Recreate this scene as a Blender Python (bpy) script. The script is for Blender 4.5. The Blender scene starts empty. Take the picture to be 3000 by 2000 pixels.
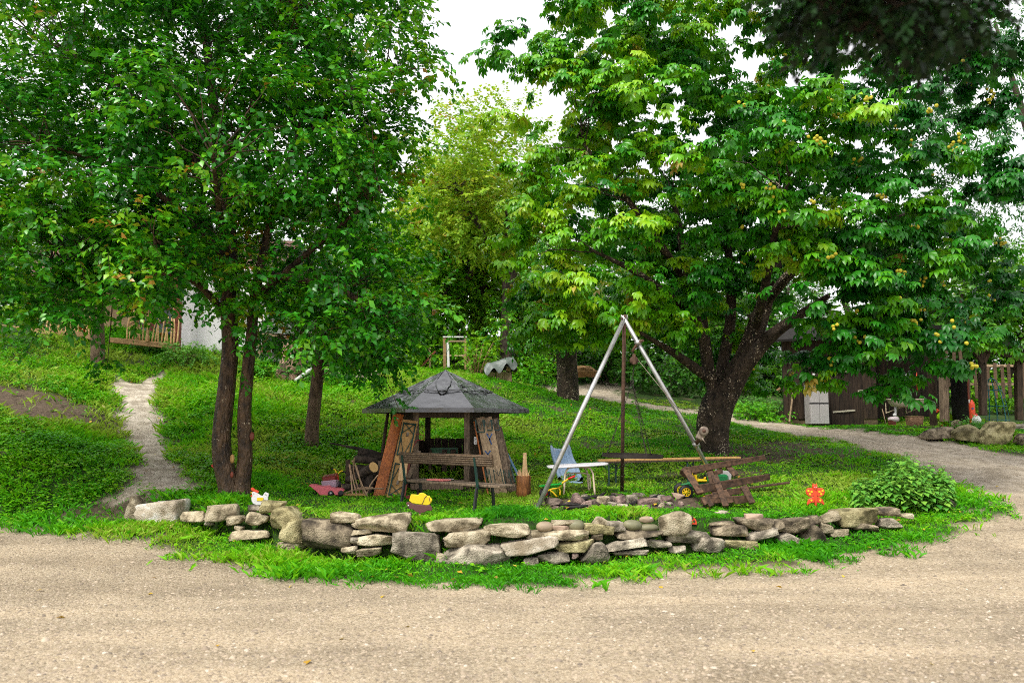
import bpy, bmesh, math, random
import numpy as np
from mathutils import Vector, Matrix, Euler
R = math.radians
SC = bpy.context.scene
COL = SC.collection
rng = np.random.default_rng(7)
random.seed(7)

# ------------------------------------------------------------------ camera, sky, sun, exposure
F = 2333.0                                   # focal length in photograph pixels (3000 wide)
EYE = 1.8
PITCH = math.atan(240 / F)
cd = bpy.data.cameras.new('camera'); cam = bpy.data.objects.new('camera', cd); COL.objects.link(cam)
cam.location = (0, 0, EYE); cam.rotation_euler = (math.pi / 2 + PITCH, 0, 0)
cd.sensor_width = 36; cd.lens = 36 * F / 3000; cd.clip_start = .05; cd.clip_end = 2000
cd.dof.use_dof = True; cd.dof.focus_distance = 13.5; cd.dof.aperture_fstop = 1.5
SC.camera = cam
w = bpy.data.worlds.new('World'); SC.world = w; w.use_nodes = True
nt = w.node_tree; bgn = nt.nodes['Background']
SUN_EL, SUN_AZ = R(56), R(220)               # azimuth clockwise from +Y: behind the camera, a little to the left
sk = nt.nodes.new('ShaderNodeTexSky'); sk.sky_type = 'NISHITA'; sk.sun_disc = False
sk.sun_elevation = SUN_EL; sk.sun_rotation = SUN_AZ; sk.air_density = 1.0; sk.dust_density = 4.0; sk.ozone_density = 1.0
hs = nt.nodes.new('ShaderNodeHueSaturation'); hs.inputs['Saturation'].default_value = .18
mx = nt.nodes.new('ShaderNodeMix'); mx.data_type = 'RGBA'; mx.inputs[0].default_value = .82
nt.links.new(sk.outputs[0], hs.inputs['Color']); nt.links.new(hs.outputs[0], mx.inputs[6])
mx.inputs[7].default_value = (5.6, 5.55, 5.75, 1)      # closed white cloud layer
nt.links.new(mx.outputs[2], bgn.inputs['Color']); bgn.inputs['Strength'].default_value = .1
sl = bpy.data.lights.new('sun', 'SUN'); sl.energy = 1.5; sl.angle = R(16); sl.color = (1, .97, .90)
so = bpy.data.objects.new('sun', sl); COL.objects.link(so)
sd_ = Vector((math.sin(SUN_AZ) * math.cos(SUN_EL), math.cos(SUN_AZ) * math.cos(SUN_EL), math.sin(SUN_EL)))
so.rotation_euler = sd_.to_track_quat('Z', 'Y').to_euler(); so.location = (0, 0, 30)
SC.view_settings.view_transform = 'Standard'; SC.view_settings.look = 'None'
SC.view_settings.exposure = 1.36; SC.view_settings.gamma = 1
SC.render.engine = 'CYCLES'
SC.cycles.use_denoising = False; SC.cycles.filter_width = 1.0
SC.cycles.max_bounces = 4; SC.cycles.diffuse_bounces = 1; SC.cycles.glossy_bounces = 2
SC.cycles.use_adaptive_sampling = True; SC.cycles.adaptive_threshold = .025
SC.cycles.transmission_bounces = 3; SC.cycles.transparent_max_bounces = 4

# ------------------------------------------------------------------ photograph pixel -> place
def at(px, py, d):
    """point at world depth y=d seen at photograph pixel (px, py)"""
    u = (px - 1500) / F; v = (1000 - py) / F
    dy = math.cos(PITCH) - v * math.sin(PITCH); dz = math.sin(PITCH) + v * math.cos(PITCH)
    t = d / dy
    return np.array([u * t, d, EYE + dz * t])
def S(d): return F / d

# ------------------------------------------------------------------ numeric noise
_perm = np.random.default_rng(3).permutation(256)
_val = np.random.default_rng(4).random(256)
def vnoise(P):
    P = np.asarray(P, float); i = np.floor(P).astype(int); f = P - i; u = f * f * (3 - 2 * f)
    out = 0
    for a in (0, 1):
        wx = u[..., 0] if a else 1 - u[..., 0]
        for b in (0, 1):
            wy = u[..., 1] if b else 1 - u[..., 1]
            for c in (0, 1):
                wz = u[..., 2] if c else 1 - u[..., 2]
                h = _perm[(i[..., 0] + a) & 255]; h = _perm[(h + i[..., 1] + b) & 255]; h = _perm[(h + i[..., 2] + c) & 255]
                out = out + wx * wy * wz * _val[h]
    return out
def fbm(P, o=3):
    P = np.asarray(P, float); s = 0; a = .5; t = 0
    for k in range(o):
        s = s + a * vnoise(P * 2 ** k + 17.3 * k); t += a; a *= .5
    return s / t
def n2(x, y, sc, o=3, z=0): return fbm(np.stack([np.asarray(x) * sc, np.asarray(y) * sc, np.zeros_like(np.asarray(x, float)) + z], -1), o)
def sstep(a, b, x):
    t = np.clip((x - a) / (b - a), 0, 1); return t * t * (3 - 2 * t)
def nrm(v): return v / np.maximum(np.linalg.norm(v, axis=-1, keepdims=True), 1e-9)

# ------------------------------------------------------------------ objects
def link(o, parent=None):
    COL.objects.link(o)
    if parent is not None: o.parent = parent
    return o
def tag(o, label=None, cat=None, group=None, kind=None):
    if label: o['label'] = label
    if cat: o['category'] = cat
    if group: o['group'] = group
    if kind: o['kind'] = kind
    return o
def thing(name, label, cat, loc=(0, 0, 0), rz=0, group=None):
    o = bpy.data.objects.new(name, None); o.empty_display_size = .1
    o.location = tuple(loc); o.rotation_euler = (0, 0, rz); link(o)
    return tag(o, label, cat, group)
def fastmesh(name, V, Fc, mat=None, attrs=None, smooth=False):
    """V (n,3); Fc (m,k) array"""
    V = np.ascontiguousarray(V, np.float32); Fc = np.ascontiguousarray(Fc, np.int32); m, k = Fc.shape
    me = bpy.data.meshes.new(name); me.vertices.add(len(V)); me.vertices.foreach_set('co', V.ravel())
    me.loops.add(m * k); me.loops.foreach_set('vertex_index', Fc.ravel())
    me.polygons.add(m); me.polygons.foreach_set('loop_start', np.arange(0, m * k, k, dtype=np.int32))
    if smooth: me.polygons.foreach_set('use_smooth', np.ones(m, bool))
    for n, a in (attrs or {}).items():
        at_ = me.attributes.new(n, 'FLOAT', 'POINT'); at_.data.foreach_set('value', np.ascontiguousarray(a, np.float32))
    me.update(calc_edges=True)
    if mat: me.materials.append(mat)
    return me
def fastobj(name, V, Fc, mat=None, parent=None, attrs=None, smooth=False):
    return link(bpy.data.objects.new(name, fastmesh(name, V, Fc, mat, attrs, smooth)), parent)

class MB:
    """collects shapes; build() links them as one mesh object"""
    def __init__(s): s.v = []; s.f = []; s.sm = []
    def add(s, V, Fs, smooth=False):
        o = len(s.v); s.v += [tuple(map(float, p)) for p in V]
        for f in Fs: s.f.append(tuple(i + o for i in f)); s.sm.append(smooth)
        return s
    def box(s, c, size, rot=None, taper=1.0, jit=0):
        c = np.array(c, float); h = np.array(size, float) / 2; V = []
        for z in (-1, 1):
            k = taper if z > 0 else 1
            for x, y in ((-1, -1), (1, -1), (1, 1), (-1, 1)): V.append([x * h[0] * k, y * h[1] * k, z * h[2]])
        V = np.array(V)
        if jit: V = V + rng.normal(0, jit, V.shape)
        if rot is not None: V = V @ np.array(Euler(rot).to_matrix()).T
        return s.add(V + c, [(3, 2, 1, 0), (4, 5, 6, 7), (0, 1, 5, 4), (1, 2, 6, 5), (2, 3, 7, 6), (3, 0, 4, 7)])
    def beam(s, p0, p1, wd, th, wdir=(1, 0, 0), taper=1.0, jit=0):
        """bar from p0 to p1, width wd along wdir, thickness th"""
        p0 = np.array(p0, float); p1 = np.array(p1, float); a = nrm(p1 - p0)
        wv = np.array(wdir, float); wv = nrm(wv - a * np.dot(wv, a)); tv = np.cross(a, wv); V = []
        for p, k in ((p0, 1), (p1, taper)):
            for i, j in ((-1, -1), (1, -1), (1, 1), (-1, 1)): V.append(p + wv * wd / 2 * i * k + tv * th / 2 * j * k)
        V = np.array(V)
        if jit: V = V + rng.normal(0, jit, V.shape)
        return s.add(V, [(3, 2, 1, 0), (4, 5, 6, 7), (0, 1, 5, 4), (1, 2, 6, 5), (2, 3, 7, 6), (3, 0, 4, 7)])
    def tube(s, pts, rad, n=8, cap=True, smooth=True):
        P = np.array(pts, float); m = len(P); rad = np.full(m, rad) if np.isscalar(rad) else np.array(rad, float)
        T = np.zeros_like(P); T[1:-1] = P[2:] - P[:-2]; T[0] = P[1] - P[0]; T[-1] = P[-1] - P[-2]; T = nrm(T)
        up = np.array([0, 0, 1.]) if abs(T[0][2]) < .9 else np.array([1., 0, 0]); V = []
        a = nrm(np.cross(T[0], up))
        for i in range(m):
            a = nrm(a - T[i] * np.dot(a, T[i])); b = np.cross(T[i], a)
            for k in range(n):
                t = 2 * math.pi * k / n; V.append(P[i] + rad[i] * (a * math.cos(t) + b * math.sin(t)))
        Fs = [(i * n + k, i * n + (k + 1) % n, (i + 1) * n + (k + 1) % n, (i + 1) * n + k) for i in range(m - 1) for k in range(n)]
        s.add(V, Fs, smooth)
        if cap:
            o = len(s.v) - len(V); s.f.append(tuple(o + k for k in range(n))[::-1]); s.sm.append(False)
            s.f.append(tuple(o + (m - 1) * n + k for k in range(n))); s.sm.append(False)
        return s
    def lathe(s, prof, c=(0, 0, 0), n=16, axis='z', smooth=True, cap=True):
        V = []; c = np.array(c, float)
        for r, z in prof:
            for k in range(n):
                t = 2 * math.pi * k / n; p = (r * math.cos(t), r * math.sin(t), z)
                if axis == 'x': p = (p[2], p[0], p[1])
                if axis == 'y': p = (p[0], p[2], p[1])
                V.append(c + p)
        m = len(prof)
        s.add(V, [(i * n + k, i * n + (k + 1) % n, (i + 1) * n + (k + 1) % n, (i + 1) * n + k) for i in range(m - 1) for k in range(n)], smooth)
        o = len(s.v) - len(V)
        if not cap: return s
        if prof[0][0] > 1e-4: s.f.append(tuple(o + k for k in range(n))[::-1]); s.sm.append(False)
        if prof[-1][0] > 1e-4: s.f.append(tuple(o + (m - 1) * n + k for k in range(n))); s.sm.append(False)
        return s
    def plate(s, outline, th, o=(0, 0, 0), ux=(1, 0, 0), uy=(0, 0, 1)):
        """flat cut-out board: 2-D outline in the plane (ux, uy), thickness th towards the normal"""
        o = np.array(o, float); ux = np.array(ux, float); uy = np.array(uy, float); nn = np.cross(ux, uy)
        n = len(outline); V = []
        for k in (-.5, .5):
            for x, y in outline: V.append(o + ux * x + uy * y + nn * th * k)
        Fs = [tuple(range(n))[::-1], tuple(range(n, 2 * n))] + [(i, (i + 1) % n, n + (i + 1) % n, n + i) for i in range(n)]
        return s.add(V, Fs)
    def build(s, name, mat, parent=None, bevel=0, label=None):
        me = bpy.data.meshes.new(name); me.from_pydata(s.v, [], s.f)
        me.polygons.foreach_set('use_smooth', s.sm)
        bm = bmesh.new(); bm.from_mesh(me)
        bmesh.ops.recalc_face_normals(bm, faces=bm.faces)
        if bevel: bmesh.ops.bevel(bm, geom=[e for e in bm.edges if len(e.link_faces) == 2 and e.calc_face_angle(0) > .6], offset=bevel, segments=1, affect='EDGES', clamp_overlap=True)
        bm.to_mesh(me); bm.free()
        me.materials.append(mat)
        ob = link(bpy.data.objects.new(name, me), parent)
        if label: ob['label'] = label
        return ob
def arc(cx, cy, r, a0, a1, n=10, ry=None):
    return [(cx + r * math.cos(R(a0 + (a1 - a0) * i / n)), cy + (ry or r) * math.sin(R(a0 + (a1 - a0) * i / n))) for i in range(n + 1)]
def spline(pts, m=6):
    P = np.array(pts, float); out = []
    E = np.vstack([2 * P[0] - P[1], P, 2 * P[-1] - P[-2]])
    for i in range(1, len(E) - 2):
        for k in range(m):
            t = k / m; a, b, c, d = E[i - 1], E[i], E[i + 1], E[i + 2]
            out.append(.5 * (2 * b + (c - a) * t + (2 * a - 5 * b + 4 * c - d) * t * t + (3 * b - a - 3 * c + d) * t ** 3))
    out.append(P[-1]); return np.array(out)

# ------------------------------------------------------------------ materials
def newmat(name):
    m = bpy.data.materials.new(name); m.use_nodes = True; return m, m.node_tree, m.node_tree.nodes['Principled BSDF']
def mat(name, c1, c2=None, scale=6, stretch=(1, 1, 1), rough=.8, bump=0, metal=0, spec=.3, rnd=0, c3=None, lo=.35, hi=.65, detail=6, bdist=.01, fine=0):
    m, t, b = newmat(name); N = t.nodes.new; L = t.links.new
    b.inputs['Roughness'].default_value = rough; b.inputs['Metallic'].default_value = metal; b.inputs['Specular IOR Level'].default_value = spec
    c2 = c2 or tuple(x * .75 for x in c1)
    tc = N('ShaderNodeTexCoord'); mp = N('ShaderNodeMapping'); mp.inputs['Scale'].default_value = stretch
    oi = N('ShaderNodeObjectInfo'); va = N('ShaderNodeVectorMath'); va.operation = 'ADD'
    ml = N('ShaderNodeMath'); ml.operation = 'MULTIPLY'; ml.inputs[1].default_value = 37.0
    L(oi.outputs['Random'], ml.inputs[0]); L(tc.outputs['Object'], mp.inputs['Vector']); L(mp.outputs[0], va.inputs[0]); L(ml.outputs[0], va.inputs[1])
    nz = N('ShaderNodeTexNoise'); nz.inputs['Scale'].default_value = scale; nz.inputs['Detail'].default_value = detail; nz.inputs['Roughness'].default_value = .62
    L(va.outputs[0], nz.inputs['Vector'])
    rp = N('ShaderNodeValToRGB'); e = rp.color_ramp.elements; e[0].position = lo; e[1].position = hi; e[0].color = (*c2, 1); e[1].color = (*c1, 1)
    if c3: x = e.new((lo + hi) / 2 + .02); x.color = (*c3, 1)
    L(nz.outputs['Fac'], rp.inputs[0]); out = rp.outputs[0]
    if rnd:
        hv = N('ShaderNodeHueSaturation'); mr = N('ShaderNodeMapRange'); mr.inputs[3].default_value = 1 - rnd; mr.inputs[4].default_value = 1 + rnd
        L(oi.outputs['Random'], mr.inputs[0]); L(mr.outputs[0], hv.inputs['Value']); L(out, hv.inputs['Color']); out = hv.outputs[0]
    L(out, b.inputs['Base Color'])
    if bump:
        bp = N('ShaderNodeBump'); bp.inputs['Strength'].default_value = bump; bp.inputs['Distance'].default_value = bdist; src = nz.outputs['Fac']
        if fine:
            n3 = N('ShaderNodeTexNoise'); n3.inputs['Scale'].default_value = fine; n3.inputs['Detail'].default_value = 4; L(va.outputs[0], n3.inputs['Vector'])
            ad = N('ShaderNodeMath'); ad.operation = 'ADD'; L(src, ad.inputs[0]); L(n3.outputs['Fac'], ad.inputs[1]); src = ad.outputs[0]
        L(src, bp.inputs['Height']); L(bp.outputs[0], b.inputs['Normal'])
    return m
def leafmat(name, cols, trans=.3, rough=.42, spec=.35, tcol=None):
    """leaf colour from the leaf's own 'tint' (each leaf a little different)"""
    m, t, b = newmat(name); N = t.nodes.new; L = t.links.new
    a = N('ShaderNodeAttribute'); a.attribute_name = 'tint'
    rp = N('ShaderNodeValToRGB'); e = rp.color_ramp.elements
    for i, (p, c) in enumerate(cols):
        x = e[i] if i < 2 else e.new(p)
        x.position = p; x.color = (*c, 1)
    L(a.outputs['Fac'], rp.inputs[0]); L(rp.outputs[0], b.inputs['Base Color'])
    b.inputs['Roughness'].default_value = rough; b.inputs['Specular IOR Level'].default_value = spec
    tr = N('ShaderNodeBsdfTranslucent'); hv = N('ShaderNodeHueSaturation'); hv.inputs['Hue'].default_value = .485; hv.inputs['Value'].default_value = 1.3
    L(rp.outputs[0], hv.inputs['Color']); L(hv.outputs[0], tr.inputs['Color'])
    ms = N('ShaderNodeMixShader'); ms.inputs[0].default_value = trans
    L(b.outputs[0], ms.inputs[1]); L(tr.outputs[0], ms.inputs[2]); L(ms.outputs[0], t.nodes['Material Output'].inputs['Surface'])
    return m

# ------------------------------------------------------------------ terrain
# control points: photograph pixel and distance; yard side of the stone wall (A) and the raised side (B)
ROAD = [(2900, 1470, 13), (3000, 1385, 16), (2700, 1312, 19), (2450, 1264, 22), (2150, 1222, 25), (1900, 1165, 28.5), (1720, 1132, 30.5), (1570, 1136, 29.5),
        (3300, 1390, 16), (2800, 1400, 15.6), (2600, 1325, 17.8), (3050, 1500, 12.5)]
CA = [(0, 2000, 5.5), (1500, 2000, 5.5), (3000, 2000, 5.5), (-900, 1700, 9.1), (0, 1700, 9.1), (0, 1540, 12.4), (-600, 1530, 12.6), (380, 1540, 12.0), (800, 1645, 10.75), (1300, 1672, 10.3),
      (1800, 1652, 10.6), (2300, 1592, 11.5), (2750, 1530, 12.2), (2900, 1660, 9.9), (3700, 1640, 10)] + ROAD
CB = [(1000, 1500, 12), (800, 1528, 11.2), (1300, 1530, 10.8), (1800, 1530, 11), (2300, 1510, 11.9), (1300, 1495, 12.2), (1540, 1490, 12.3), (1750, 1470, 13), (2150, 1470, 13),
      (2400, 1488, 12.7), (2650, 1445, 13.8), (1300, 1445, 14.3), (1050, 1445, 14.2), (1680, 1402, 15.3), (1500, 1420, 14.9), (1850, 1425, 14.7), (1320, 1385, 16), (1400, 1110, 24.5), (1100, 1112, 24), (900, 1122, 23.5), (1700, 1190, 23),
      (1850, 1300, 19), (1600, 1300, 18.5), (1300, 1200, 21), (910, 1315, 17.4), (900, 1400, 15), (2090, 1325, 17), (2270, 1345, 16.5), (2450, 1345, 16.2), (690, 1452, 13), (370, 1452, 12.9),
      (430, 1300, 17), (430, 1090, 22.5), (0, 1250, 15.5), (0, 1400, 13.3), (0, 1130, 18), (0, 965, 23), (300, 1035, 23), (600, 1045, 24), (800, 1090, 23.5), (700, 1250, 18), (700, 1150, 20.5),
      (-700, 1180, 16), (-700, 960, 22), (2400, 1243, 26), (2850, 1302, 20), (2990, 1238, 25), (2300, 1200, 27), (2000, 1150, 32), (2600, 1252, 23.3), (3300, 1250, 24),
      (200, 1490, 12.6), (330, 1480, 12.7), (0, 1520, 12.7), (2750, 1480, 12.9), (2870, 1500, 12.6), (2780, 1450, 13.6)] + ROAD
FAR = [(-30, 20, 4.5), (-30, 40, 7), (-8, 34, 5.2), (4, 36, 4.5), (14, 38, 3.2), (30, 30, 2.4), (30, 50, 4), (-10, 55, 9), (8, 60, 7.5), (30, 12, .8), (-30, 8, .6), (-25, 0, 0), (25, 0, 0), (0, 0, 0), (0, -8, 0)]
def tps(pts, lam=.02):
    P = np.array(pts); X = P[:, :2]; n = len(P)
    def U(r2): return np.where(r2 > 0, .5 * r2 * np.log(np.maximum(r2, 1e-12)), 0)
    K = U(((X[:, None] - X[None]) ** 2).sum(-1)) + lam * np.eye(n); Q = np.hstack([np.ones((n, 1)), X])
    A = np.block([[K, Q], [Q.T, np.zeros((3, 3))]]); c = np.linalg.solve(A, np.concatenate([P[:, 2], np.zeros(3)]))
    def f(x, y):
        x = np.asarray(x, float); y = np.asarray(y, float); sh = x.shape; x = x.ravel(); y = y.ravel(); out = np.empty(len(x))
        for i in range(0, len(x), 40000):
            xx = x[i:i + 40000]; yy = y[i:i + 40000]
            r2 = (xx[:, None] - X[None, :, 0]) ** 2 + (yy[:, None] - X[None, :, 1]) ** 2
            out[i:i + 40000] = U(r2) @ c[:n] + c[n] + c[n + 1] * xx + c[n + 2] * yy
        return out.reshape(sh)
    return f
fA = tps([at(*p) for p in CA] + [p for p in FAR if p[1] < 15])
fB = tps([at(*p) for p in CB] + FAR)
WALLPX = [(-400, 13.2), (250, 12.9), (330, 12.7), (480, 12.3), (700, 11.5), (900, 10.95), (1100, 10.65), (1500, 10.5), (1900, 10.75), (2200, 11.15), (2500, 11.75), (2700, 12.2), (2900, 12.6)]
WX = np.array([(p - 1500) / F * d for p, d in WALLPX]); WY = np.array([d for p, d in WALLPX])
def wally(x): return np.interp(x, WX, WY)
def h_exact(x, y):
    x = np.asarray(x, float); y = np.asarray(y, float)
    sd = y - wally(x); wide = np.maximum(sstep(-5.4, -6.6, x), sstep(5.6, 6.6, x))
    k = sstep(.24 - wide * 1.1, .48 + wide * .8, sd)
    a = fA(x, np.minimum(y, 16)); b = fB(x, np.clip(y, -5, 60)); z = a * (1 - k) + b * k
    far = np.maximum(sstep(45, 90, np.hypot(x, y)), sstep(24, 40, np.abs(x)))
    zf = np.clip((y - 8) * .09, 0, 9)
    return z * (1 - far) + zf * far
def fine(a, b, st): return np.arange(a, b + 1e-6, st)
gx = np.concatenate([-np.geomspace(400, 15.5, 24), fine(-15, 17, .125), np.geomspace(17.5, 400, 24)])
gy = np.concatenate([-np.geomspace(60, 4.5, 8), fine(-4, 3.8, .6), fine(4, 31, .125), np.geomspace(31.6, 600, 26)])
GX, GY = np.meshgrid(gx, gy, indexing='ij')
HZ = h_exact(GX, GY)
def hz(x, y, H=None):
    H = HZ if H is None else H
    x = np.clip(np.asarray(x, float), gx[0], gx[-1] - 1e-6); y = np.clip(np.asarray(y, float), gy[0], gy[-1] - 1e-6)
    i = np.clip(np.searchsorted(gx, x, 'right') - 1, 0, len(gx) - 2); j = np.clip(np.searchsorted(gy, y, 'right') - 1, 0, len(gy) - 2)
    u = (x - gx[i]) / (gx[i + 1] - gx[i]); v = (y - gy[j]) / (gy[j + 1] - gy[j])
    return H[i, j] * (1 - u) * (1 - v) + H[i + 1, j] * u * (1 - v) + H[i, j + 1] * (1 - u) * v + H[i + 1, j + 1] * u * v
def ground(px, py, dmax=60):
    """where the line of sight through a pixel meets the terrain"""
    d = np.arange(4, dmax, .02); a = at(px, py, 1.0); e = np.array([0, 0, EYE]); v = a - e
    P = e + v * d[:, None]; hit = np.nonzero(P[:, 2] <= hz(P[:, 0], P[:, 1]))[0]
    return P[hit[0]] if len(hit) else P[-1]
def zat(p): return np.array([p[0], p[1], float(hz(p[0], p[1]))])
def sdpoly(poly, x, y):
    """signed distance, negative inside"""
    x = np.asarray(x, float); y = np.asarray(y, float); d = np.full(x.shape, 1e9); ins = np.zeros(x.shape, bool)
    for (ax, ay), (bx, by) in zip(poly, poly[1:] + poly[:1]):
        ex, ey = bx - ax, by - ay; t = np.clip(((x - ax) * ex + (y - ay) * ey) / (ex * ex + ey * ey + 1e-12), 0, 1)
        d = np.minimum(d, np.hypot(x - ax - t * ex, y - ay - t * ey))
        c = ((ay > y) != (by > y)) & (x < (bx - ax) * (y - ay) / (by - ay + 1e-12) + ax); ins ^= c
    return np.where(ins, -d, d)
def wpoly(pts, k=1 / .784): return [tuple(ground(x * k, y * k)[:2]) for x, y in pts]
edge = wpoly([(0, 1203), (180, 1215), (270, 1222), (390, 1240), (470, 1275), (600, 1295), (700, 1320), (900, 1338), (1170, 1335), (1400, 1320), (1640, 1308), (1800, 1285),
              (2000, 1262), (2180, 1225), (2280, 1192), (2280, 1165), (2200, 1112), (2120, 1080), (2040, 1047), (1900, 1008), (1750, 987), (1690, 973), (1600, 955), (1450, 932), (1330, 908), (1215, 889)])
edge2 = wpoly([(1235, 884), (1330, 880), (1400, 874), (1480, 875), (1445, 890), (1432, 905), (1480, 922), (1600, 938), (1700, 953), (1800, 967), (2000, 990), (2150, 1010), (2352, 1046)])
gravel_poly = [(-40, edge[0][1] + .3)] + edge + edge2 + [(14, edge2[-1][1] - .3), (40, 16), (40, -30), (-40, -30)]
path_poly = wpoly([(235, 1152), (298, 1112), (312, 1060), (292, 1000), (268, 930), (243, 882), (262, 868), (318, 884), (345, 866), (384, 852), (362, 885), (362, 930), (382, 1000), (398, 1050), (430, 1095), (475, 1118), (420, 1136), (340, 1136), (290, 1150)])
pit_c = ground(1800, 1475); earth_c = ground(60, 1165); shade_c = ground(2310, 1315); front_c = ground(2200, 1652); left_c = ground(250, 1505)
def masks(x, y):
    n1 = n2(x, y, 1.1, 3) - .5; nf = n2(x, y, 5, 3, 5) - .5
    g = sstep(.24, -.24, sdpoly(gravel_poly, x, y) + n1 * 1.0 + nf * 1.3)
    p = sstep(.14, -.14, sdpoly(path_poly, x, y) - .03 + n1 * .4 + nf * .5)
    q = n2(x, y, 1.7, 3, 9)
    dirt = sstep(1.15, .85, np.hypot((x - pit_c[0]) / 1.5, (y - pit_c[1]) / .78) + n1 * .6)
    dirt = np.maximum(dirt, sstep(1.2, .7, np.hypot((x - earth_c[0]) / 1.9, (y - earth_c[1]) / 1.3) + n1 * 1.3))
    dirt = np.maximum(dirt, .8 * sstep(1.2, .6, np.hypot((x - shade_c[0]) / 2.2, (y - shade_c[1]) / 1.6) + n1 * 2))
    dirt = np.maximum(dirt, .9 * sstep(1.2, .6, np.hypot((x - front_c[0]) / 1.2, (y - front_c[1]) / .22) + n1 * 1))
    dirt = np.maximum(dirt, .85 * sstep(1.2, .6, np.hypot((x - left_c[0]) / 1.3, (y - left_c[1]) / .45) + n1 * 1.2))
    dirt = np.maximum(dirt, .7 * sstep(.68, .8, q) * (y > 14))
    return g, p, dirt
MG, MP, MD = masks(GX, GY)
lay = np.maximum(MG, MP)
rel = (n2(GX, GY, 1.6, 3, 2) - .5) * .16 * (1 - lay) + (n2(GX, GY, .9, 2, 3) - .5) * .05 * lay - .035 * lay
# wheel ruts and wash-outs on the climbing road
rel += lay * (n2(GX * 1.0, GY, 2.2, 3, 8) - .5) * .09 * sstep(13, 17, GY)
HZ2 = HZ + rel * sstep(120, 60, np.hypot(GX, GY))
def hg(x, y): return hz(x, y, HZ2)
HZ = HZ2
# ------------------------------------------------------------------ ground materials and sheets
def ground_material():
    m, t, b = newmat('ground_earth_grass_gravel'); N = t.nodes.new; L = t.links.new
    geo = N('ShaderNodeNewGeometry'); pos = geo.outputs['Position']
    def noise(sc, det=5, rgh=.6):
        n = N('ShaderNodeTexNoise'); n.inputs['Scale'].default_value = sc; n.inputs['Detail'].default_value = det; n.inputs['Roughness'].default_value = rgh
        L(pos, n.inputs['Vector']); return n.outputs['Fac']
    def ramp(src, *st):
        r = N('ShaderNodeValToRGB'); e = r.color_ramp.elements
        for i, (p, c) in enumerate(st):
            x = e[i] if i < 2 else e.new(p); x.position = p; x.color = (*c, 1)
        L(src, r.inputs[0]); return r.outputs[0]
    def mix(f, a, c, mode='MIX'):
        n = N('ShaderNodeMix'); n.data_type = 'RGBA'; n.blend_type = mode
        (L(f, n.inputs[0]) if not isinstance(f, float) else setattr(n.inputs[0], 'default_value', f))
        L(a, n.inputs[6]); L(c, n.inputs[7]); return n.outputs[2]
    def attr(nm): a = N('ShaderNodeAttribute'); a.attribute_name = nm; return a.outputs['Fac']
    # gravel: stones of mixed colours between paler and browner worn areas
    vo = N('ShaderNodeTexVoronoi'); vo.inputs['Scale'].default_value = 46; L(pos, vo.inputs['Vector'])
    vo2 = N('ShaderNodeTexVoronoi'); vo2.inputs['Scale'].default_value = 95; L(pos, vo2.inputs['Vector'])
    sep = N('ShaderNodeSeparateColor'); L(vo.outputs['Color'], sep.inputs[0]); sep2 = N('ShaderNodeSeparateColor'); L(vo2.outputs['Color'], sep2.inputs[0])
    st1 = ramp(sep.outputs[0], (0, (.22, .175, .12)), (.35, (.42, .34, .24)), (.75, (.54, .445, .325)), (.95, (.64, .565, .46)), (.08, (.14, .105, .08)))
    st2 = ramp(sep2.outputs[1], (0, (.28, .225, .16)), (.5, (.46, .375, .27)), (1, (.60, .515, .395)))
    grv = mix(.5, st1, st2)
    wear = ramp(noise(.5, 7, .65), (.32, (.62, .60, .57)), (.5, (.88, .855, .80)), (.66, (1.03, .99, .92)))
    grv = mix(1.0, grv, wear, 'MULTIPLY')
    mpv = N('ShaderNodeMapping'); mpv.inputs['Scale'].default_value = (.16, 1.1, 1); mpv.inputs['Rotation'].default_value = (0, 0, .12); L(pos, mpv.inputs['Vector'])
    nst = N('ShaderNodeTexNoise'); nst.inputs['Scale'].default_value = 1.3; nst.inputs['Detail'].default_value = 5; L(mpv.outputs[0], nst.inputs['Vector'])
    grv = mix(1.0, grv, ramp(nst.outputs['Fac'], (.36, (.80, .79, .77)), (.5, (.97, .97, .96)), (.64, (1.10, 1.09, 1.07))), 'MULTIPLY')      # wheel-worn streaks
    # wash of pale lime dust on the climbing tracks
    pale = ramp(noise(3.0, 8, .7), (.42, (.30, .26, .20)), (.58, (.70, .63, .52)))
    grv = mix(attr('track'), grv, mix(.62, grv, pale))
    grs = ramp(noise(9, 6), (.3, (.016, .03, .006)), (.6, (.03, .075, .008)), (.8, (.06, .06, .022)))
    drt = ramp(noise(14, 8, .7), (.3, (.045, .03, .02)), (.55, (.12, .085, .055)), (.75, (.20, .155, .11)))
    ash = ramp(noise(20, 8, .7), (.35, (.02, .018, .016)), (.6, (.11, .095, .08)), (.8, (.2, .18, .16)))
    drt = mix(attr('ash'), drt, ash)
    col = mix(attr('dirt'), grs, drt); col = mix(attr('gravel'), col, grv)
    L(col, b.inputs['Base Color']); b.inputs['Roughness'].default_value = .9; b.inputs['Specular IOR Level'].default_value = .25
    bp = N('ShaderNodeBump'); bp.inputs['Strength'].default_value = .9; bp.inputs['Distance'].default_value = .012
    ad = N('ShaderNodeMath'); ad.operation = 'SUBTRACT'; L(noise(60, 5, .7), ad.inputs[0]); L(vo.outputs['Distance'], ad.inputs[1])
    L(ad.outputs[0], bp.inputs['Height']); L(bp.outputs[0], b.inputs['Normal'])
    return m
GM = ground_material()
nx, ny = GX.shape
idx = np.arange(nx * ny).reshape(nx, ny)
quads = np.stack([idx[:-1, :-1], idx[1:, :-1], idx[1:, 1:], idx[:-1, 1:]], -1).reshape(-1, 4)
Vg = np.stack([GX, GY, HZ], -1).reshape(-1, 3)
pitd = sstep(1.1, .5, np.hypot((GX - pit_c[0]) / 1.3, (GY - pit_c[1]) / .6))
track = np.maximum(MP, .6 * sstep(13.2, 15, GY))
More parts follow.
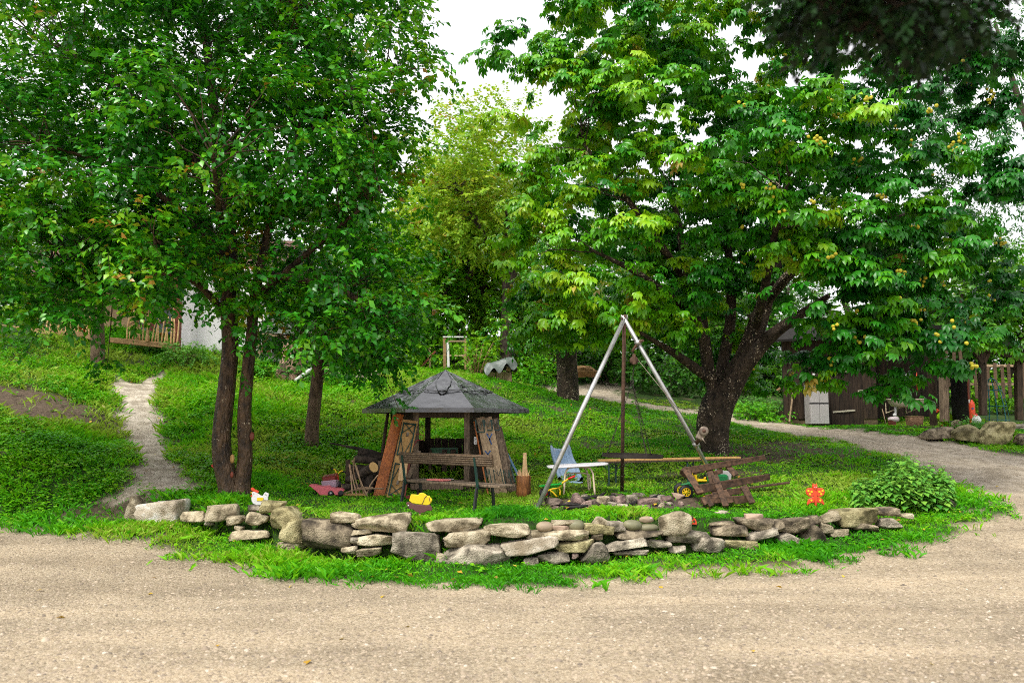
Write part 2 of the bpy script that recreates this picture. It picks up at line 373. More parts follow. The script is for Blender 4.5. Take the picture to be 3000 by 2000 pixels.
cx = GX[:-1, :-1].ravel() + .06; cy = GY[:-1, :-1].ravel() + .06
gq = MG[:-1, :-1].ravel() > .5; pq = MP[:-1, :-1].ravel() > .5
roadq = gq & ((cx > 5.2) & (cy > 12.2 - 0 * cx)) & (cy < 40)
for nm, sel in (('gravel_road', roadq), ('gravel_yard', gq & ~roadq), ('footpath', pq & ~gq), ('ground', ~gq & ~pq)):
    q = quads[sel]; u, inv = np.unique(q, return_inverse=True)
    o = fastobj(nm, Vg[u], inv.reshape(-1, 4), GM, attrs={'gravel': lay.ravel()[u], 'dirt': MD.ravel()[u], 'ash': pitd.ravel()[u], 'track': track.ravel()[u]}, smooth=True)
    tag(o, kind='structure')

# ------------------------------------------------------------------ rocks
_bm = bmesh.new(); bmesh.ops.create_icosphere(_bm, subdivisions=3, radius=1); _bm.verts.ensure_lookup_table()
ICO3 = (np.array([v.co for v in _bm.verts]), np.array([[v.index for v in f.verts] for f in _bm.faces])); _bm.free()
_bm = bmesh.new(); bmesh.ops.create_cube(_bm, size=2); bmesh.ops.subdivide_edges(_bm, edges=_bm.edges[:], cuts=8, use_grid_fill=True); bmesh.ops.triangulate(_bm, faces=_bm.faces[:]); _bm.verts.ensure_lookup_table(); _bm.verts.index_update()
CUB = (np.array([v.co for v in _bm.verts]), np.array([[v.index for v in f.verts] for f in _bm.faces])); _bm.free()
_bm = bmesh.new(); bmesh.ops.create_icosphere(_bm, subdivisions=2, radius=1); _bm.verts.ensure_lookup_table()
ICO2 = (np.array([v.co for v in _bm.verts]), np.array([[v.index for v in f.verts] for f in _bm.faces])); _bm.free()
def rock_verts(size, kind='block', seed=0, ico=ICO3, rough=.05):
    r = np.random.default_rng(seed); V = ico[0].copy(); e = {'block': 18., 'round': 2.2, 'dome': 8., 'point': 8.0, 'slab': 16.}[kind]
    s = (np.abs(V) ** e).sum(1) ** (1 / e); V = V / s[:, None]
    for k in range({'block': 9, 'round': 1, 'dome': 8, 'point': 8, 'slab': 9}[kind]):        # broken faces
        n = nrm(r.normal(size=3)); lim = r.uniform(.82, 1.2); dd = V @ n - lim; V = V - np.maximum(dd, 0)[:, None] * n * .95
    if kind == 'dome': V[:, 0] *= 1 - .45 * ((V[:, 2] + 1) / 2) ** 1.3; V[:, 0] += .12 * r.normal() * V[:, 2]
    if kind == 'point': V[:, 0] *= 1 - .72 * ((V[:, 2] + 1) / 2); V[:, 0] += .2 * r.normal() * (V[:, 2] + 1) / 2
    if kind in ('block', 'slab'):
        V[:, 0] *= 1 + .10 * r.normal() * V[:, 2]; V[:, 2] += .12 * r.normal() * V[:, 0]; V[:, 2] *= 1 + .16 * r.normal() * V[:, 0]; V[:, 1] *= 1 + .15 * r.normal() * V[:, 2]
    o = r.uniform(0, 50, 3); amp = rough if kind != 'round' else rough * .35
    V = V + nrm(V) * ((fbm(V * 2.1 + o, 2) - .5) * amp * 1.5 + (fbm(V * np.array([2.2, 2.2, 7]) + o, 3) - .5) * amp * 3.6)[:, None]
    ext = np.abs(V).max(0); V = V / ext
    return V * np.array(size) / 2
def rock(name, c, size, kind, mat_, parent=None, seed=0, rz=0, tilt=0, ico=None, smooth=False, rough=.05):
    ico = ico if ico is not None and kind == 'round' else (ICO3 if kind == 'round' else CUB)
    V = rock_verts(size, kind, seed, ico, rough) @ np.array(Euler((0, tilt, rz)).to_matrix()).T
    pl = np.array(parent.location) if parent is not None else np.zeros(3)
    o = fastobj(name, V, ico[1], mat_, parent, smooth=smooth or kind == 'round'); o.location = tuple(np.array(c) - pl); return o
def stonemat(nm, c1, c2, c3, sc=5, lo=.32, hi=.68):
    return mat(nm, c1, c2, scale=sc, rough=.85, bump=.9, rnd=.22, c3=c3, lo=lo + .07, hi=hi - .08, bdist=.03, fine=55, detail=12)
ST = {'tan': stonemat('tan_limestone', (.58, .50, .35), (.14, .11, .065), (.42, .35, .23)),
      'grey': stonemat('grey_limestone', (.54, .475, .365), (.10, .085, .062), (.35, .30, .225)),
      'dark': stonemat('dark_weathered_stone', (.38, .31, .21), (.055, .043, .03), (.20, .16, .105)),
      'moss': stonemat('yellow_lichen_stone', (.50, .44, .24), (.13, .11, .05), (.35, .30, .15)),
      'pale': stonemat('pale_chalky_stone', (.72, .68, .60), (.30, .24, .16), (.52, .45, .34), sc=3.5),
      'cob': mat('brown_cobble', (.36, .27, .18), (.20, .16, .11), scale=3, rough=.55, rnd=.2, bump=.2),
      'cobg': mat('olive_cobble', (.24, .22, .13), (.12, .12, .07), scale=3, rough=.5, rnd=.2, bump=.2),
      'brick': mat('worn_brick', (.45, .33, .24), (.30, .21, .15), scale=9, rough=.9, bump=.5),
      'pink': stonemat('reddish_fieldstone', (.42, .30, .25), (.12, .08, .07), (.28, .19, .16)),
      'black': stonemat('sooty_fieldstone', (.20, .15, .12), (.03, .025, .022), (.11, .08, .065))}
WALLST = """140 285 110 290 point tan 6|235 530 145 325 block pale 6|545 705 215 285 slab tan 6|705 905 170 285 block tan 6|860 980 235 310 slab tan 6|985 1140 220 310 block tan 6|1010 1085 170 215 slab grey 6|1075 1240 140 225 slab moss 6|1145 1360 185 335 dome moss 6|885 1150 345 420 slab tan 6|1195 1390 425 490 slab tan 6|1225 1395 270 435 block moss 6|1395 1715 280 475 block dark 6|1580 1765 212 298 block tan 6|1715 2090 240 362 block tan 6|1715 1850 335 372 slab tan 6|1770 2005 372 444 slab tan 6|1705 1790 385 450 block grey 6|1750 1910 460 525 slab tan 6|2005 2310 345 568 block grey 6|1650 1750 450 505 block tan 6|705 760 270 312 block grey 6|905 965 312 345 slab tan 6|125 475 265 355 slab tan 7|240 535 350 465 block tan 7|510 820 305 388 slab tan 7|175 705 440 622 dome grey 7|880 985 285 352 round cob 7|985 1145 272 310 slab tan 7|985 1095 306 346 slab brick 7|1097 1200 272 347 round cobg 7|830 1220 340 405 slab tan 7|655 1010 398 512 slab pale 7|1205 1400 300 372 slab moss 7|1330 1480 280 350 slab grey 7|1268 1380 252 302 point tan 7|1415 1730 335 402 slab dark 7|1480 1600 275 342 round cobg 7|1575 1710 300 350 round cobg 7|1590 1680 248 292 round cob 7|1010 1265 408 494 slab moss 7|1340 1620 408 480 slab grey 7|1740 1940 215 387 block tan 7|1755 2075 345 432 slab grey 7|1640 1800 412 464 slab grey 7|1160 1390 435 584 point grey 7|885 1090 498 574 slab grey 7|785 885 530 604 block grey 7|1325 1400 585 626 slab tan 7|1415 1640 478 522 slab grey 7|1790 1900 450 504 slab grey 7|1965 2180 395 494 block grey 7|2180 2390 408 484 block moss 7|2080 2240 280 312 slab dark 7|2095 2330 308 382 block dark 7|180 240 500 562 block tan 7|1120 1165 495 536 block pink 7|1250 1330 368 412 slab dark 7|385 630 380 462 slab dark 8|440 552 348 388 slab brick 8|450 650 458 522 slab grey 8|635 870 375 482 block dark 8|855 945 358 422 block dark 8|965 1080 335 402 block tan 8|1065 1345 318 432 slab moss 8|1010 1140 455 504 slab tan 8|1140 1350 400 474 block dark 8|1355 1500 380 454 block grey 8|650 840 480 584 block grey 8|800 995 420 548 point dark 8|950 1035 410 484 block tan 8|1335 1490 300 362 slab dark 8|1515 1600 345 384 slab tan 8|560 700 395 470 block dark 8"""
wall_loc = np.array([0, 10.5, 0.])
wall = thing('dry_stone_wall', 'low curved dry stone wall of rough limestone along the gravel yard', 'wall', wall_loc)
for i, ln in enumerate(WALLST.split('|')):
    a = ln.split(); z = [float(q) for q in a[:4]]; ox, oy = {'6': (300, 1400), '7': (1200, 1400), '8': (2000, 1350)}[a[6]]
    x0, x1 = ox + z[0] / 2.352, ox + z[1] / 2.352; y0, y1 = oy + z[2] / 2.352, oy + z[3] / 2.352
    d = float(wally((.5 * (x0 + x1) - 1500) / F * 11.2)) + .06
    zb = at(x0, y1, d)[2]; zg = float(hz(at(.5 * (x0 + x1), y1, d)[0], d - .5)); d += np.clip(zb - zg, 0, .7) * .28
    c = at(.5 * (x0 + x1), .5 * (y0 + y1), d); wd = (x1 - x0) / S(d) * 1.13; ht = (y1 - y0) / S(d) * 1.06
    dep = np.clip(.8 * math.sqrt(wd * ht) * 1.3, .14, .5)
    tilt = {12: 0, 41: -.2, 60: -.3, 63: -.12, 32: -.1}.get(i, rng.normal(0, .04))
    rock('stone', c + np.array([0, dep * .28, -.035]), (wd, dep, ht), a[4], ST[a[5]], wall, seed=100 + i, rz=rng.normal(0, .08), tilt=tilt)
egg = MB().lathe([(0, -.02), (.035, -.012), (.045, 0), (.035, .015), (0, .022)], at(1903, 1521, 11.0) + np.array([0, 0, .015]), 10)
o = egg.build('painted_pebble', mat('pink_paint', (.8, .4, .55), rough=.5)); tag(o, 'small pink painted pebble lying on a round cobble of the wall', 'pebble')

# ------------------------------------------------------------------ wood and metal
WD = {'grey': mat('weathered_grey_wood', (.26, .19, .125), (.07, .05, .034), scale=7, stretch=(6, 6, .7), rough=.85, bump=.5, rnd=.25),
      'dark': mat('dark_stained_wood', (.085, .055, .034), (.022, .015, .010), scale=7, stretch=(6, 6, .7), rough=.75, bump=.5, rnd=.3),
      'dark_x': mat('wet_dark_wood', (.15, .092, .05), (.035, .022, .013), scale=7, stretch=(.7, 7, 7), rough=.6, bump=.6, rnd=.3),
      'orange': mat('orange_varnished_pine', (.52, .16, .035), (.27, .075, .018), scale=5, stretch=(5, 5, .5), rough=.45, bump=.2, rnd=.12, spec=.45),
      'tan': mat('tan_plywood', (.50, .30, .11), (.33, .185, .06), scale=5, stretch=(5, 5, .6), rough=.6, bump=.2, rnd=.15),
      'pale': mat('pale_fresh_wood', (.72, .50, .27), (.50, .30, .14), scale=8, stretch=(6, 6, .8), rough=.75, bump=.5),
      'brown': mat('faded_brown_board', (.48, .35, .21), (.25, .17, .10), scale=6, stretch=(6, 6, .6), rough=.8, bump=.4, rnd=.2),
      'log': mat('dark_log_bark', (.10, .075, .055), (.02, .016, .013), scale=9, stretch=(1, 1, 1), rough=.9, bump=1, rnd=.3, bdist=.03),
      'logend': mat('sawn_log_end', (.66, .43, .17), (.5, .30, .11), scale=6, rough=.8),
      'bark': mat('stump_bark_strips', (.34, .13, .035), (.06, .026, .012), scale=6, stretch=(4, 4, .6), rough=.6, bump=.6),
      'stick': mat('peeled_stick', (.46, .31, .19), (.24, .15, .09), scale=8, stretch=(3, 3, .6), rough=.7, rnd=.25),
      'pallet': mat('rotten_pallet_wood', (.125, .068, .038), (.028, .017, .011), scale=6, stretch=(3, 3, 3), rough=.75, bump=.7, rnd=.3),
      'char': mat('charred_wood', (.035, .03, .027), (.008, .008, .008), scale=16, rough=.7, bump=1),
      'fence': mat('sun_bleached_timber', (.50, .31, .15), (.25, .145, .07), scale=6, stretch=(.8, 5, 5), rough=.8, bump=.4, rnd=.2),
      'hazel': mat('peeled_hazel_rod', (.80, .55, .27), (.62, .38, .16), scale=6, rough=.6, rnd=.12),
      'redbrown': mat('red_brown_painted_wood', (.22, .055, .03), (.14, .035, .02), scale=6, rough=.5)}
MT = {'galv': mat('galvanised_pipe', (.55, .55, .54), (.36, .35, .33), scale=7, rough=.4, metal=.75, bump=.1),
      'rust': mat('rusted_pipe', (.15, .085, .055), (.07, .04, .03), scale=10, rough=.75, metal=.3, bump=.3),
      'blackm': mat('black_painted_steel', (.02, .022, .022), (.012, .013, .013), rough=.45, spec=.5),
      'green': mat('dark_green_enamel', (.012, .055, .042), (.008, .035, .028), rough=.45, spec=.5, rnd=.2),
      'cream': mat('chipped_cream_enamel', (.76, .63, .44), (.64, .51, .34), scale=9, rough=.5, rnd=.1, lo=.3, hi=.5),
      'white': mat('white_laminate', (.80, .76, .80), (.72, .68, .72), scale=3, rough=.35),
      'chain': mat('dark_chain_iron', (.05, .04, .035), (.03, .025, .02), rough=.6, metal=.4),
      'alu': mat('dull_cast_aluminium', (.34, .28, .22), (.12, .09, .07), scale=14, rough=.55, metal=.5)}
PL = {k: mat(n, c, tuple(x * .86 for x in c), scale=4, rough=rr, spec=.5) for k, n, c, rr in (
      ('red', 'red_plastic', (.62, .02, .015), .4), ('yellow', 'yellow_plastic', (.80, .52, .005), .4), ('green', 'green_plastic', (.01, .40, .045), .35),
      ('pink', 'faded_pink_plastic', (.72, .14, .17), .45), ('blue', 'pale_blue_plastic', (.30, .44, .62), .28), ('black', 'black_rubber', (.012, .012, .013), .6),
      ('maroon', 'maroon_plastic', (.20, .025, .02), .4), ('lilac', 'lilac_grey_plastic', (.46, .32, .40), .4), ('white', 'white_paint', (.80, .79, .77), .5),
      ('dgreen', 'deep_green_plastic', (.008, .17, .045), .35), ('orange', 'orange_red_paint', (.75, .075, .02), .5), ('ypaint', 'yellow_paint', (.85, .62, .01), .5),
      ('plum', 'plum_brown_paint', (.13, .045, .045), .6), ('navy', 'blue_paint', (.02, .085, .26), .5), ('skyblue', 'faded_blue_paint', (.09, .19, .30), .6),
      ('lime', 'lime_green_paint', (.30, .62, .01), .4), ('teal', 'teal_coated_wire', (.02, .20, .22), .4), ('grey', 'grey_plastic', (.45, .42, .41), .5),
      ('wire_red', 'red_cord', (.42, .02, .05), .6), ('clear', 'cloudy_white_bag', (.72, .60, .60), .3), ('rose', 'rose_plastic', (.75, .22, .20), .4))}

def leaning(parent, name, p0, p1, wd, th, m, wdir=(1, .15, 0), bevel=.004, taper=1, jit=0):
    pl = np.array(parent.location) if parent is not None else 0
    return MB().beam(np.array(p0) - pl, np.array(p1) - pl, wd, th, wdir, taper, jit).build(name, m, parent, bevel)

# ------------------------------------------------------------------ gazebo
gz0 = zat(at(1303, 1400, 15.6)); gz0[2] = .60
gaz = thing('gazebo', 'six-sided wooden garden hut with a black tarpaulin roof', 'gazebo', gz0)
apx = np.array([0, 0, 2.23]); ez = 1.475
RC = [(-.60, -1.35), (.62, -1.35), (1.63, .0), (.62, 1.35), (-.60, 1.35), (-1.63, .03)]
TARP = mat('black_wet_tarpaulin', (.036, .037, .04), (.02, .021, .023), scale=3, rough=.2, bump=.5, spec=1.0, bdist=.03, fine=9)
TARP.node_tree.nodes['Principled BSDF'].inputs['Coat Weight'].default_value = .8; TARP.node_tree.nodes['Principled BSDF'].inputs['Coat Roughness'].default_value = .12
roofo = None
def surf(k, s, t, lift=0):
    a = np.array([*RC[k], ez]); b = np.array([*RC[(k + 1) % 6], ez]); p = (a * (1 - t) + apx * t) * (1 - s) + (b * (1 - t) + apx * t) * s
    amp = (.13 if t > .43 else .03) * min(1, 12 * s * (1 - s)) * (1 if k != 0 else .8) * (1 - t) ** .5
    wr = (fbm(np.array([p * np.array([9, 9, 22]) + k * 9]), 3)[0] - .5) * amp
    nv = np.cross(b - a, apx - a); nv = nv / np.linalg.norm(nv)
    return p + nv * (wr + lift + (.012 if t > .43 else 0)) + np.array([0, 0, -.05 * 4 * s * (1 - s) * (1 - t)])
for k in range(6):
    a = np.array([*RC[k], ez]); b = np.array([*RC[(k + 1) % 6], ez])
    n = 26; V = [surf(k, j / n, i / n) for i in range(n + 1) for j in range(n + 1)]
    m_ = n + 1; Fs = [(i * m_ + j, i * m_ + j + 1, (i + 1) * m_ + j + 1, (i + 1) * m_ + j) for i in range(n) for j in range(n)]
    rp_ = MB().add(V, Fs, True).build('roof_panel', TARP, gaz)
    if k == 0: roofo = rp_
    if k: MB().tube([surf(k, q, .435, .01) for q in np.linspace(0, 1, 14)], .008, 5).build('seam', TARP, rp_)
    # hanging hem and boarded soffit
    ins = .9
    MB().beam(a + (0, 0, -.035), b + (0, 0, -.035), .08, .012, (0, 0, 1)).build('hem', TARP, rp_)
    MB().add([a * (1, 1, 0) * .985 + (0, 0, ez - .03), b * (1, 1, 0) * .985 + (0, 0, ez - .03), b * (.5, .5, 0) + (0, 0, ez + .02), a * (.5, .5, 0) + (0, 0, ez + .02)], [(0, 1, 2, 3)]).build('soffit', WD['dark'], rp_)
# overlapping patches of tarpaulin on the front slope
def vedge(t): return np.interp(t, [.36, .42, .74, 1], [.5, .40, .10, .02])
V = []; nn_ = 16
for i in range(nn_ + 1):
    t = .38 + .6 * i / nn_; e = vedge(t)
    for j in range(13): V.append(surf(0, e + (1 - 2 * e) * j / 12, t, .016))
MB().add(V, [(i * 13 + j, i * 13 + j + 1, (i + 1) * 13 + j + 1, (i + 1) * 13 + j) for i in range(nn_) for j in range(12)], True).build('tarpaulin_flap', TARP, roofo)
for sd in (0, 1):
    MB().tube([surf(0, vedge(t) if sd == 0 else 1 - vedge(t), t, .02) for t in np.linspace(.38, .97, 14)], .007, 5).build('seam', TARP, roofo)
MB().tube([surf(0, q, .435, .012) for q in np.linspace(0, 1, 16)], .008, 5).build('seam', TARP, roofo)
PC = [(-.47, -.8), (.47, -.8), (1.0, 0), (.42, .8), (-.42, .8), (-1.0, 0)]
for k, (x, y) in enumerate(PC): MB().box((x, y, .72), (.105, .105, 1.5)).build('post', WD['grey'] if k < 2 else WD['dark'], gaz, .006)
for k in range(6):
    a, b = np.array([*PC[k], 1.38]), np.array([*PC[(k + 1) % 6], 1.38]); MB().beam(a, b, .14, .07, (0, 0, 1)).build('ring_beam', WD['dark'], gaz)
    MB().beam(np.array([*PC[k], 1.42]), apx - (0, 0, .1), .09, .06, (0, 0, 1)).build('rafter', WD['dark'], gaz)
for (a, b, hh) in ((2, 3, .98), (3, 4, .88), (4, 5, .84), (5, 0, 1.32), (1, 2, 1.32)):  # hidden front side walls raised to full height to keep light out
    A_, B_ = np.array(PC[a]), np.array(PC[b]); nB = 6
    for j in range(nB):
        t0, t1 = j / nB, (j + 1) / nB; p = A_ * (1 - t0) + B_ * t0; q = A_ * (1 - t1) + B_ * t1; q = p + (q - p) * .96; mid = (p + q) / 2; ln = np.linalg.norm(q - p)
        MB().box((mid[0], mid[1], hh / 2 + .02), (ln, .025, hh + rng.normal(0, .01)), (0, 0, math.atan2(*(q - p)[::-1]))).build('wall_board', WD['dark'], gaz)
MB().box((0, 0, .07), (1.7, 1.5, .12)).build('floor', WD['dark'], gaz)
MB().box((-.05, -.98, .16), (1.0, .2, .045)).build('bench_board', WD['grey'], gaz, .004); MB().box((-.05, -1.07, .075), (.95, .035, .12)).build('bench_board', WD['grey'], gaz, .004)
MB().box((-.05, -.99, .20), (.6, .16, .012)).build('cloth', PL['clear'], gaz)
MB().box((-.03, .55, .52), (.95, .35, .04)).build('shelf', WD['grey'], gaz)
for x in (-.30, -.02, .15): MB().box((x, .1, .35), (.1 if x > -.3 else .06, .03, .7)).build('upright', WD['dark_x'], gaz, .003)
# things kept in and around it
bx = np.array([-.05, .5, .545]) + gz0; gb = thing('crate', 'green wooden crate standing inside the garden hut', 'crate', bx)
for y in (-.13, .13): MB().box((0, y, .085), (.55, .02, .17)).build('side_board', PL['dgreen'], gb)
for x in (-.275, .275): MB().box((x, 0, .085), (.02, .26, .17)).build('end_board', WD['tan'], gb)
MB().box((0, 0, .012), (.53, .24, .02)).build('bottom', WD['tan'], gb)
sw = thing('switch_plate', 'small white switch plate on the hut post', 'switch', at(1393, 1290, 14.72)); MB().box((0, -.0, 0), (.055, .012, .14)).build('plate', PL['white'], sw, .003)
for z in (-.035, .03): MB().box((0, -.01, z), (.02, .012, .03)).build('button', PL['grey'], sw)
cordp = [at(*p) for p in ((1215, 1276, 14.66), (1222, 1272, 14.66), (1240, 1274, 14.66), (1240, 1288, 14.66), (1222, 1290, 14.66), (1210, 1310, 14.4), (1190, 1345, 14.1))]
o = MB().tube(spline(cordp, 5), .006, 5).build('red_cord', PL['wire_red']); tag(o, 'thin red cord tied around the hut post', 'cord')
def P3(x, y, d): return at(x, y, d)
# left side: leaning boards
def board(name, label, b, t, wd, th, m, wdir=(1, .1, 0), cat='board'):
    o = thing(name, label, cat, P3(*b)); leaning(o, 'board', P3(*b), P3(*t), wd, th, m, wdir); return o
board('leaning_plank', 'broad orange varnished plank leaning on the hut, leftmost', (1107, 1462, 13.9), (1168, 1212, 14.75), .19, .035, WD['orange'], (1, .25, 0))
board('leaning_plank', 'narrow dark plank leaning beside the orange one', (1128, 1462, 14.0), (1183, 1240, 14.8), .075, .04, WD['brown'], (1, .4, 0))
board('leaning_plank', 'thin blue edged board between the dark plank and the folded table', (1119, 1440, 14.05), (1160, 1310, 14.5), .03, .03, PL['navy'], (1, .4, 0))
def folded_table(name, label, b, t, wd, wm, lm):
    o = thing(name, label, 'folding table', P3(*b)); p0 = np.zeros(3); p1 = P3(*t) - P3(*b); a = nrm(p1); wv = nrm(np.array([1, .12, 0]) - a * np.dot(a, [1, .12, 0])); nv = np.cross(a, wv)
    if nv[1] > 0: nv = -nv
    L_ = np.linalg.norm(p1); MB().beam(p0, p1, wd, .028, wv).build('table_top', wm, o, .004)
    def pt(u, s, lift=.035): return p0 + a * u * L_ + wv * s * wd + nv * lift
    for lo_, hi_, tip in ((.02, .42, .36), (.52, .95, .6)):
        g = thing_part = MB()
        for s in (-.38, .38): g.beam(pt(lo_, s), pt(hi_, s), .022, .018, wv)
        for u in (lo_ + .01, hi_ - .01): g.beam(pt(u, -.38), pt(u, .38), .02, .016, a)
        if tip > .5:
            g.beam(pt(hi_, -.36), pt(hi_ - .14, .36), .012, .012, wv); g.beam(pt(hi_, .36), pt(hi_ - .14, -.36), .012, .012, wv); g.beam(pt(hi_ - .2, -.36), pt(lo_, 0), .012, .012, wv); g.beam(pt(hi_ - .2, .36), pt(lo_, 0), .012, .012, wv)
        else:
            g.beam(pt(lo_, -.36), pt(lo_ + .13, .36), .012, .012, wv); g.beam(pt(lo_, .36), pt(lo_ + .13, -.36), .012, .012, wv); g.beam(pt(lo_ + .18, -.36), pt(hi_, 0), .012, .012, wv); g.beam(pt(lo_ + .18, .36), pt(hi_, 0), .012, .012, wv)
        g.build('folding_leg', lm, o)
        MB().beam(pt((lo_ + hi_) / 2 + (.04 if tip > .5 else -.06), 0, .03), pt((lo_ + hi_) / 2 + (.09 if tip > .5 else -.01), 0, .03), .04, .02, wv).build('latch', MT['alu'], o)
    return o
folded_table('folded_table', 'folded beer table with tan top leaning left of the hut door', (1156, 1460, 13.75), (1203, 1231, 14.55), .28, WD['tan'], MT['green'])
board('driftwood', 'pale gnarled driftwood piece leaning on the folded table', (1177, 1408, 13.7), (1185, 1345, 13.75), .13, .06, WD['pale'], cat='driftwood')
board('leaning_plank', 'dark slat standing right of the driftwood', (1182, 1465, 13.7), (1203, 1330, 14.1), .05, .03, WD['redbrown'])
board('leaning_plank', 'grey slat behind the bench end', (1196, 1400, 13.75), (1228, 1320, 14.1), .07, .025, WD['grey'])
board('leaning_plank', 'short dark red beam lying behind the snail figure', (1190, 1455, 13.4), (1232, 1455, 13.4), .05, .05, PL['maroon'], (0, 0, 1))
board('leaning_plank', 'thin brown slat in front of the hut step', (1222, 1470, 13.2), (1226, 1432, 13.3), .045, .04, WD['dark'])
# right side: boards and folded benches
board('leaning_plank', 'thin orange slat leaning against the right hut post', (1432, 1458, 14.1), (1389, 1235, 14.75), .025, .03, WD['orange'], (1, -.2, 0))
bd1 = board('leaning_board', 'wide faded board with a blue mark right of the hut door', (1453, 1452, 14.15), (1407, 1222, 14.8), .15, .025, WD['brown'], (1, -.2, 0))
bd2 = board('leaning_board', 'wide board with tall blue mark, second from the hut post', (1476, 1456, 14.25), (1429, 1222, 14.85), .15, .025, WD['brown'], (1, -.2, 0))
board('leaning_board', 'pale split board leaning at the right of the blue marked ones', (1498, 1458, 14.35), (1450, 1225, 14.9), .12, .03, WD['grey'], (1, -.2, 0))
board('leaning_board', 'greyish narrow board at the end of the leaning stack', (1509, 1440, 14.4), (1462, 1250, 14.9), .09, .02, WD['grey'], (1, -.3, 0))
board('leaning_plank', 'faded blue lath propped at the outer end of the stack', (1520, 1395, 14.5), (1483, 1322, 14.9), .04, .03, PL['skyblue'], (1, -.3, 0))
board('leaning_plank', 'dark lath beside the faded blue one', (1512, 1440, 14.45), (1475, 1310, 14.9), .035, .03, WD['dark'], (1, -.3, 0))
board('leaning_plank', 'green metal rail propped beside the chopping stump', (1509, 1412, 14.4), (1495, 1360, 14.6), .03, .03, MT['green'], (1, -.3, 0))
def vleg(name, label, pts, d):
    o = thing(name, label, 'folding leg', P3(*pts[0], d)); b0 = np.array(o.location)
    L_, R_, B1, B2, tip = [P3(*p, d) - b0 for p in pts]
    g = MB(); g.beam(L_, B1, .016, .02); g.beam(R_, B2, .016, .02); g.beam(B1, B2, .02, .02, (0, 0, 1)); g.beam(L_, tip, .009, .012); g.beam(R_, tip, .009, .012); g.build('frame', MT['green'], o)
    MB().beam((L_ + R_) / 2, (L_ + R_) / 2 * .6 + (B1 + B2) / 2 * .4, .014, .014).build('catch', MT['alu'], o)
vleg('folding_leg', 'green folded bench leg hanging nearest the hut post', [(1392, 1228), (1415, 1228), (1396, 1264), (1420, 1266), (1408, 1258)], 14.66)
vleg('folding_leg', 'green folded bench leg hanging in the middle of the boards', [(1418, 1228), (1438, 1228), (1422, 1258), (1442, 1260), (1431, 1250)], 14.7)
vleg('folding_leg', 'green folded bench leg hanging outermost on the boards', [(1441, 1228), (1459, 1228), (1443, 1258), (1464, 1260), (1453, 1252)], 14.74)
vleg('folding_leg', 'blue-green folded bench leg low down by the seat end', [(1420, 1372), (1432, 1372), (1428, 1420), (1442, 1422), (1430, 1400)], 14.05)
vleg('folding_leg', 'green folded bench leg low down between the boards', [(1446, 1376), (1466, 1372), (1452, 1424), (1476, 1424), (1462, 1392)], 14.1)
vleg('folding_leg', 'green folded bench leg low down at the stack end', [(1474, 1376), (1490, 1376), (1482, 1424), (1500, 1426), (1490, 1400)], 14.2)
for nm, px, py, d, h in (('blue_mark', 1429, 1330, 14.37, .13), ('blue_mark', 1434, 1285, 14.62, .2)):
    par = bd1 if px == 1429 else bd2; p = P3(px, py, d) - np.array(par.location); g = MB()
    for s in (-1, 1): g.beam(p + (s * .05, -.012, h / 2), p + (0, -.012, 0), .022, .004); g.beam(p + (s * .04, -.012, -h / 2), p + (0, -.012, 0), .022, .004)
    g.build(nm, PL['navy'], par)
o = thing('leaning_post', 'dark crooked pole propped at the back left of the hut', 'post', P3(1121, 1330, 15.3)); MB().tube(np.array([P3(1121, 1335, 15.3), P3(1122, 1315, 15.3), P3(1137, 1205, 15.5)]) - np.array(o.location), [.03, .035, .03], 7).build('pole', WD['dark'], o)
o = thing('leaning_post', 'thin dark strap hanging left of the orange plank', 'strap', P3(1148, 1250, 15.2)); MB().tube(np.array([P3(1150, 1245, 15.2), P3(1146, 1215, 15.3)]) - np.array(o.location), .02, 6).build('strap', WD['dark'], o)

# ------------------------------------------------------------------ park bench (seen from behind)
A_ = zat(at(1180, 1480, 13.0)); B_ = zat(at(1393, 1502, 12.0)); mid = (A_ + B_) / 2; rz = math.atan2(B_[1] - A_[1], B_[0] - A_[0])
pb = thing('park_bench', 'old wooden bench with grooved backrest and dark metal legs before the hut', 'bench', mid, rz); hl = np.linalg.norm(B_ - A_) / 2
bk = MB().box((.13, .0, .76), (2 * hl + .42, .035, .175), (R(8), 0, 0)).build('backrest', WD['dark_x'], pb, .005)
for k in range(5): MB().box((.13, -.022 + .0245 * (k - 2) * -.14 * 1, .76 + (k - 2) * .032), (2 * hl + .41, .012, .014), (R(8), 0, 0)).build('groove_rib', WD['grey'], bk)
for k, y in enumerate((.12, .245, .37)): MB().box((.16, y, .385), (2 * hl + .5, .112, .035)).build('seat_board', WD['grey'], pb, .005)
for s in (-hl, hl):
    MB().beam((s, .03, .36), (s, -.035, 0), .032, .05, (1, 0, 0)).build('leg', MT['blackm'], pb, .004)
    MB().beam((s, .38, .36), (s, .42, 0), .032, .05, (1, 0, 0)).build('leg', MT['blackm'], pb, .004)
    MB().beam((s, .03, .352), (s, .43, .352), .032, .03, (1, 0, 0)).build('seat_bearer', MT['blackm'], pb, .003)
    MB().beam((s, .05, .33), (s, -.03, .80), .04, .028, (1, 0, 0)).build('back_support', MT['green'], pb, .003)
o = thing('seat_mat', 'faded pink plastic lid lying on the bench seat', 'lid', tuple(Matrix.Translation(tuple(mid)) @ Matrix.Rotation(rz, 4, 'Z') @ Vector((-.22, .24, .406))), rz)
MB().box((0, 0, .012), (.36, .2, .022)).build('lid', PL['rose'], o, .005); MB().box((.02, -.02, .026), (.1, .05, .006)).build('ridge', PL['rose'], o)

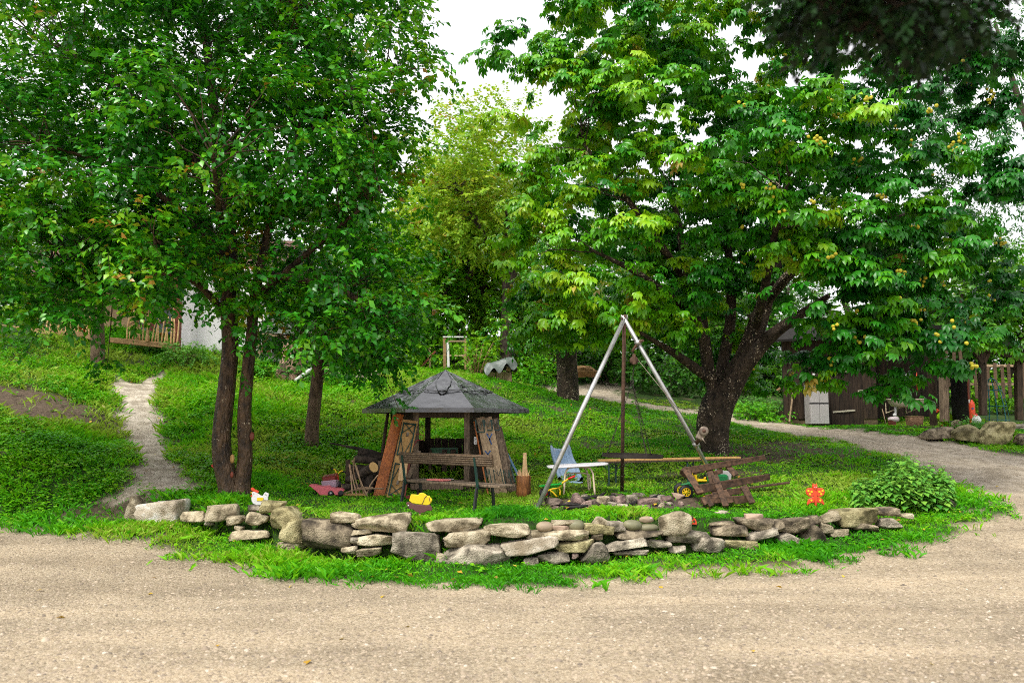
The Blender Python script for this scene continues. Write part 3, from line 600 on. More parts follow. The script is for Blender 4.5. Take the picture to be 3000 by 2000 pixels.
# ------------------------------------------------------------------ wooden garden figures
sn = thing('snail_figure', 'cut-out wooden snail with yellow shell and plum body on the wall', 'garden figure', zat(at(1232, 1512, 11.65)))
b0 = np.array(sn.location)
def fig(px, py, ox, oy, sc): return ((px - ox) * sc, (oy - py) * sc)
k_ = .33 / 640
o1 = [fig(*p, 600, 900, k_) for p in ((280, 430), (300, 340), (330, 250), (450, 255), (530, 270), (560, 225), (640, 205), (720, 235), (780, 290), (850, 290), (880, 350), (925, 385), (900, 470), (850, 530), (760, 555), (660, 535), (480, 515), (360, 490))]
MB().plate(o1, .03, (0, 0, -.02)).build('shell', PL['ypaint'], sn, .006)
o2 = [fig(*p, 600, 900, k_) for p in ((190, 500), (230, 455), (330, 480), (400, 520), (660, 540), (760, 560), (850, 530), (910, 590), (930, 660), (900, 720), (820, 690), (720, 740), (600, 770), (470, 730), (400, 670), (290, 650), (250, 590))]
MB().plate(o2, .028, (0, -.004, -.02)).build('body', PL['plum'], sn, .006)
g = MB()
for c in (((775, 290), (710, 350), (680, 440), (635, 525)), ((840, 350), (850, 420), (890, 465))):
    q = spline([(fig(*p, 600, 900, k_)[0], -.018, fig(*p, 600, 900, k_)[1] - .02) for p in c], 4); g.tube(q, .004, 5)
g.build('shell_line', PL['plum'], sn); MB().beam((-.01, .005, .07), (0, .01, -.12), .03, .02).build('stake', WD['brown'], sn)
MB().lathe([(0, -.012), (.012, 0), (0, .012)], (fig(265, 560, 600, 900, k_)[0], -.02, fig(265, 560, 600, 900, k_)[1] - .02), 8, 'y').build('eye', PL['white'], sn)
hn = thing('hen_figure', 'cut-out white wooden hen with red comb by the twin tree', 'garden figure', zat(at(762, 1478, 12.1))); k_ = .27 / 430
def fh(p): return fig(p[0], p[1], 400, 720, k_)
MB().plate([fh(p) for p in ((195, 330), (240, 300), (330, 330), (370, 370), (420, 400), (465, 400), (490, 350), (520, 315), (560, 335), (605, 355), (600, 400), (585, 440), (590, 500), (540, 560), (480, 620), (330, 625), (240, 590), (200, 530), (190, 450), (210, 400))], .025).build('body', PL['white'], hn, .005)
MB().plate([fh(p) for p in ((170, 225), (215, 205), (270, 255), (370, 290), (350, 345), (290, 320), (215, 295), (180, 270))], .022, (0, -.004, 0)).build('comb', PL['orange'], hn, .004)
MB().plate([fh(p) for p in ((165, 400), (200, 375), (215, 410), (190, 430))], .022, (0, -.004, 0)).build('wattle', PL['orange'], hn)
MB().plate([fh(p) for p in ((160, 325), (195, 312), (195, 345))], .02, (0, -.003, 0)).build('beak', PL['ypaint'], hn)
MB().plate([fh(p) for p in ((335, 445), (480, 445), (480, 525), (330, 520))], .006, (0, -.018, 0)).build('wing_panel', PL['ypaint'], hn)
for c in ((245, 350), (520, 370), (553, 385)): p = fh(c); MB().box((p[0], -.014, p[1]), (.008, .006, .018)).build('eye' if c[0] < 300 else 'feather_mark', PL['grey'], hn)
MB().beam((-.02, .01, .1), (-.02, .015, -.1), .03, .02).build('stake', WD['brown'], hn)
bf = thing('butterfly_figure', 'red wooden butterfly with yellow dots on a stake in the grass', 'garden figure', zat(at(2390, 1492, 12.45)))
k_ = .31 / 160; 
def fb(p): return fig(p[0], p[1], 172, 315, k_)
MB().plate([fb(p) for p in ((150, 120), (172, 112), (192, 122), (190, 145), (180, 160), (186, 180), (184, 230), (178, 285), (166, 285), (160, 230), (160, 180), (164, 160), (152, 145))], .045).build('body', PL['orange'], bf, .008)
for sgn in (1, -1):
    def mr_(p): return (fb(p)[0] * sgn, fb(p)[1])
    w1 = [mr_(p) for p in ((180, 150), (205, 142), (235, 146), (248, 168), (242, 195), (222, 210), (195, 212), (182, 200))]; w2 = [mr_(p) for p in ((182, 205), (205, 218), (228, 232), (240, 262), (240, 284), (226, 268), (205, 258), (182, 258))]
    MB().plate(w1, .03).build('upper_wing', PL['orange'], bf, .006); MB().plate(w2, .03).build('lower_wing', PL['orange'], bf, .006)
    for c, r_ in (((228, 165), .016), ((203, 172), .017), ((217, 190), .017), ((207, 239), .016)):
        p = mr_(c); MB().lathe([(r_, -.02), (r_, -.013)], (p[0], 0, p[1]), 12, 'y', False).build('dot', PL['ypaint'], bf)
    p = mr_((188, 112)); MB().tube([(mr_((182, 122))[0], 0, mr_((182, 122))[1]), (p[0], 0, p[1] + .01)], .008, 6).build('antenna', PL['orange'], bf)
    p = mr_((178, 136)); MB().lathe([(0, -.006), (.007, 0), (0, .006)], (p[0], -.026, p[1]), 8, 'y').build('eye', PL['white'], bf)
MB().tube(spline([(-.015, -.026, fb((172, 152))[1]), (0, -.027, fb((172, 156))[1]), (.015, -.026, fb((172, 152))[1])], 3), .003, 4).build('mouth', PL['black'], bf)
MB().beam((0, .0, .06), (0, .0, -.15), .035, .03).build('stake', WD['brown'], bf)
lb = thing('ladybird_figure', 'red wooden ladybird with black spots behind an upright wall stone', 'garden figure', zat(at(2020, 1512, 11.35)))
MB().plate(arc(0, .0, .10, -10, 190, 16), .025, (0, 0, .03)).build('body', PL['orange'], lb, .005)
for x, z, r_ in ((-.02, .06, .022), (.035, .075, .018), (.06, .03, .017), (-.06, .05, .016), (.02, .015, .016)): MB().lathe([(r_, -.018), (r_, -.012)], (x, 0, z + .03), 10, 'y', False).build('spot', PL['black'], lb)
MB().beam((0, .0, .04), (0, 0, -.12), .03, .02).build('stake', WD['brown'], lb)

# ------------------------------------------------------------------ toys at the left
car = thing('toy_car', 'faded pink plastic toy car body lying in the grass', 'toy car', zat(at(957, 1455, 13.6)), R(8)); k_ = 1 / (6.533 * S(13.6))
def fc(p): return ((p[0] - 500) * k_, (1195 - p[1]) * k_)
prof = [fc(p) for p in ((180, 1000), (260, 995), (420, 1030), (540, 1025), (600, 1060), (700, 1070), (790, 1075), (820, 1110), (770, 1190), (660, 1190), (635, 1140), (560, 1140), (530, 1195), (400, 1200), (330, 1130))]
for sgn, y in ((1, -.11), (-1, .11)): MB().plate(prof, .02, (0, y, .0)).build('side_panel', PL['pink'], car, .006)
g = MB()
for (a, b) in zip(prof[:7], prof[1:8]): g.beam((a[0], 0, a[1] - .012), (b[0], 0, b[1] - .012), .2, .02, (0, 1, 0))
g.build('body', PL['pink'], car)
for x in (585, 770): p = fc((x, 1165)); MB().lathe([(.02, -.03), (.045, -.03), (.045, .03), (.02, .03)], (p[0], -.1, p[1] + .01), 14, 'y').build('wheel', PL['black'], car)
MB().lathe([(0, -.035), (.018, -.035), (.018, -.028)], (fc((585, 1165))[0], -.1, fc((585, 1165))[1] + .01), 10, 'y').build('hub', PL['grey'], car)
MB().lathe([(0, -.02), (.02, 0), (0, .02)], (fc((800, 1105))[0], -.1, fc((800, 1105))[1]), 8, 'y').build('headlight', PL['pink'], car)
tr = thing('tricycle', 'child tricycle with yellow handlebar behind the pink toy car', 'tricycle', zat(at(990, 1435, 14.1))); d = 14.1
def tp(x, y, dd=d): return at(880 + x / 6.533, 1270 + y / 6.533, dd) - np.array(tr.location)
hb = MB().tube(spline([tp(620, 672), tp(665, 690), tp(690, 755), tp(705, 775), tp(730, 755), tp(780, 712), tp(830, 722)], 5), .012, 8).build('handlebar', PL['yellow'], tr)
MB().tube([tp(590, 665), tp(635, 675)], .015, 8).build('grip', PL['black'], hb); MB().tube([tp(815, 720), tp(870, 735)], .015, 8).build('grip', PL['black'], hb)
MB().tube([tp(705, 770), tp(705, 850), tp(715, 990)], [.016, .03, .02], 8).build('fork', PL['red'], tr)
c = tp(700, 1000); wl = MB().lathe([(.03, -.02), (.085, -.025), (.095, 0), (.085, .025), (.03, .02)], c, 18, 'y', cap=False).build('wheel', PL['black'], tr); MB().lathe([(0, -.03), (.03, -.03), (.03, .03)], c, 10, 'y').build('hub', PL['red'], wl)
MB().tube([tp(705, 900), tp(620, 980, 14.4), tp(560, 1000, 14.6)], .018, 8).build('frame', PL['red'], tr)
b1 = thing('toy_box', 'lilac grey plastic toy box tipped behind the pink car', 'toy box', at(880 + 570 / 6.533, 1270 + 1030 / 6.533, 13.95))
MB().box((0, 0, .06), (.24, .2, .12), (0, R(-6), 0), 1.08).build('tub', PL['lilac'], b1, .01); MB().box((-.005, -.105, .12), (.25, .015, .02), (0, R(-6), 0)).build('rim', PL['lilac'], b1)
b2 = thing('toy_box', 'maroon plastic box stacked on the lilac box', 'toy box', at(880 + 565 / 6.533, 1270 + 912 / 6.533, 13.95))
MB().box((0, 0, .045), (.22, .18, .085), (0, R(-4), 0), 1.06).build('tub', PL['maroon'], b2, .01); MB().box((0, .0, .1), (.24, .2, .02), (R(8), R(-9), 0)).build('lid', PL['maroon'], b2, .006)
yl = thing('toy_rake', 'yellow and red plastic handle sticking out behind the twin tree', 'toy', zat(at(648, 1388, 14.2))); MB().tube(np.array([at(650, 1388, 14.2), at(635, 1374, 14.2)]) - np.array(yl.location), .025, 8).build('shaft', PL['yellow'], yl); MB().tube(np.array([at(637, 1375, 14.18), at(620, 1362, 14.18)]) - np.array(yl.location), .022, 8).build('grip', PL['red'], yl)

# ------------------------------------------------------------------ log pile and sticks
def lp(x, y, d): return at(880 + x / 6.533, 1270 + y / 6.533, d)
def log(label, pts, rad, endface=None):
    P = spline([lp(*p) for p in pts], 5); o = thing('log', label, 'log', P[0], group='logs piled beside the hut'); n = len(P); rr = np.interp(np.linspace(0, 1, n), np.linspace(0, 1, len(rad)), rad) * (1 + .08 * rng.normal(size=n))
    MB().tube(P - P[0], rr, 10).build('bark', WD['log'], o)
    if endface: 
        e = (P[-1] - P[0]) if endface > 0 else np.zeros(3); dr = nrm(P[-1] - P[-2]) if endface > 0 else nrm(P[0] - P[1]); MB().tube([e, e + dr * .008], rr[-1 if endface > 0 else 0] * .94, 14).build('cut_face', WD['logend'], o)
log('long thin charred pole reaching out over the slope', [(560, 175, 15.2), (1200, 310, 15.0), (1560, 430, 14.9)], [.012, .035, .05])
log('thick dark log on top of the wood pile', [(1120, 345, 14.9), (1350, 390, 14.85), (1600, 460, 14.8)], [.075, .085, .06])
log('dark log lying below the top one', [(1040, 480, 14.7), (1300, 500, 14.7), (1590, 540, 14.7)], [.07, .07, .06])
log('dark log under the sawn one, deep in the pile', [(960, 680, 14.75), (1200, 690, 14.7), (1500, 740, 14.7)], [.085, .09, .09])
log('curved log with a pale sawn face in the pile', [(880, 890, 14.2), (1180, 760, 14.15), (1400, 640, 13.95)], [.055, .075, .095], 1)
log('short yellow peeled log at the foot of the pile', [(800, 1020, 14.0), (955, 1020, 14.0)], [.058, .058], -1)
log('upright dark log stub at the bottom of the pile', [(1260, 1190, 14.1), (1310, 1000, 14.1), (1330, 800, 14.2)], [.09, .08, .07])
log('split log lying at the bottom behind the sticks', [(950, 1010, 14.2), (1220, 1020, 14.2)], [.05, .05])
log('dark log filling the right side of the pile', [(1150, 900, 14.4), (1480, 950, 14.4)], [.11, .12])
o = thing('stake', 'dark square stake at the left end of the wood pile', 'stake', lp(910, 830, 14.4)); MB().beam((0, 0, -.3), np.array(lp(910, 500, 14.4)) - lp(910, 830, 14.4), .07, .06).build('post', WD['dark'], o)
o = thing('stake', 'grey stake at the right end of the wood pile', 'stake', lp(1525, 720, 14.6)); MB().beam((0, 0, -.3), np.array(lp(1525, 520, 14.6)) - lp(1525, 720, 14.6), .07, .06).build('post', WD['grey'], o)
o = thing('offcut', 'pale flat offcut board lying in front of the pile', 'board', lp(980, 1190, 13.7)); MB().beam((-.28, 0, .02), (.22, .05, .02), .1, .04, (0, 1, 0)).build('board', WD['tan'], o, .004)
for ks, pts in enumerate(([(935, 580), (965, 800), (1000, 1220)], [(950, 600), (1000, 850), (1100, 1250)], [(985, 510), (1075, 640), (1130, 840), (1250, 1270)], [(1035, 460), (1015, 640), (1040, 830), (1180, 1250)], [(1040, 560), (1130, 850), (1310, 1255)],
            [(1480, 790), (1340, 980), (1240, 1200)], [(790, 1150), (1000, 1080), (1150, 1035), (1390, 1030)], [(1000, 1085), (1300, 1050), (1590, 1050)], [(945, 1140), (960, 1110), (1010, 1220)], [(1100, 1130), (1150, 1180), (1215, 1265)])):
    P = spline([lp(x, y, 13.75 + rng.uniform(-.08, .08)) for x, y in pts], 4); o = MB().tube(P, np.linspace(.011, .014, len(P)), 6).build('stick', WD['stick']); tag(o, {0: 'peeled stick lying across the bundle, its upper end to the left', 1: 'long peeled stick lying flat across the bundle towards the orange plank', 2: 'short crooked peeled stick at the left foot of the bundle', 3: 'short peeled stick at the right foot of the bundle', 4: 'peeled stick leaning the opposite way to the rest of the bundle'}.get({6: 0, 7: 1, 8: 2, 9: 3, 5: 4}.get(ks), 'thin peeled stick leaning in a loose bundle against the wood pile'), 'stick', 'peeled sticks by the wood pile')

# ------------------------------------------------------------------ chopping stump
cs = thing('chopping_stump', 'upright stump with bark strips and a splintered spike', 'stump', zat(at(1534, 1458, 13.85)))
MB().lathe([(.135, -.05), (.128, .08), (.122, .2), (.125, .345), (.115, .35)], n=16).build('block', WD['bark'], cs); MB().lathe([(.112, .349), (.112, .356)], n=14, smooth=False).build('cut_face', WD['pale'], cs)
g = MB(); g.beam((.02, 0, .34), (.025, .02, .74), .08, .06, (1, 0, 0), .62, .006); g.build('splinter_spike', WD['pale'], cs)
g = MB()
for k in range(34):
    x = rng.uniform(-.09, .085); hgt = .05 + .17 * max(0, 1 - abs(x - .02) / .1) * rng.uniform(.4, 1); p = np.array([x, rng.uniform(-.05, .05), .345]); g.beam(p, p + (rng.normal(0, .02) - .02 * (x < -.05), rng.normal(0, .01), hgt * 1.3), .02, .012, (1, 0, 0), .15)
g.build('splinters', WD['pale'], cs)['kind'] = 'stuff'
# ------------------------------------------------------------------ fire pit
fp0 = np.array([*pit_c[:2], float(hz(*pit_c[:2]))])
fpit = thing('fire_pit', 'ring of sooty fieldstones around ashes below the tripod', 'fire pit', fp0)
FIRE = "1597 1650 1458 1484 slab black|1673 1722 1446 1480 point pink|1704 1732 1467 1487 block pink|1750 1786 1453 1478 block tan|1778 1808 1452 1474 round black|1804 1835 1451 1479 block pink|1836 1872 1449 1473 block grey|1806 1840 1473 1490 block grey|1780 1808 1471 1484 slab grey|1860 1928 1458 1482 slab pink|1932 1972 1451 1473 block pink|1902 1948 1448 1464 slab grey|1968 2008 1443 1462 slab brick|1875 1907 1479 1492 slab pink|1738 1754 1469 1486 block black|1931 1948 1473 1485 slab tan|1722 1748 1462 1476 slab black|1655 1678 1470 1482 slab black|1950 1972 1470 1480 slab grey|1985 2003 1468 1480 block pink|1845 1862 1470 1480 block black|1618 1636 1482 1491 slab pink|1700 1724 1446 1458 slab grey|1790 1830 1444 1454 slab black|1850 1890 1443 1453 slab grey"
for i, ln in enumerate(FIRE.split('|')):
    a = ln.split(); x0, x1, y0, y1 = map(float, a[:4]); c = ground((x0 + x1) / 2, y1); d = c[1]; wd = (x1 - x0) / S(d); ht = (y1 - y0) / S(d) * 1.1; dep = max(.1, (wd * ht) ** .5)
    rock('stone', at((x0 + x1) / 2, (y0 + y1) / 2, d + dep * .4), (wd, dep, ht), a[4], ST[a[5]], fpit, 300 + i, rng.normal(0, .3), rng.normal(0, .06), ICO2)
for (x0, y0), (x1, y1), r_ in (((1700, 1462), (1752, 1456), .035), ((1755, 1459), (1772, 1446), .025), ((1770, 1462), (1800, 1452), .03), ((1652, 1488), (1722, 1484), .025), ((1842, 1478), (1880, 1466), .025), ((1905, 1460), (1935, 1452), .03), ((1640, 1478), (1700, 1481), .02)):
    p = ground(x0, y0 + 6); q = ground(x1, y1 + 8); a = p + (0, 0, .03); b = q + (0, 0, .06); MB().tube(spline([a - fp0, (a + b) / 2 - fp0 + rng.normal(0, .01, 3), b - fp0], 3), [r_ * .7] + [r_] * 5 + [r_ * .6], 7).build('charred_log', WD['char'], fpit)

# ------------------------------------------------------------------ tripod, pulley and winch
T0 = zat(at(1570, 1487, 12.25)); T1 = zat(at(2123, 1454, 13.6)); T2 = zat(at(1822, 1452, 14.15)); TA = at(1829, 934, 13.2)
tp0 = (T0 + T1 + T2) / 3
tri = thing('cooking_tripod', 'tall steel pipe tripod standing over the fire pit', 'tripod', tp0)
for T, m_, r_, ex in ((T0, MT['galv'], .037, .02), (T1, MT['galv'], .037, .03), (T2, MT['rust'], .032, .035)):
    e = TA + nrm(TA - T) * ex * 2; MB().tube(np.array([T - (0, 0, .06), (T + TA) / 2, e]) - tp0, r_, 12).build('leg', m_, tri)
MB().tube(np.array([TA + (-.06, -.05, .0), TA + (.06, .05, .02)]) - tp0, .014, 8).build('apex_bolt', MT['rust'], tri)
for s in (-1, 1): MB().tube(np.array([TA + (s * .045, 0, -.02), TA + (s * .05, 0, .07)]) - tp0, .01, 6).build('hook', MT['galv'], tri)
def onleg(py): t = (py - 934) / (1454 - 934); return TA * (1 - t) + T1 * t
cl = onleg(1004); MB().tube(np.array([cl - nrm(T1 - TA) * .035, cl + nrm(T1 - TA) * .035]) - tp0, .056, 12).build('clamp', MT['galv'], tri)
aA, aB = at(1884, 997, 13.15), at(1852, 1030, 13.2); MB().tube(np.array([aA, cl, aB]) - tp0, .024, 8).build('pulley_arm', MT['rust'], tri)
pc = at(1857, 1056, 13.12); pu = MB().lathe([(.012, -.028), (.07, -.028), (.055, 0), (.07, .028), (.012, .028)], pc - tp0, 18, 'y').build('pulley', MT['rust'], tri)
MB().box(pc - tp0 + (0, 0, .02), (.05, .085, .17)).build('pulley_block', MT['rust'], pu, .006)
MB().tube(np.array([aB, pc + (0, 0, .1)]) - tp0, .007, 5).build('shackle', MT['chain'], tri)
wn = onleg(1305); MB().tube(np.array([wn - nrm(T1 - TA) * .04, wn + nrm(T1 - TA) * .04]) - tp0, .06, 12).build('clamp', MT['galv'], tri)
wc = at(2052, 1276, 13.2); wi = MB().box(wc - tp0, (.13, .1, .14), (0, R(25), 0), 1, .006).build('winch', MT['alu'], tri, .012)
MB().lathe([(.02, -.015), (.075, -.02), (.08, 0), (.075, .02), (.02, .015)], at(2062, 1262, 13.1) - tp0, 18, 'y', cap=False).build('hand_wheel', MT['alu'], wi); MB().lathe([(0, -.03), (.03, -.03), (.03, .03)], at(2062, 1262, 13.1) - tp0, 10, 'y').build('hub', MT['rust'], wi)
MB().tube(np.array([at(2056, 1282, 13.1), at(2066, 1296, 13.08)]) - tp0, .012, 6).build('crank', MT['alu'], wi); MB().tube(np.array([wc, wn]) - tp0, .035, 8).build('bracket', MT['rust'], wi)
MB().tube(np.array([pc + (.07, 0, .01), wc + (-.05, 0, .04)]) - tp0, .0055, 5).build('cable', MT['alu'], tri)
gc = at(1853, 1334, 13.1)
gr = thing('hanging_grill', 'round blackened grill grate hanging on chains from the tripod', 'grill', gc)
tilt = np.array(Euler((0, R(1.5), 0)).to_matrix())
ring = [tilt @ np.array([.485 * math.cos(t), .485 * math.sin(t), 0]) for t in np.linspace(0, 2 * math.pi, 41)]
g = MB()
for i in range(40): g.beam(ring[i], ring[i + 1], .055, .012, (0, 0, 1))
g.build('rim', MT['chain'], gr)
for k in range(15):
    x = -.45 + .9 * k / 14; h = math.sqrt(.485 ** 2 - x * x); MB().tube([tilt @ np.array([x, -h, -.005]), tilt @ np.array([x, h, -.005])], .008, 5).build('grate_bar', MT['chain'], gr)
rg = at(1852, 1118, 13.12)
def chain(a, b, sag, name, parent, base):
    a = np.array(a); b = np.array(b); n = int(np.linalg.norm(b - a) / .038); g = MB()
    for i in range(n):
        t0, t1 = i / n, (i + 1) / n; p = a * (1 - t0) + b * t0 - (0, 0, sag * 4 * t0 * (1 - t0)); q = a * (1 - t1) + b * t1 - (0, 0, sag * 4 * t1 * (1 - t1)); dv = nrm(q - p)
        s = np.cross(dv, (0, 1, 0) if i % 2 else (1, 0, 0)); s = nrm(s) * .011; e = (q - p) * .18
        g.tube([p - e, p + (q - p) * .15 + s, p + (q - p) * .85 + s, q + e, p + (q - p) * .85 - s, p + (q - p) * .15 - s, p - e], .0045, 4, False)
    return g.add([], []).build(name, MT['chain'], parent)
def shift(P): return np.array(P) - gc
for ang in (200, 290, 40): chain(shift(rg), tilt @ np.array([.46 * math.cos(R(ang)), .46 * math.sin(R(ang)), .02]), .012, 'chain', gr, gc)
chain(shift(pc - (0, 0, .08)), shift(rg + (0, 0, .02)), 0, 'chain', gr, gc)
MB().tube([shift(rg) + .025 * np.array([math.cos(t), 0, math.sin(t)]) for t in np.linspace(0, 6.28, 13)], .007, 5, False).build('ring', MT['chain'], gr)

# ------------------------------------------------------------------ white table, wheelbarrow, slide, beer table
d = 13.8; t0 = zat(at(1692, 1452, d)); ht = float(at(1690, 1362, d)[2] - t0[2])
wt = thing('garden_table', 'low white garden table with cream tubular legs', 'table', t0, R(0))
pp = [(x * .52, y * .36) for x, y in arc(0, 0, 1, 0, 360, 40)[:-1]]; pp = [(np.sign(x) * abs(x / .52) ** .45 * .52, np.sign(y) * abs(y / .36) ** .45 * .36) for x, y in pp]
MB().plate(pp, .024, (0, 0, ht), (1, 0, .055), (0, 1, 0)).build('table_top', MT['white'], wt, .005)
for y, x0, x1, hh in ((-.26, -.235, .25, .02), (.26, -.19, .20, .04)):
    lg = MB().tube(spline([(x0 - .02, y, -.02), (x0, y, ht * .5), (x0 + .01, y, ht - .13), (x0 + .06, y, ht - hh - .02), (x0 + .13, y, ht - hh), (x1 - .13, y, ht - hh), (x1 - .06, y, ht - hh - .02), (x1 - .01, y, ht - .13), (x1, y, ht * .5), (x1 + .02, y, -.02)], 4), .016, 8).build('leg_frame', MT['cream'], wt)
MB().tube(spline([(-.21, .1, .1), (-.2, .1, ht * .55), (-.12, .1, ht * .68), (.15, .1, ht * .68), (.22, .1, ht * .55), (.23, .1, .05)], 4), .014, 8).build('brace_frame', MT['cream'], wt)
d = 13.4; wb0 = zat(at(1615, 1458, d)); wb = thing('toy_wheelbarrow', 'small green toy wheelbarrow with yellow frame and red grips', 'wheelbarrow', wb0)
def wp(x, y, dd=d): return at(1460 + x / 5.88, 1280 + y / 5.88, dd) - wb0
rim_ = [wp(705, 835), wp(770, 800), wp(1090, 795), wp(1060, 830)]; V = []
tp_ = np.array([wp(705, 840, 13.4), wp(1090, 800, 13.25), wp(1095, 795, 13.65), wp(725, 835, 13.7)]); bt = np.array([wp(840, 905, 13.42), wp(1010, 885, 13.35), wp(1010, 880, 13.58), wp(850, 900, 13.62)])
MB().add(np.vstack([tp_, bt, tp_ * .985 + .0, bt + (0, 0, .012)]), [(0, 1, 5, 4), (1, 2, 6, 5), (2, 3, 7, 6), (3, 0, 4, 7), (4, 5, 6, 7), (8, 9, 13, 12), (9, 10, 14, 13), (10, 11, 15, 14), (11, 8, 12, 15)]).build('tray', PL['green'], wb)
g = MB()
for i in range(4): g.beam(tp_[i], tp_[(i + 1) % 4], .02, .015, (0, 0, 1))
g.build('tray_rim', PL['green'], wb)
for dd in (13.33, 13.58):
    MB().tube(spline([wp(800, 965, 13.45), wp(900, 900, dd), wp(1040, 870, dd), wp(1090, 800, dd), wp(1200, 720, dd)], 4), .014, 8).build('frame_tube', PL['yellow'], wb); MB().tube([wp(1200, 720, dd), wp(1320, 670, dd)], .017, 8).build('grip', PL['red'], wb)
    MB().tube(spline([wp(890, 910, dd), wp(950, 960, dd), wp(1010, 1025, dd)], 3), .012, 8).build('leg', PL['yellow'], wb); MB().tube(spline([wp(1040, 880, dd), wp(1065, 920, dd), wp(1060, 1000, dd)], 3), .012, 8).build('leg', PL['yellow'], wb)
c = wp(800, 965, 13.45); wl = MB().lathe([(.05, -.022), (.085, -.025), (.095, 0), (.085, .025), (.05, .022)], c, 18, 'y', cap=False).build('wheel', PL['black'], wb); MB().lathe([(0, -.026), (.05, -.026), (.05, .026), (0, .026)], c, 12, 'y').build('hub', PL['red'], wl)
s0 = zat(at(1680, 1425, 15.0)); sl_ = thing('slide', 'pale blue plastic wavy slide lying against the bank', 'slide', s0)
path = spline([at(1640, 1312, 16.3), at(1645, 1335, 16.1), at(1655, 1358, 15.85), at(1661, 1378, 15.6), at(1668, 1398, 15.25), at(1672, 1411, 14.95)], 6) - s0; V = []; n = len(path)
cs_ = [(-.195, -.03), (-.205, .06), (-.18, .085), (-.155, .06), (-.14, .02), (-.09, -.005), (0, -.012), (.09, -.005), (.14, .02), (.155, .06), (.18, .085), (.205, .06), (.195, -.03)]
for i, p in enumerate(path):
    tg = nrm(path[min(i + 1, n - 1)] - path[max(i - 1, 0)]); side = nrm(np.cross(tg, (0, 0, 1))); up = np.cross(side, tg); k = 1 + .16 * i / n
    if up[2] < 0: up = -up
    for x, y in cs_: V.append(p + side * x * k + up * (y + .02 * math.sin(i * .45)))
m_ = len(cs_); MB().add(V, [(i * m_ + j, i * m_ + j + 1, (i + 1) * m_ + j + 1, (i + 1) * m_ + j) for i in range(n - 1) for j in range(m_ - 1)], True).build('chute', PL['blue'], sl_)
pe = path[-1]; MB().box(pe + (0, .07, -.09), (.44, .14, .17), None, .96).build('foot', PL['blue'], sl_, .015); MB().box(pe + (0, -.012, -.02), (.45, .05, .05)).build('lip', PL['blue'], sl_, .012)
o = thing('toy_leaf', 'small bright green toy piece lying on the slide', 'toy', path[22] + s0 + (0, -.06, .03)); MB().lathe([(.0, 0), (.06, .005), (.05, .03), (0, .04)], n=9).build('cap', PL['green'], o)
d = 14.8; b0 = at(1960, 1440, d); b0[2] = float(hz(b0[0], b0[1])); zt = float(at(1780, 1344, d)[2] - b0[2])
bt_ = thing('beer_bench', 'long narrow folding bench with green legs behind the tripod', 'bench', b0); xl = float(at(1752, 1345, d)[0] - b0[0]); xr = float(at(2165, 1335, d)[0] - b0[0])
MB().box(((xl + xr) / 2, 0, zt), (xr - xl, .26, .035), (0, R(-1.2), 0)).build('seat', WD['tan'], bt_, .006)
MB().box(((xl + xr) / 2, -.125, zt - .03), (xr - xl - .1, .012, .03), (0, R(-1.2), 0)).build('edge_rail', WD['dark'], bt_)
for x in (xl + .26, xr - .9):
    for dx in (-.075, .075): MB().beam((x + dx, (-1 if dx < 0 else 1) * .09, zt - .02), (x + dx, (-1 if dx < 0 else 1) * .09, -.05), .028, .028).build('leg', MT['green'], bt_)
    g = MB(); g.beam((x - .07, 0, zt - .05), (x + .08, 0, zt - .2), .012, .012); g.beam((x + .07, 0, zt - .05), (x - .08, 0, zt - .2), .012, .012); g.beam((x - .08, 0, zt - .26), (x + .08, 0, zt - .24), .012, .012); g.build('brace', MT['green'], bt_)
    for dx in (-.26, .26): MB().beam((x + dx, 0, zt - .02), (x + dx * .3, 0, zt - .2), .012, .012).build('strut', MT['green'], bt_)
# ------------------------------------------------------------------ toy tractor and broken pallet
d = 13.5; tr0 = zat(at(2040, 1463, d)); trk = thing('toy_tractor', 'green and yellow pedal tractor half hidden behind the broken pallet', 'toy tractor', tr0)
def q4(x, y, dd): return at(1700 + x / 3.92, 1290 + y / 3.92, dd)
def trq(x, y, dd=d): return q4(x, y, dd) - tr0
def wheel(par, c, R_, wdt, nspk=8):
    w_ = MB().lathe([(R_ * .62, -wdt / 2), (R_ * .9, -wdt / 2), (R_, -wdt * .3), (R_, wdt * .3), (R_ * .9, wdt / 2), (R_ * .62, wdt / 2)], c, 22, 'y', cap=False).build('wheel', PL['black'], par)
    g = MB(); g.lathe([(R_ * .5, -wdt * .42), (R_ * .64, -wdt * .5), (R_ * .64, wdt * .4), (R_ * .5, wdt * .4)], c, 22, 'y', cap=False)
    for k in range(nspk): a = 2 * math.pi * k / nspk; g.beam(np.array(c) + (0, -wdt * .35, 0), np.array(c) + (R_ * .55 * math.cos(a), -wdt * .35, R_ * .55 * math.sin(a)), R_ * .12, wdt * .12, (0, 1, 0))
    g.build('rim', PL['yellow'], w_); MB().lathe([(0, -wdt * .5), (R_ * .16, -wdt * .48), (R_ * .16, wdt * .2)], c, 12, 'y').build('hub_cap', PL['yellow'], w_)
    g = MB()
    for k in range(16): a = 2 * math.pi * k / 16; p = np.array(c) + (R_ * .99 * math.cos(a), 0, R_ * .99 * math.sin(a)); g.beam(p + (0, -wdt * .45, 0), p + (0, wdt * .45, 0), R_ * .12, R_ * .08, (math.cos(a), 0, math.sin(a)))
    g.build('tread', PL['black'], w_)
wheel(trk, trq(1215, 590, 13.2), .115, .08); wheel(trk, trq(1215, 590, 13.2) + (0, .42, 0), .115, .08); 
fw = trq(1215, 600, 13.4) + (.62, 0, -.03)
wheel(trk, fw + (0, -.12, 0), .1, .06); wheel(trk, fw + (0, .25, 0), .1, .06)
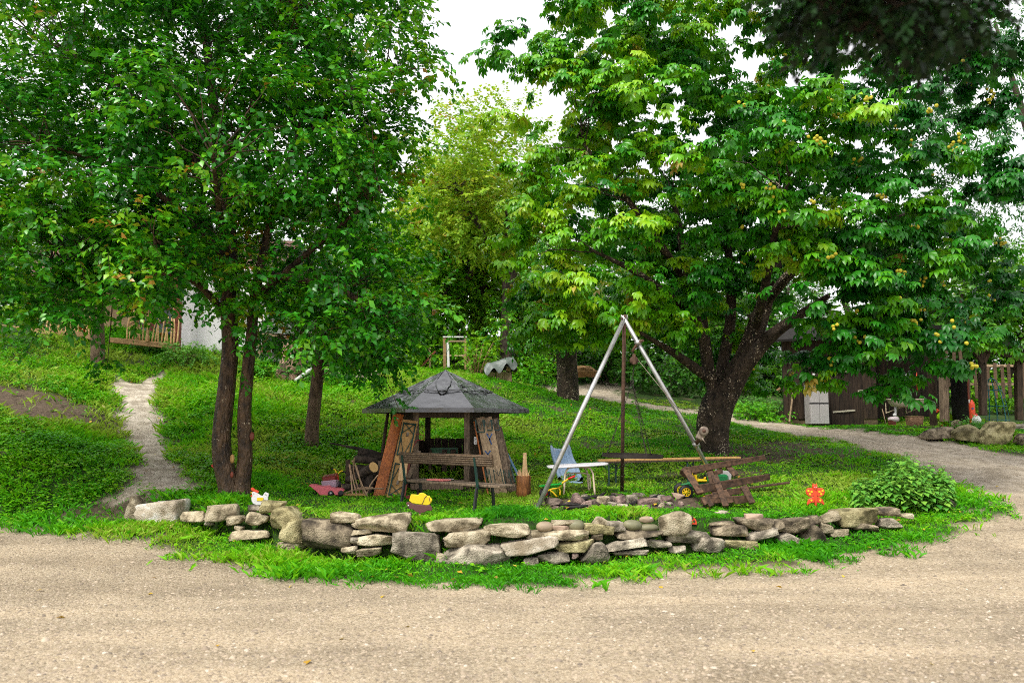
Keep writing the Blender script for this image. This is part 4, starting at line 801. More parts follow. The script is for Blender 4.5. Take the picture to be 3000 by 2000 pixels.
MB().box(trq(1420, 520) + (0, .02, 0), (.55, .2, .12)).build('chassis', PL['dgreen'], trk, .02); MB().box(trq(1600, 470) + (0, .02, .02), (.3, .22, .2), None, .9).build('bonnet', PL['dgreen'], trk, .03)
MB().box(trq(1215, 590, 13.32) + (.02, 0, .13), (.2, .12, .035), (0, R(-12), 0)).build('mudguard', PL['dgreen'], trk, .01)
MB().box(trq(1375, 450) + (0, 0, -.01), (.2, .2, .04)).build('seat', PL['yellow'], trk, .015); MB().box(trq(1325, 420) + (-.01, 0, .0), (.035, .2, .13), (0, R(-12), 0)).build('seat_back', PL['yellow'], trk, .012)
MB().lathe([(.06, -.008), (.075, 0), (.06, .008)], trq(1440, 410), 16, 'x', cap=False).build('steering_wheel', PL['black'], trk); MB().box(trq(1450, 425), (.09, .05, .03), (0, R(-15), 0)).build('lever', PL['yellow'], trk, .008)
MB().box(trq(1480, 435), (.08, .12, .08)).build('dashboard', PL['green'], trk, .01); MB().box(trq(1520, 595), (.07, .04, .05)).build('pedal', PL['yellow'], trk, .01); MB().box(trq(1700, 555), (.1, .06, .04)).build('front_axle', PL['green'], trk)
o = thing('plastic_sheet', 'grey plastic sheet wedged behind the pallet', 'sheet', q4(1640, 400, 13.7)); MB().box((0, 0, 0), (.28, .02, .17), (0, R(8), 0)).build('sheet', PL['grey'], o, .004)
pal0 = zat(q4(1560, 740, 12.6)); pal = thing('broken_pallet', 'broken dark wooden pallet leaning at a tilt by the fire pit', 'pallet', pal0)
def pq(x, y): py = 1290 + y / 3.92; return q4(x, y, 12.55 + (1480 - py) / 130 * .6) - pal0
def slat(name, a, b, wd, th, off=0, wdir=(1, 0, 0), tp=1): return MB().beam(np.array(pq(*a)) + (0, off, 0), np.array(pq(*b)) + (0, off, 0), wd * 1.15, th * 1.2, wdir, tp, .004).build(name, WD['pallet'], pal, .005)
slat('stringer', (1215, 345), (2120, 190), .095, .07, .0, (0, 0, 1), .6); slat('stringer', (1350, 560), (2170, 415), .115, .07, .0, (0, 0, 1), .7); slat('stringer', (1400, 690), (1930, 665), .08, .07, .05, (0, 0, 1), .9)
slat('slat', (1205, 340), (1375, 600), .10, .025, -.05); slat('slat', (1490, 330), (1585, 720), .09, .025, .05); slat('slat', (1530, 400), (1665, 750), .085, .03, -.055); slat('slat', (1700, 290), (1800, 400), .09, .025, .05)
slat('slat', (1850, 520), (1965, 715), .085, .025, -.05); slat('slat', (1895, 510), (1985, 700), .03, .03, -.03); slat('slat', (1640, 560), (1725, 720), .11, .025, .05); slat('slat', (1420, 640), (1510, 745), .08, .025, -.04); slat('slat', (1395, 660), (1440, 730), .06, .03, -.05)
slat('board', (1700, 600), (1860, 580), .085, .03, .06, (0, 0, 1)); slat('board', (1770, 690), (1920, 670), .10, .03, .02, (0, 0, 1)); slat('board', (1300, 375), (1430, 345), .05, .03, .04, (0, 0, 1)); slat('board', (1550, 380), (1650, 350), .07, .025, .08, (0, 0, 1)); slat('board', (1450, 660), (1540, 640), .07, .03, .06, (0, 0, 1)); slat('board', (1500, 310), (1660, 290), .06, .03, .06, (0, 0, 1))
slat('block', (1180, 330), (1255, 390), .10, .09, .03); slat('block', (1340, 545), (1395, 600), .10, .09, .03)
o = thing('scrap_board', 'thin reddish scrap board lying right of the pallet', 'board', zat(q4(2100, 470, 13.9))); MB().beam((-.5, 0, .05), (.5, .2, .16), .12, .03, (0, 1, 0)).build('board', WD['pallet'], o, .004)

# ------------------------------------------------------------------ shed, shelter and what stands there
def q5(x, y, d): return at(2250 + x / 3.136, 950 + y / 3.136, d)
DW = mat('creosoted_planks', (.062, .039, .024), (.016, .011, .008), scale=5, stretch=(6, 6, .5), rough=.8, bump=.5, rnd=.35)
ds = 25.0; zs = 1.72
def sx(zx, d=ds): return float(q5(zx, 900, d)[0])
shed = thing('shed', 'dark weathered plank shed with an open shelter beside the road', 'shed', (sx(600), ds, zs)); sh0 = np.array(shed.location)
xa, xb = sx(150), sx(1010); n = 20
for i in range(n):
    x = xa + (xb - xa) * (i + .5) / n; top = 2.7 + rng.uniform(-.03, .03); bot = .22 if i < 5 or i > 16 else .0
    MB().box(np.array([x, ds + rng.normal(0, .006), zs + (top + bot) / 2]) - sh0, ((xb - xa) / n * rng.uniform(.93, .985), .03, top - bot)).build('plank', DW, shed, .004)
MB().box(np.array([(xa + xb) / 2, ds + .06, zs + 1.4]) - sh0, (xb - xa - .02, .05, 2.6)).build('lining', MT['blackm'], shed)
MB().box(np.array([(xa + xb) / 2, ds + .08, zs + .1]) - sh0, (xb - xa, .14, .36)).build('plinth', mat('rough_plinth_render', (.20, .145, .08), (.09, .065, .04), scale=9, rough=.95, bump=.9), shed)
for (x0, x1, y0, y1) in ((590, 730, 455, 430), (595, 800, 805, 788), (825, 875, 612, 607)):
    MB().beam(q5(x0, y0, ds - .035) - sh0, q5(x1, y1, ds - .035) - sh0, .05, .012, (0, 0, 1)).build('strap_hinge', mat('cream_hinge', (.55, .50, .38), rough=.5), shed)
# side wall going back, rear wall and inside of the shelter
for i in range(8): MB().box(np.array([xb, ds + .2 + i * .31, zs + 1.3]) - sh0, (.03, .29, 2.6)).build('plank', DW, shed, .004)
xe = sx(1640, 24)
for i in range(12): MB().box(np.array([xb + .25 + i * .28, ds + 2.4, zs + 1.35]) - sh0, (.265, .03, 2.7)).build('plank', DW, shed, .004)
for x0, x1 in ((1530, 1610),): MB().box(np.array([(sx(x0, 24) + sx(x1, 24)) / 2, 24.3, zs + 1.0]) - sh0, (.22, .04, 2.3)).build('jamb_board', WD['dark'], shed)
MB().box(np.array([(xb + xe) / 2 + .1, 24.0, zs - .12]) - sh0, (xe - xb + .9, 2.2, .24)).build('deck', WD['dark'], shed, .01)
MB().box(np.array([(xb + xe) / 2 + .1, 22.88, zs - .05]) - sh0, (xe - xb + .9, .04, .1)).build('deck_edge', WD['dark'], shed, .005); MB().box(np.array([(xb + xe) / 2 + .3, 22.84, zs - .19]) - sh0, (xe - xb + .6, .04, .13)).build('deck_edge', WD['dark'], shed, .005)
for (zx, y0, y1, d, wd) in ((1635, 380, 895, 23.6, .2), (1988, 180, 835, 22.8, .17), (2320, 250, 880, 22.8, .17)):
    MB().beam(q5(zx - 12, y1, d) - sh0, q5(zx - 25, y0, d) - sh0, wd, wd).build('post', WD['grey'] if zx < 1700 else WD['dark'], shed, .01)
for zx in (1965, 2300):
    for s in (-1, 1): MB().beam(q5(zx + 12, 370, 22.75) - sh0, q5(zx + s * 75, 235, 22.75) - sh0, .1, .09, (0, 1, 0)).build('brace', WD['dark'], shed, .006)
rA, rB = q5(1690, 20, 22.0), q5(2500, 240, 22.0); rA2 = rA + (0, 5, .9); rB2 = rB + (0, 5, .9); rL = q5(300, -330, 22.4); ROOFM = mat('dark_felt_roof', (.03, .027, .024), (.016, .015, .014), scale=8, rough=.95, bump=.5, spec=.08)
ro = MB(); ro.add([rA, rB, rB2, rA2, rA - (0, 0, .12), rB - (0, 0, .12), rB2 - (0, 0, .12), rA2 - (0, 0, .12)] - sh0, [(0, 1, 2, 3), (7, 6, 5, 4), (0, 4, 5, 1), (1, 5, 6, 2), (2, 6, 7, 3), (3, 7, 4, 0)]); ro = ro.build('shelter_roof', ROOFM, shed)
MB().beam(q5(1690, 120, 22.6) - sh0, q5(2500, 335, 22.6) - sh0, .3, .12, (0, 0, 1)).build('fascia_beam', WD['dark'], ro, .01)
MB().add([np.array([xa - .4, ds - .5, zs + 2.65]) - sh0, np.array([float(rA[0]), ds - .5, zs + 2.9]) - sh0, np.array([float(rA[0]), ds + 3, zs + 3.6]) - sh0, np.array([xa - .4, ds + 3, zs + 3.3]) - sh0,
          np.array([xa - .4, ds - .5, zs + 2.58]) - sh0, np.array([float(rA[0]), ds - .5, zs + 2.8]) - sh0, np.array([float(rA[0]), ds + 3, zs + 3.5]) - sh0, np.array([xa - .4, ds + 3, zs + 3.2]) - sh0],
         [(0, 1, 2, 3), (7, 6, 5, 4), (0, 4, 5, 1), (1, 5, 6, 2), (2, 6, 7, 3), (3, 7, 4, 0)]).build('roof', ROOFM, shed)
MB().box(np.array([(xb + xe) / 2, 23.4, zs + 2.55]) - sh0, (xe - xb + 1.2, .12, .24)).build('lintel', WD['dark'], shed, .01)
dr = thing('open_door', 'black door panel standing open beside the shelter post', 'door', q5(1860, 905, 23.0)); MB().beam(q5(1860, 905, 23.0) - np.array(dr.location) + (0, 0, .72), q5(1700, 890, 24.2) - np.array(dr.location) + (0, 0, .72), 1.44, .035, (0, 0, 1)).build('panel', mat('black_door_paint', (.018, .016, .016), (.01, .009, .009), rough=.6), dr, .004)
MB().box((-.02, -.03, .74), (.045, .03, 1.46)).build('edge_strip', WD['redbrown'], dr, .004); MB().box((-.03, -.055, .62), (.035, .02, .1)).build('handle', PL['white'], dr, .004)
# cabinet
d = 24.5; c0 = q5(452, 913, d); cab = thing('storage_cabinet', 'tall grey two-part plastic cabinet against the shed', 'cabinet', c0, R(2)); wd = 172 / 3.136 / S(d)
for z0, z1, nm in ((.0, .60, 'lower_door'), (.64, 1.27, 'upper_door')):
    for s in (-1, 1): MB().box((s * wd / 4, -.215, (z0 + z1) / 2), (wd / 2 - .012, .02, z1 - z0 - .01)).build(nm, PL['grey'], cab, .004)
MB().box((0, 0, .635), (wd + .01, .4, 1.27)).build('body', mat('grey_cabinet_shell', (.40, .375, .37), rough=.55), cab, .006); MB().box((0, -.2, .62), (wd + .016, .06, .022)).build('dark_band', PL['black'], cab); MB().box((0, .0, 1.285), (wd + .05, .46, .03)).build('top', PL['black'], cab, .005)
for nm, lbl, zx, bc, cc in (('spray_bottle', 'white spray bottle on top of the cabinet', 418, PL['white'], PL['white']), ('cleaner_bottle', 'orange labelled bottle on top of the cabinet, beside the spray bottle', 500, PL['white'], PL['ypaint'])):
    o = thing(nm, lbl, 'bottle', np.array([float(q5(zx, 500, d)[0]), d, c0[2] + 1.302])); MB().lathe([(.045, 0), (.05, .02), (.05, .11), (.03, .155), (.018, .165), (.018, .19)], n=14).build('body', bc, o)
    if nm == 'spray_bottle': MB().box((0, 0, .215), (.05, .03, .05)).build('spray_head', PL['white'], o, .006); MB().beam((-.02, 0, .235), (.06, 0, .225), .02, .02, (0, 1, 0)).build('nozzle', PL['white'], o); MB().beam((.03, 0, .21), (.045, 0, .17), .015, .012, (0, 1, 0)).build('trigger', PL['white'], o)
    else: MB().lathe([(.02, .185), (.02, .21), (0, .212)], n=12).build('cap', PL['white'], o); MB().lathe([(.0508, .03), (.0508, .1)], n=14).build('sticker', PL['orange'], o)
o = thing('lean_board', 'thin pale lath leaning at the left corner of the shed', 'board', q5(195, 890, 24.6)); MB().beam((0, 0, 0), q5(232, 600, 24.9) - q5(195, 890, 24.6), .04, .03).build('lath', WD['brown'], o)
o = thing('wire_frame', 'pale timber frame with wire mesh leaning behind the shed corner', 'frame', q5(80, 610, 26)); a0 = q5(80, 610, 26); MB().beam((0, 0, 0), q5(215, 510, 26.4) - a0, .07, .05).build('rail', WD['fence'], o); MB().beam((.1, 0.05, -.02), q5(230, 600, 26.6) - a0, .05, .04).build('rail', WD['fence'], o)
o = thing('dark_box', 'low dark box in the weeds left of the shed', 'box', q5(175, 880, 25.5)); MB().box((0, 0, .14), (.4, .4, .3)).build('box', WD['dark'], o, .01)
# sink
d = 23.7; bs = thing('bath_sink', 'cream enamel tub mounted as a sink in the shelter', 'sink', q5(1270, 720, d)); b0 = np.array(bs.location)
V = []; Fs = []; m_ = 20
prof = [(1.0, 0), (.98, -.02), (.93, -.1), (.8, -.19), (.55, -.23), (.0, -.235)]
for k, zz in prof:
    for j in range(m_): t = 2 * math.pi * j / m_; V.append((.53 * k * np.sign(math.cos(t)) * abs(math.cos(t)) ** .6, .26 * k * np.sign(math.sin(t)) * abs(math.sin(t)) ** .6, zz * 1.0 + .1))
Fs = [(i * m_ + j, i * m_ + (j + 1) % m_, (i + 1) * m_ + (j + 1) % m_, (i + 1) * m_ + j) for i in range(len(prof) - 1) for j in range(m_)]
EN = mat('cream_enamel_tub', (.58, .50, .38), (.50, .43, .32), rough=.35, spec=.5)
MB().add(V, Fs, True).build('basin', EN, bs); g = MB(); rm = [(.55 * np.sign(math.cos(t)) * abs(math.cos(t)) ** .6, .275 * np.sign(math.sin(t)) * abs(math.sin(t)) ** .6, .1) for t in np.linspace(0, 2 * math.pi, 29)]; g.tube(rm, .016, 6, False); g.build('rim', EN, bs)
MB().tube([(-.33, 0, -.12), (-.33, 0, -.25), (-.33, 0, -.38)], .03, 10).build('drain_pipe', PL['white'], bs); MB().lathe([(0, -.06), (.05, -.03), (.05, .03), (0, .06)], (-.37, -.02, -.36), 12).build('siphon', PL['white'], bs)
for s in (-.5, .1): MB().beam((s, .24, -.3), (s + .38, -.1, -.1), .02, .015).build('bracket', MT['cream'], bs); MB().beam((s, .24, -.3), (s, .24, .0), .02, .015).build('bracket', MT['cream'], bs)
MB().box((.1, .3, .1), (.02, .02, .9)).build('rail', WD['dark'], bs)
zdk = zs
o = thing('bucket', 'red bucket with cloudy plastic bag below the sink', 'bucket', np.array([float(q5(1140, 915, 23.3)[0]), 23.3, zdk])); MB().lathe([(.10, 0), (.125, .2), (.13, .2)], n=16).build('pail', PL['rose'], o)
r_ = np.random.default_rng(5); V = ICO2[0] * (1 + .22 * (fbm(ICO2[0] * 2 + 5, 2) - .5)[:, None] * 2) * np.array([.17, .14, .09]) + (.04, -.02, .2); fastobj('bag', V, ICO2[1], PL['clear'], o)
MB().tube([(-.16, 0, 0), (-.22, .1, .5)], .012, 6).build('stick', WD['brown'], o)
o = thing('wicker_basket', 'brown wicker basket standing under the sink', 'basket', np.array([float(q5(1345, 908, 23.4)[0]), 23.4, zdk])); BK = mat('brown_wicker', (.36, .21, .12), (.20, .11, .06), scale=20, stretch=(3, 3, 1), rough=.7, bump=.6)
MB().box((0, 0, .14), (.36, .26, .28), None, 1.14).build('body', BK, o, .02); MB().tube([(x * .205, y * .15, .28) for x, y in ((-1, -1), (1, -1), (1, 1), (-1, 1), (-1, -1))], .014, 6).build('rim', BK, o)
for k in range(11): MB().tube([(-.17 + .034 * k, -.133, .01), (-.195 + .039 * k, -.152, .27)], .008, 5).build('rod', BK, o)
for lbl, zx0, zy0, zx1, zy1, m_ in (('thin white tube hanging on the shelter wall', 1270, 450, 1272, 560, PL['white']), ('thin orange handle hanging in the shelter', 1372, 440, 1380, 610, PL['orange'])):
    o = thing('hanging_rod', lbl, 'rod', q5(zx0, zy1, 24.2)); MB().tube([(0, 0, 0), q5(zx0, zy0, 24.2) - q5(zx1, zy1, 24.2)], .014, 6).build('rod', m_, o)
o = thing('wall_shelf', 'small grey shelf above the tub in the shelter', 'shelf', q5(1260, 565, 24.2)); MB().box((0, 0, 0), (.3, .15, .02), (0, R(4), 0)).build('board', WD['grey'], o)
# garden bird figure
d = 24.0; gbd = thing('bird_figure', 'lime green garden bird figure behind the shelter post', 'garden figure', np.array([float(q5(1618, 908, d)[0]), d, zdk])); V = ICO3[0] * np.array([.22, .18, .24]); V[:, 0] += .06 * (V[:, 2] < 0) * -V[:, 2]; V[:, 0] += .25 * np.clip(-V[:, 2], 0, 1)
fastobj('body', V + (0.02, 0, .25), ICO3[1], PL['lime'], gbd, smooth=True); fastobj('head', ICO3[0] * np.array([.10, .09, .08]) + (-.1, 0, .48), ICO3[1], PL['lime'], gbd, smooth=True)
MB().lathe([(.06, 0), (.035, .06), (0, .16)], (0, 0, 0), 10, 'x').build('beak', PL['orange'], gbd).location = (-.2, 0, .46); gbd.children[-1].rotation_euler = (0, 0, math.pi)
MB().lathe([(0, -.02), (.02, 0), (0, .02)], (-.13, -.085, .5), 8, 'y').build('eye', PL['black'], gbd); MB().box((-.08, -.01, .55), (.12, .08, .02)).build('cap', PL['maroon'], gbd, .006)
for s in (-.05, .09): MB().beam((s, 0, 0), (s, 0, .08), .04, .04).build('foot', PL['orange'], gbd)
o = thing('gas_bottle', 'tall orange-red cylinder leaning beside the black door', 'cylinder', q5(1885, 918, 22.7)); MB().lathe([(.07, 0), (.075, .02), (.075, .55), (.05, .64), (.02, .67), (.02, .7)], n=16).build('body', PL['orange'], o); MB().box((-.03, -.07, .45), (.05, .02, .04)).build('sticker', PL['navy'], o)
o = thing('hen_pot', 'white ceramic hen head with red comb beside the orange cylinder', 'garden figure', q5(1918, 918, 22.4)); MB().lathe([(.02, 0), (.12, .06), (.12, .14), (.08, .22), (.02, .27)], n=14).build('body', PL['white'], o); MB().beam((-.02, -.06, .2), (.0, -.02, .3), .08, .03, (1, 0, 0), .3).build('comb', PL['red'], o)
o = thing('grey_pot', 'small grey pot at the foot of the shelter post', 'pot', q5(1685, 915, 22.9)); MB().lathe([(.05, 0), (.07, .1), (.075, .1)], n=12).build('pot', PL['grey'], o)
ob = thing('trellis_obelisk', 'teal wire plant obelisk standing in the grass beyond the shelter', 'trellis', q5(2110, 905, 24)); 
for k in range(8):
    a = 2 * math.pi * k / 8 + .2; MB().tube(spline([(.32 * math.cos(a), .32 * math.sin(a), -.1), (.26 * math.cos(a), .26 * math.sin(a), .5), (.2 * math.cos(a) - .06, .2 * math.sin(a), 1.0), (.13 * math.cos(a) - .1, .13 * math.sin(a), 1.25), (-.12, 0, 1.36)], 4), .009, 5).build('wire', PL['teal'], ob)
for z, r_, ox in ((.08, .31, 0), (.5, .265, 0), (.98, .205, -.06)): MB().tube([(r_ * math.cos(t) + ox, r_ * math.sin(t), z) for t in np.linspace(0, 6.283, 20)], .009, 5, False).build('ring', PL['teal'], ob)
# boulders along the road
for lbl, x0, x1, y0, y1, kd, mt, dd in (('flat dark boulder beside the shelter deck', 1420, 1725, 945, 1055, 'slab', 'dark', 20.8), ('squarish mossy boulder beside the big yellow one', 1712, 1950, 918, 1082, 'block', 'moss', 20.3), ('largest boulder with yellow lichen by the road', 1915, 2285, 898, 1115, 'dome', 'moss', 20.0),
        ('small upright tan rock on the deck end', 1700, 1765, 875, 955, 'block', 'tan', 21.3), ('mossy boulder at the edge of the road, cut by the frame', 2270, 2420, 1005, 1112, 'dome', 'dark', 19.8), ('low grey rock behind the lichen boulder', 2150, 2350, 915, 960, 'slab', 'grey', 21.5)):
    rock('boulder', q5((x0 + x1) / 2, (y0 + y1) / 2, dd), ((x1 - x0) / 3.136 / S(dd), .7 if x1 - x0 > 150 else .35, (y1 - y0) / 3.136 / S(dd) * 1.1), kd, ST[mt], None, 500 + x0, 0, 0); tag(bpy.data.objects[-1] if False else COL.objects[-1], lbl, 'boulder', 'boulders along the road')
o = rock('boulder', at(2772, 1472, 13.0), (.33, .3, .17), 'dome', ST['grey'], None, 555); tag(o, 'half buried grey rock beside the nettles', 'boulder')
o = rock('boulder', at(2115, 1502, 12.1), (.22, .2, .08), 'round', ST['grey'], None, 556); tag(o, 'flat grey stone in the grass near the ladybird', 'boulder')
# paling fence behind the shelter
pf = thing('paling_fence', 'weathered wooden paling fence behind the shelter', 'fence', q5(1900, 640, 28)); p0 = np.array(pf.location)
for i in range(26):
    x = -1.4 + i * .24; hgt = rng.uniform(1.15, 1.35); zb = .25 if x < -.2 else -.15; MB().box((x, rng.normal(0, .02), zb + hgt / 2), (.11, .03, hgt), (0, rng.normal(0, .03), 0)).build('paling', WD['dark_x'], pf, .004)
for z in (.35, 1.0): MB().box((1.6, .04, z), (6.4, .04, .08)).build('rail', WD['brown'], pf)

# ------------------------------------------------------------------ house, stick fence and terrace on the left
dh = 24.6; hb = zat(at(610, 1045, dh)); hx0 = float(at(530, 1000, dh)[0]); hx1 = float(at(705, 1000, dh)[0]); zb = float(at(560, 1030, dh)[2]); PLAS = mat('white_lime_render', (.80, .78, .79), (.74, .72, .73), scale=2.5, rough=.9, bump=.15)
hs_ = thing('house', 'white rendered house with brown window frames up the slope', 'house', (hx0, dh, zb)); H0 = np.array(hs_.location)
MB().box(np.array([(hx0 + hx1) / 2 + .4, dh + 2, zb + 1.3]) - H0, (hx1 - hx0 + .8, 4, 2.6)).build('wall', PLAS, hs_, .01); MB().box(np.array([(hx0 + hx1) / 2 + .4, dh + 1.98, zb - .05]) - H0, (hx1 - hx0 + .84, 4.06, .14)).build('plinth', mat('grey_plinth', (.20, .18, .16), rough=.9), hs_)
MB().box(np.array([hx0 - 2.6, dh + 2.6, zb + 1.3]) - H0, (5.2, 2.6, 2.6)).build('side_wall', mat('ochre_render', (.50, .34, .20), (.42, .28, .16), scale=3, rough=.9), hs_, .01)
rf = MB(); yy0, yy1 = dh - .12, dh + 4.4
rf.add([np.array(p) - H0 for p in ((hx0 - 5.6, yy0 + .8, zb + 2.5), (hx1 + 1.2, yy0, zb + 2.55), (hx1 + 1.2, (yy0 + yy1) / 2, zb + 4), (hx0 - 5.6, (yy0 + yy1) / 2, zb + 4), (hx1 + 1.2, yy1, zb + 2.55), (hx0 - 5.6, yy1, zb + 2.55))], [(0, 1, 2, 3), (3, 2, 4, 5), (0, 3, 5), (1, 4, 2)])
rf.build('roof', mat('brown_roof_tiles', (.16, .085, .06), (.09, .05, .04), scale=10, rough=.85, bump=.6), hs_)
GL = mat('dark_window_glass', (.10, .115, .12), (.06, .07, .075), scale=1.5, rough=.08, spec=.6)
wy = dh + 1.28
for (x0, x1, y0, y1) in ((450, 515, 880, 1005), (400, 446, 900, 1005), (60, 120, 860, 960)):
    a = at(x0, y1, wy); b = at(x1, y0, wy); cxx, czz = (a[0] + b[0]) / 2, (a[2] + b[2]) / 2; ww, hh = b[0] - a[0], b[2] - a[2]
    win = MB().box(np.array([cxx, wy, czz]) - H0, (ww, .03, hh)).build('window', GL, hs_)
    for s in (-1, 1): MB().box(np.array([cxx + s * ww / 2, wy - .03, czz]) - H0, (.09, .06, hh)).build('frame', WD['redbrown'], win, .004)
    for z in (-.5, -.02, .3, .5): MB().box(np.array([cxx, wy - .025, czz + z * hh]) - H0, (ww, .05, .07)).build('frame', WD['redbrown'], win, .004)
for x, w_ in ((hx0 + .62, .16),): MB().box(np.array([x + 1.08, dh - .015, zb + .5]) - H0, (.12, .02, .9)).build('vent_panel', PL['grey'], hs_)
wpn = MB().box(np.array([hx0 + 1.38, dh - .01, zb + 1.45]) - H0, (.5, .04, .7)).build('window', GL, hs_)
for s in (-1, 1): MB().box(np.array([hx0 + 1.38 + s * .27, dh - .025, zb + 1.45]) - H0, (.05, .05, .76)).build('frame', WD['redbrown'], wpn)
o = thing('porch_post', 'thick brown timber post at the corner of the white house', 'post', at(521, 1012, 24.0)); MB().beam((0, 0, -.2), at(521, 800, 24.0) - at(521, 1012, 24.0), .16, .14).build('post', WD['redbrown'], o, .01); MB().beam((-.09, -.02, -.2), at(513, 800, 24.0) - at(521, 1012, 24.0) + (0, 0, 0), .06, .1).build('edging', WD['fence'], o)
sf = thing('stick_fence', 'rustic fence of peeled hazel rods on old timbers', 'fence', at(450, 1000, 23.6)); f0 = np.array(sf.location)
for i, px in enumerate(list(np.linspace(372, 518, 17)) + list(np.linspace(100, 285, 17))):
    base = np.interp(px, [0, 100, 285, 372, 518], [958, 962, 985, 990, 1008]); d = 23.55; hp = rng.uniform(60, 84) if px > 300 else rng.uniform(38, 62); ln = rng.normal(6, 5)
    P = spline([at(px, base + 4, d), at(px + ln * .4 + rng.normal(0, 1.5), base - hp * .5, d), at(px + ln, base - hp, d)], 3); MB().tube(P - f0, np.linspace(.026, .018, len(P)), 6).build('rod', WD['hazel'], sf)
for a, b in (((372, 965), (520, 975)), ((372, 935), (520, 942))): MB().tube(spline([at(*a, 23.62) - f0, at((a[0] + b[0]) / 2, (a[1] + b[1]) / 2 + 2, 23.62) - f0, at(*b, 23.62) - f0], 4), .006, 4).build('wire', MT['alu'], sf)
for lbl, x0, y0, x1, y1 in (('bleached timber sleeper below the hazel rods, nearest the post', 322, 996, 505, 1014), ('grey timber sleeper left of the small trunk', 215, 978, 300, 992), ('long bleached sleeper at the far end of the fence', 0, 960, 218, 980)):
    o = thing('timber_sleeper', lbl, 'sleeper', at((x0 + x1) / 2, (y0 + y1) / 2 + 6, 23.5)); MB().beam(at(x0, y0, 23.5) - np.array(o.location), at(x1, y1, 23.5) - np.array(o.location), .16, .14, (0, 0, 1), 1, .006).build('timber', WD['fence'], o, .012)
for lbl, x0, y0, x1, y1 in (('slanting pale rail across the hazel fence', 375, 952, 485, 892), ('upright fence post among the hazel rods', 432, 1000, 433, 905), ('forked pale branch standing in the fence', 405, 990, 398, 895)):
    o = thing('fence_rail', lbl, 'rail', at(x0, y0, 23.4)); MB().beam((0, 0, 0), at(x1, y1, 23.4) - at(x0, y0, 23.4), .06, .05).build('rail', WD['fence'], o, .008)
for px, col, nm in ((502, 'navy', 'blue bowl hanging'), (478, 'orange', 'orange flower pot standing'), (243, 'orange', 'small orange pot half hidden')):
    o = thing('flower_pot', nm + ' behind the hazel fence', 'pot', at(px, 992 if px > 300 else 972, 24.1)); MB().lathe([(.08, 0), (.12, .16), (.13, .16), (.12, .15)], n=12).build('pot', PL[col], o)
# stump, pipes, small lean-to
st = thing('old_stump', 'tall split tree stump strapped with wire on the bank', 'stump', zat(at(845, 1118, 23.2))); b0 = np.array(st.location)
V = []; Fs = []; m_ = 16; zz = [-.15, 0, .18, .4, .65, .95, 1.2]; rr = [.52, .48, .38, .30, .24, .22, .26]
for i, (z, r_) in enumerate(zip(zz, rr)):
    for j in range(m_): t = 2 * math.pi * j / m_; k = 1 + .18 * math.sin(5 * t + 1) + .1 * math.sin(9 * t + i * .3); V.append((r_ * k * math.cos(t) + .05 * z, r_ * k * math.sin(t), z + (.12 * math.sin(3 * t) if i == 6 else 0)))
Fs = [(i * m_ + j, i * m_ + (j + 1) % m_, (i + 1) * m_ + (j + 1) % m_, (i + 1) * m_ + j) for i in range(6) for j in range(m_)] + [tuple(6 * m_ + j for j in range(m_))]
MB().add(V, Fs, True).build('trunk', mat('pinkish_dead_wood', (.42, .27, .19), (.16, .09, .06), scale=4, stretch=(4, 4, .8), rough=.85, bump=.8, bdist=.03), st)
MB().tube([(.40 * math.cos(t), .40 * math.sin(t), .2 + .04 * math.sin(2 * t)) for t in np.linspace(0, 6.283, 24)], .012, 5, False).build('strap', MT['chain'], st); MB().plate([(-.12, 0), (.12, .03), (.14, .25), (-.06, .27)], .02, (-.1, -.4, .2)).build('loose_bark', WD['grey'], st)
o = thing('white_pipe', 'white plastic pipe slanting from the bank', 'pipe', at(860, 1119, 22.8)); MB().tube([(0, 0, 0), at(925, 1070, 23.2) - at(860, 1119, 22.8)], .055, 12).build('pipe', PL['white'], o)
o = thing('black_pipe', 'long black drain pipe lying along the terrace edge', 'pipe', at(980, 1075, 24.2)); MB().tube(np.array([at(868, 1062, 24.0), at(980, 1068, 24.2), at(1090, 1085, 24.4)]) - np.array(o.location), .075, 14).build('pipe', PL['black'], o)
o = thing('concrete_edge', 'pale concrete kerb under the black pipe', 'kerb', at(1000, 1102, 24.0)); MB().box((0, .1, .05), (2.3, .3, .32), (0, R(2.5), 0)).build('kerb', mat('pale_concrete', (.40, .33, .27), (.26, .21, .17), scale=6, rough=.9, bump=.6), o, .02)
lt = thing('lean_to', 'small lean-to with red panel beside the stump', 'lean-to', at(810, 1072, 24.4)); l0 = np.array(lt.location)
def lq(x, y, d=24.4): return at(x, y, d) - l0
MB().beam(lq(745, 980, 24.0), lq(872, 992, 24.3), .1, .9, (0, 0, 1)).build('roof', WD['brown'], lt, .01); MB().box(lq(780, 1012), (.28, .05, .42)).build('red_panel', mat('flaking_red_paint', (.42, .10, .085), (.28, .07, .06), scale=5, rough=.7), lt); MB().box(lq(812, 1012, 24.6), (.32, .05, .45)).build('opening_shade_panel', MT['blackm'], lt); MB().box(lq(806, 1052), (.9, .3, .16)).build('sill', PL['grey'], lt, .01)  # black board stands in for the shade inside the lean-to
for x in (760, 855): MB().beam(lq(x, 1072), lq(x, 985), .08, .08).build('post', WD['brown'], lt)
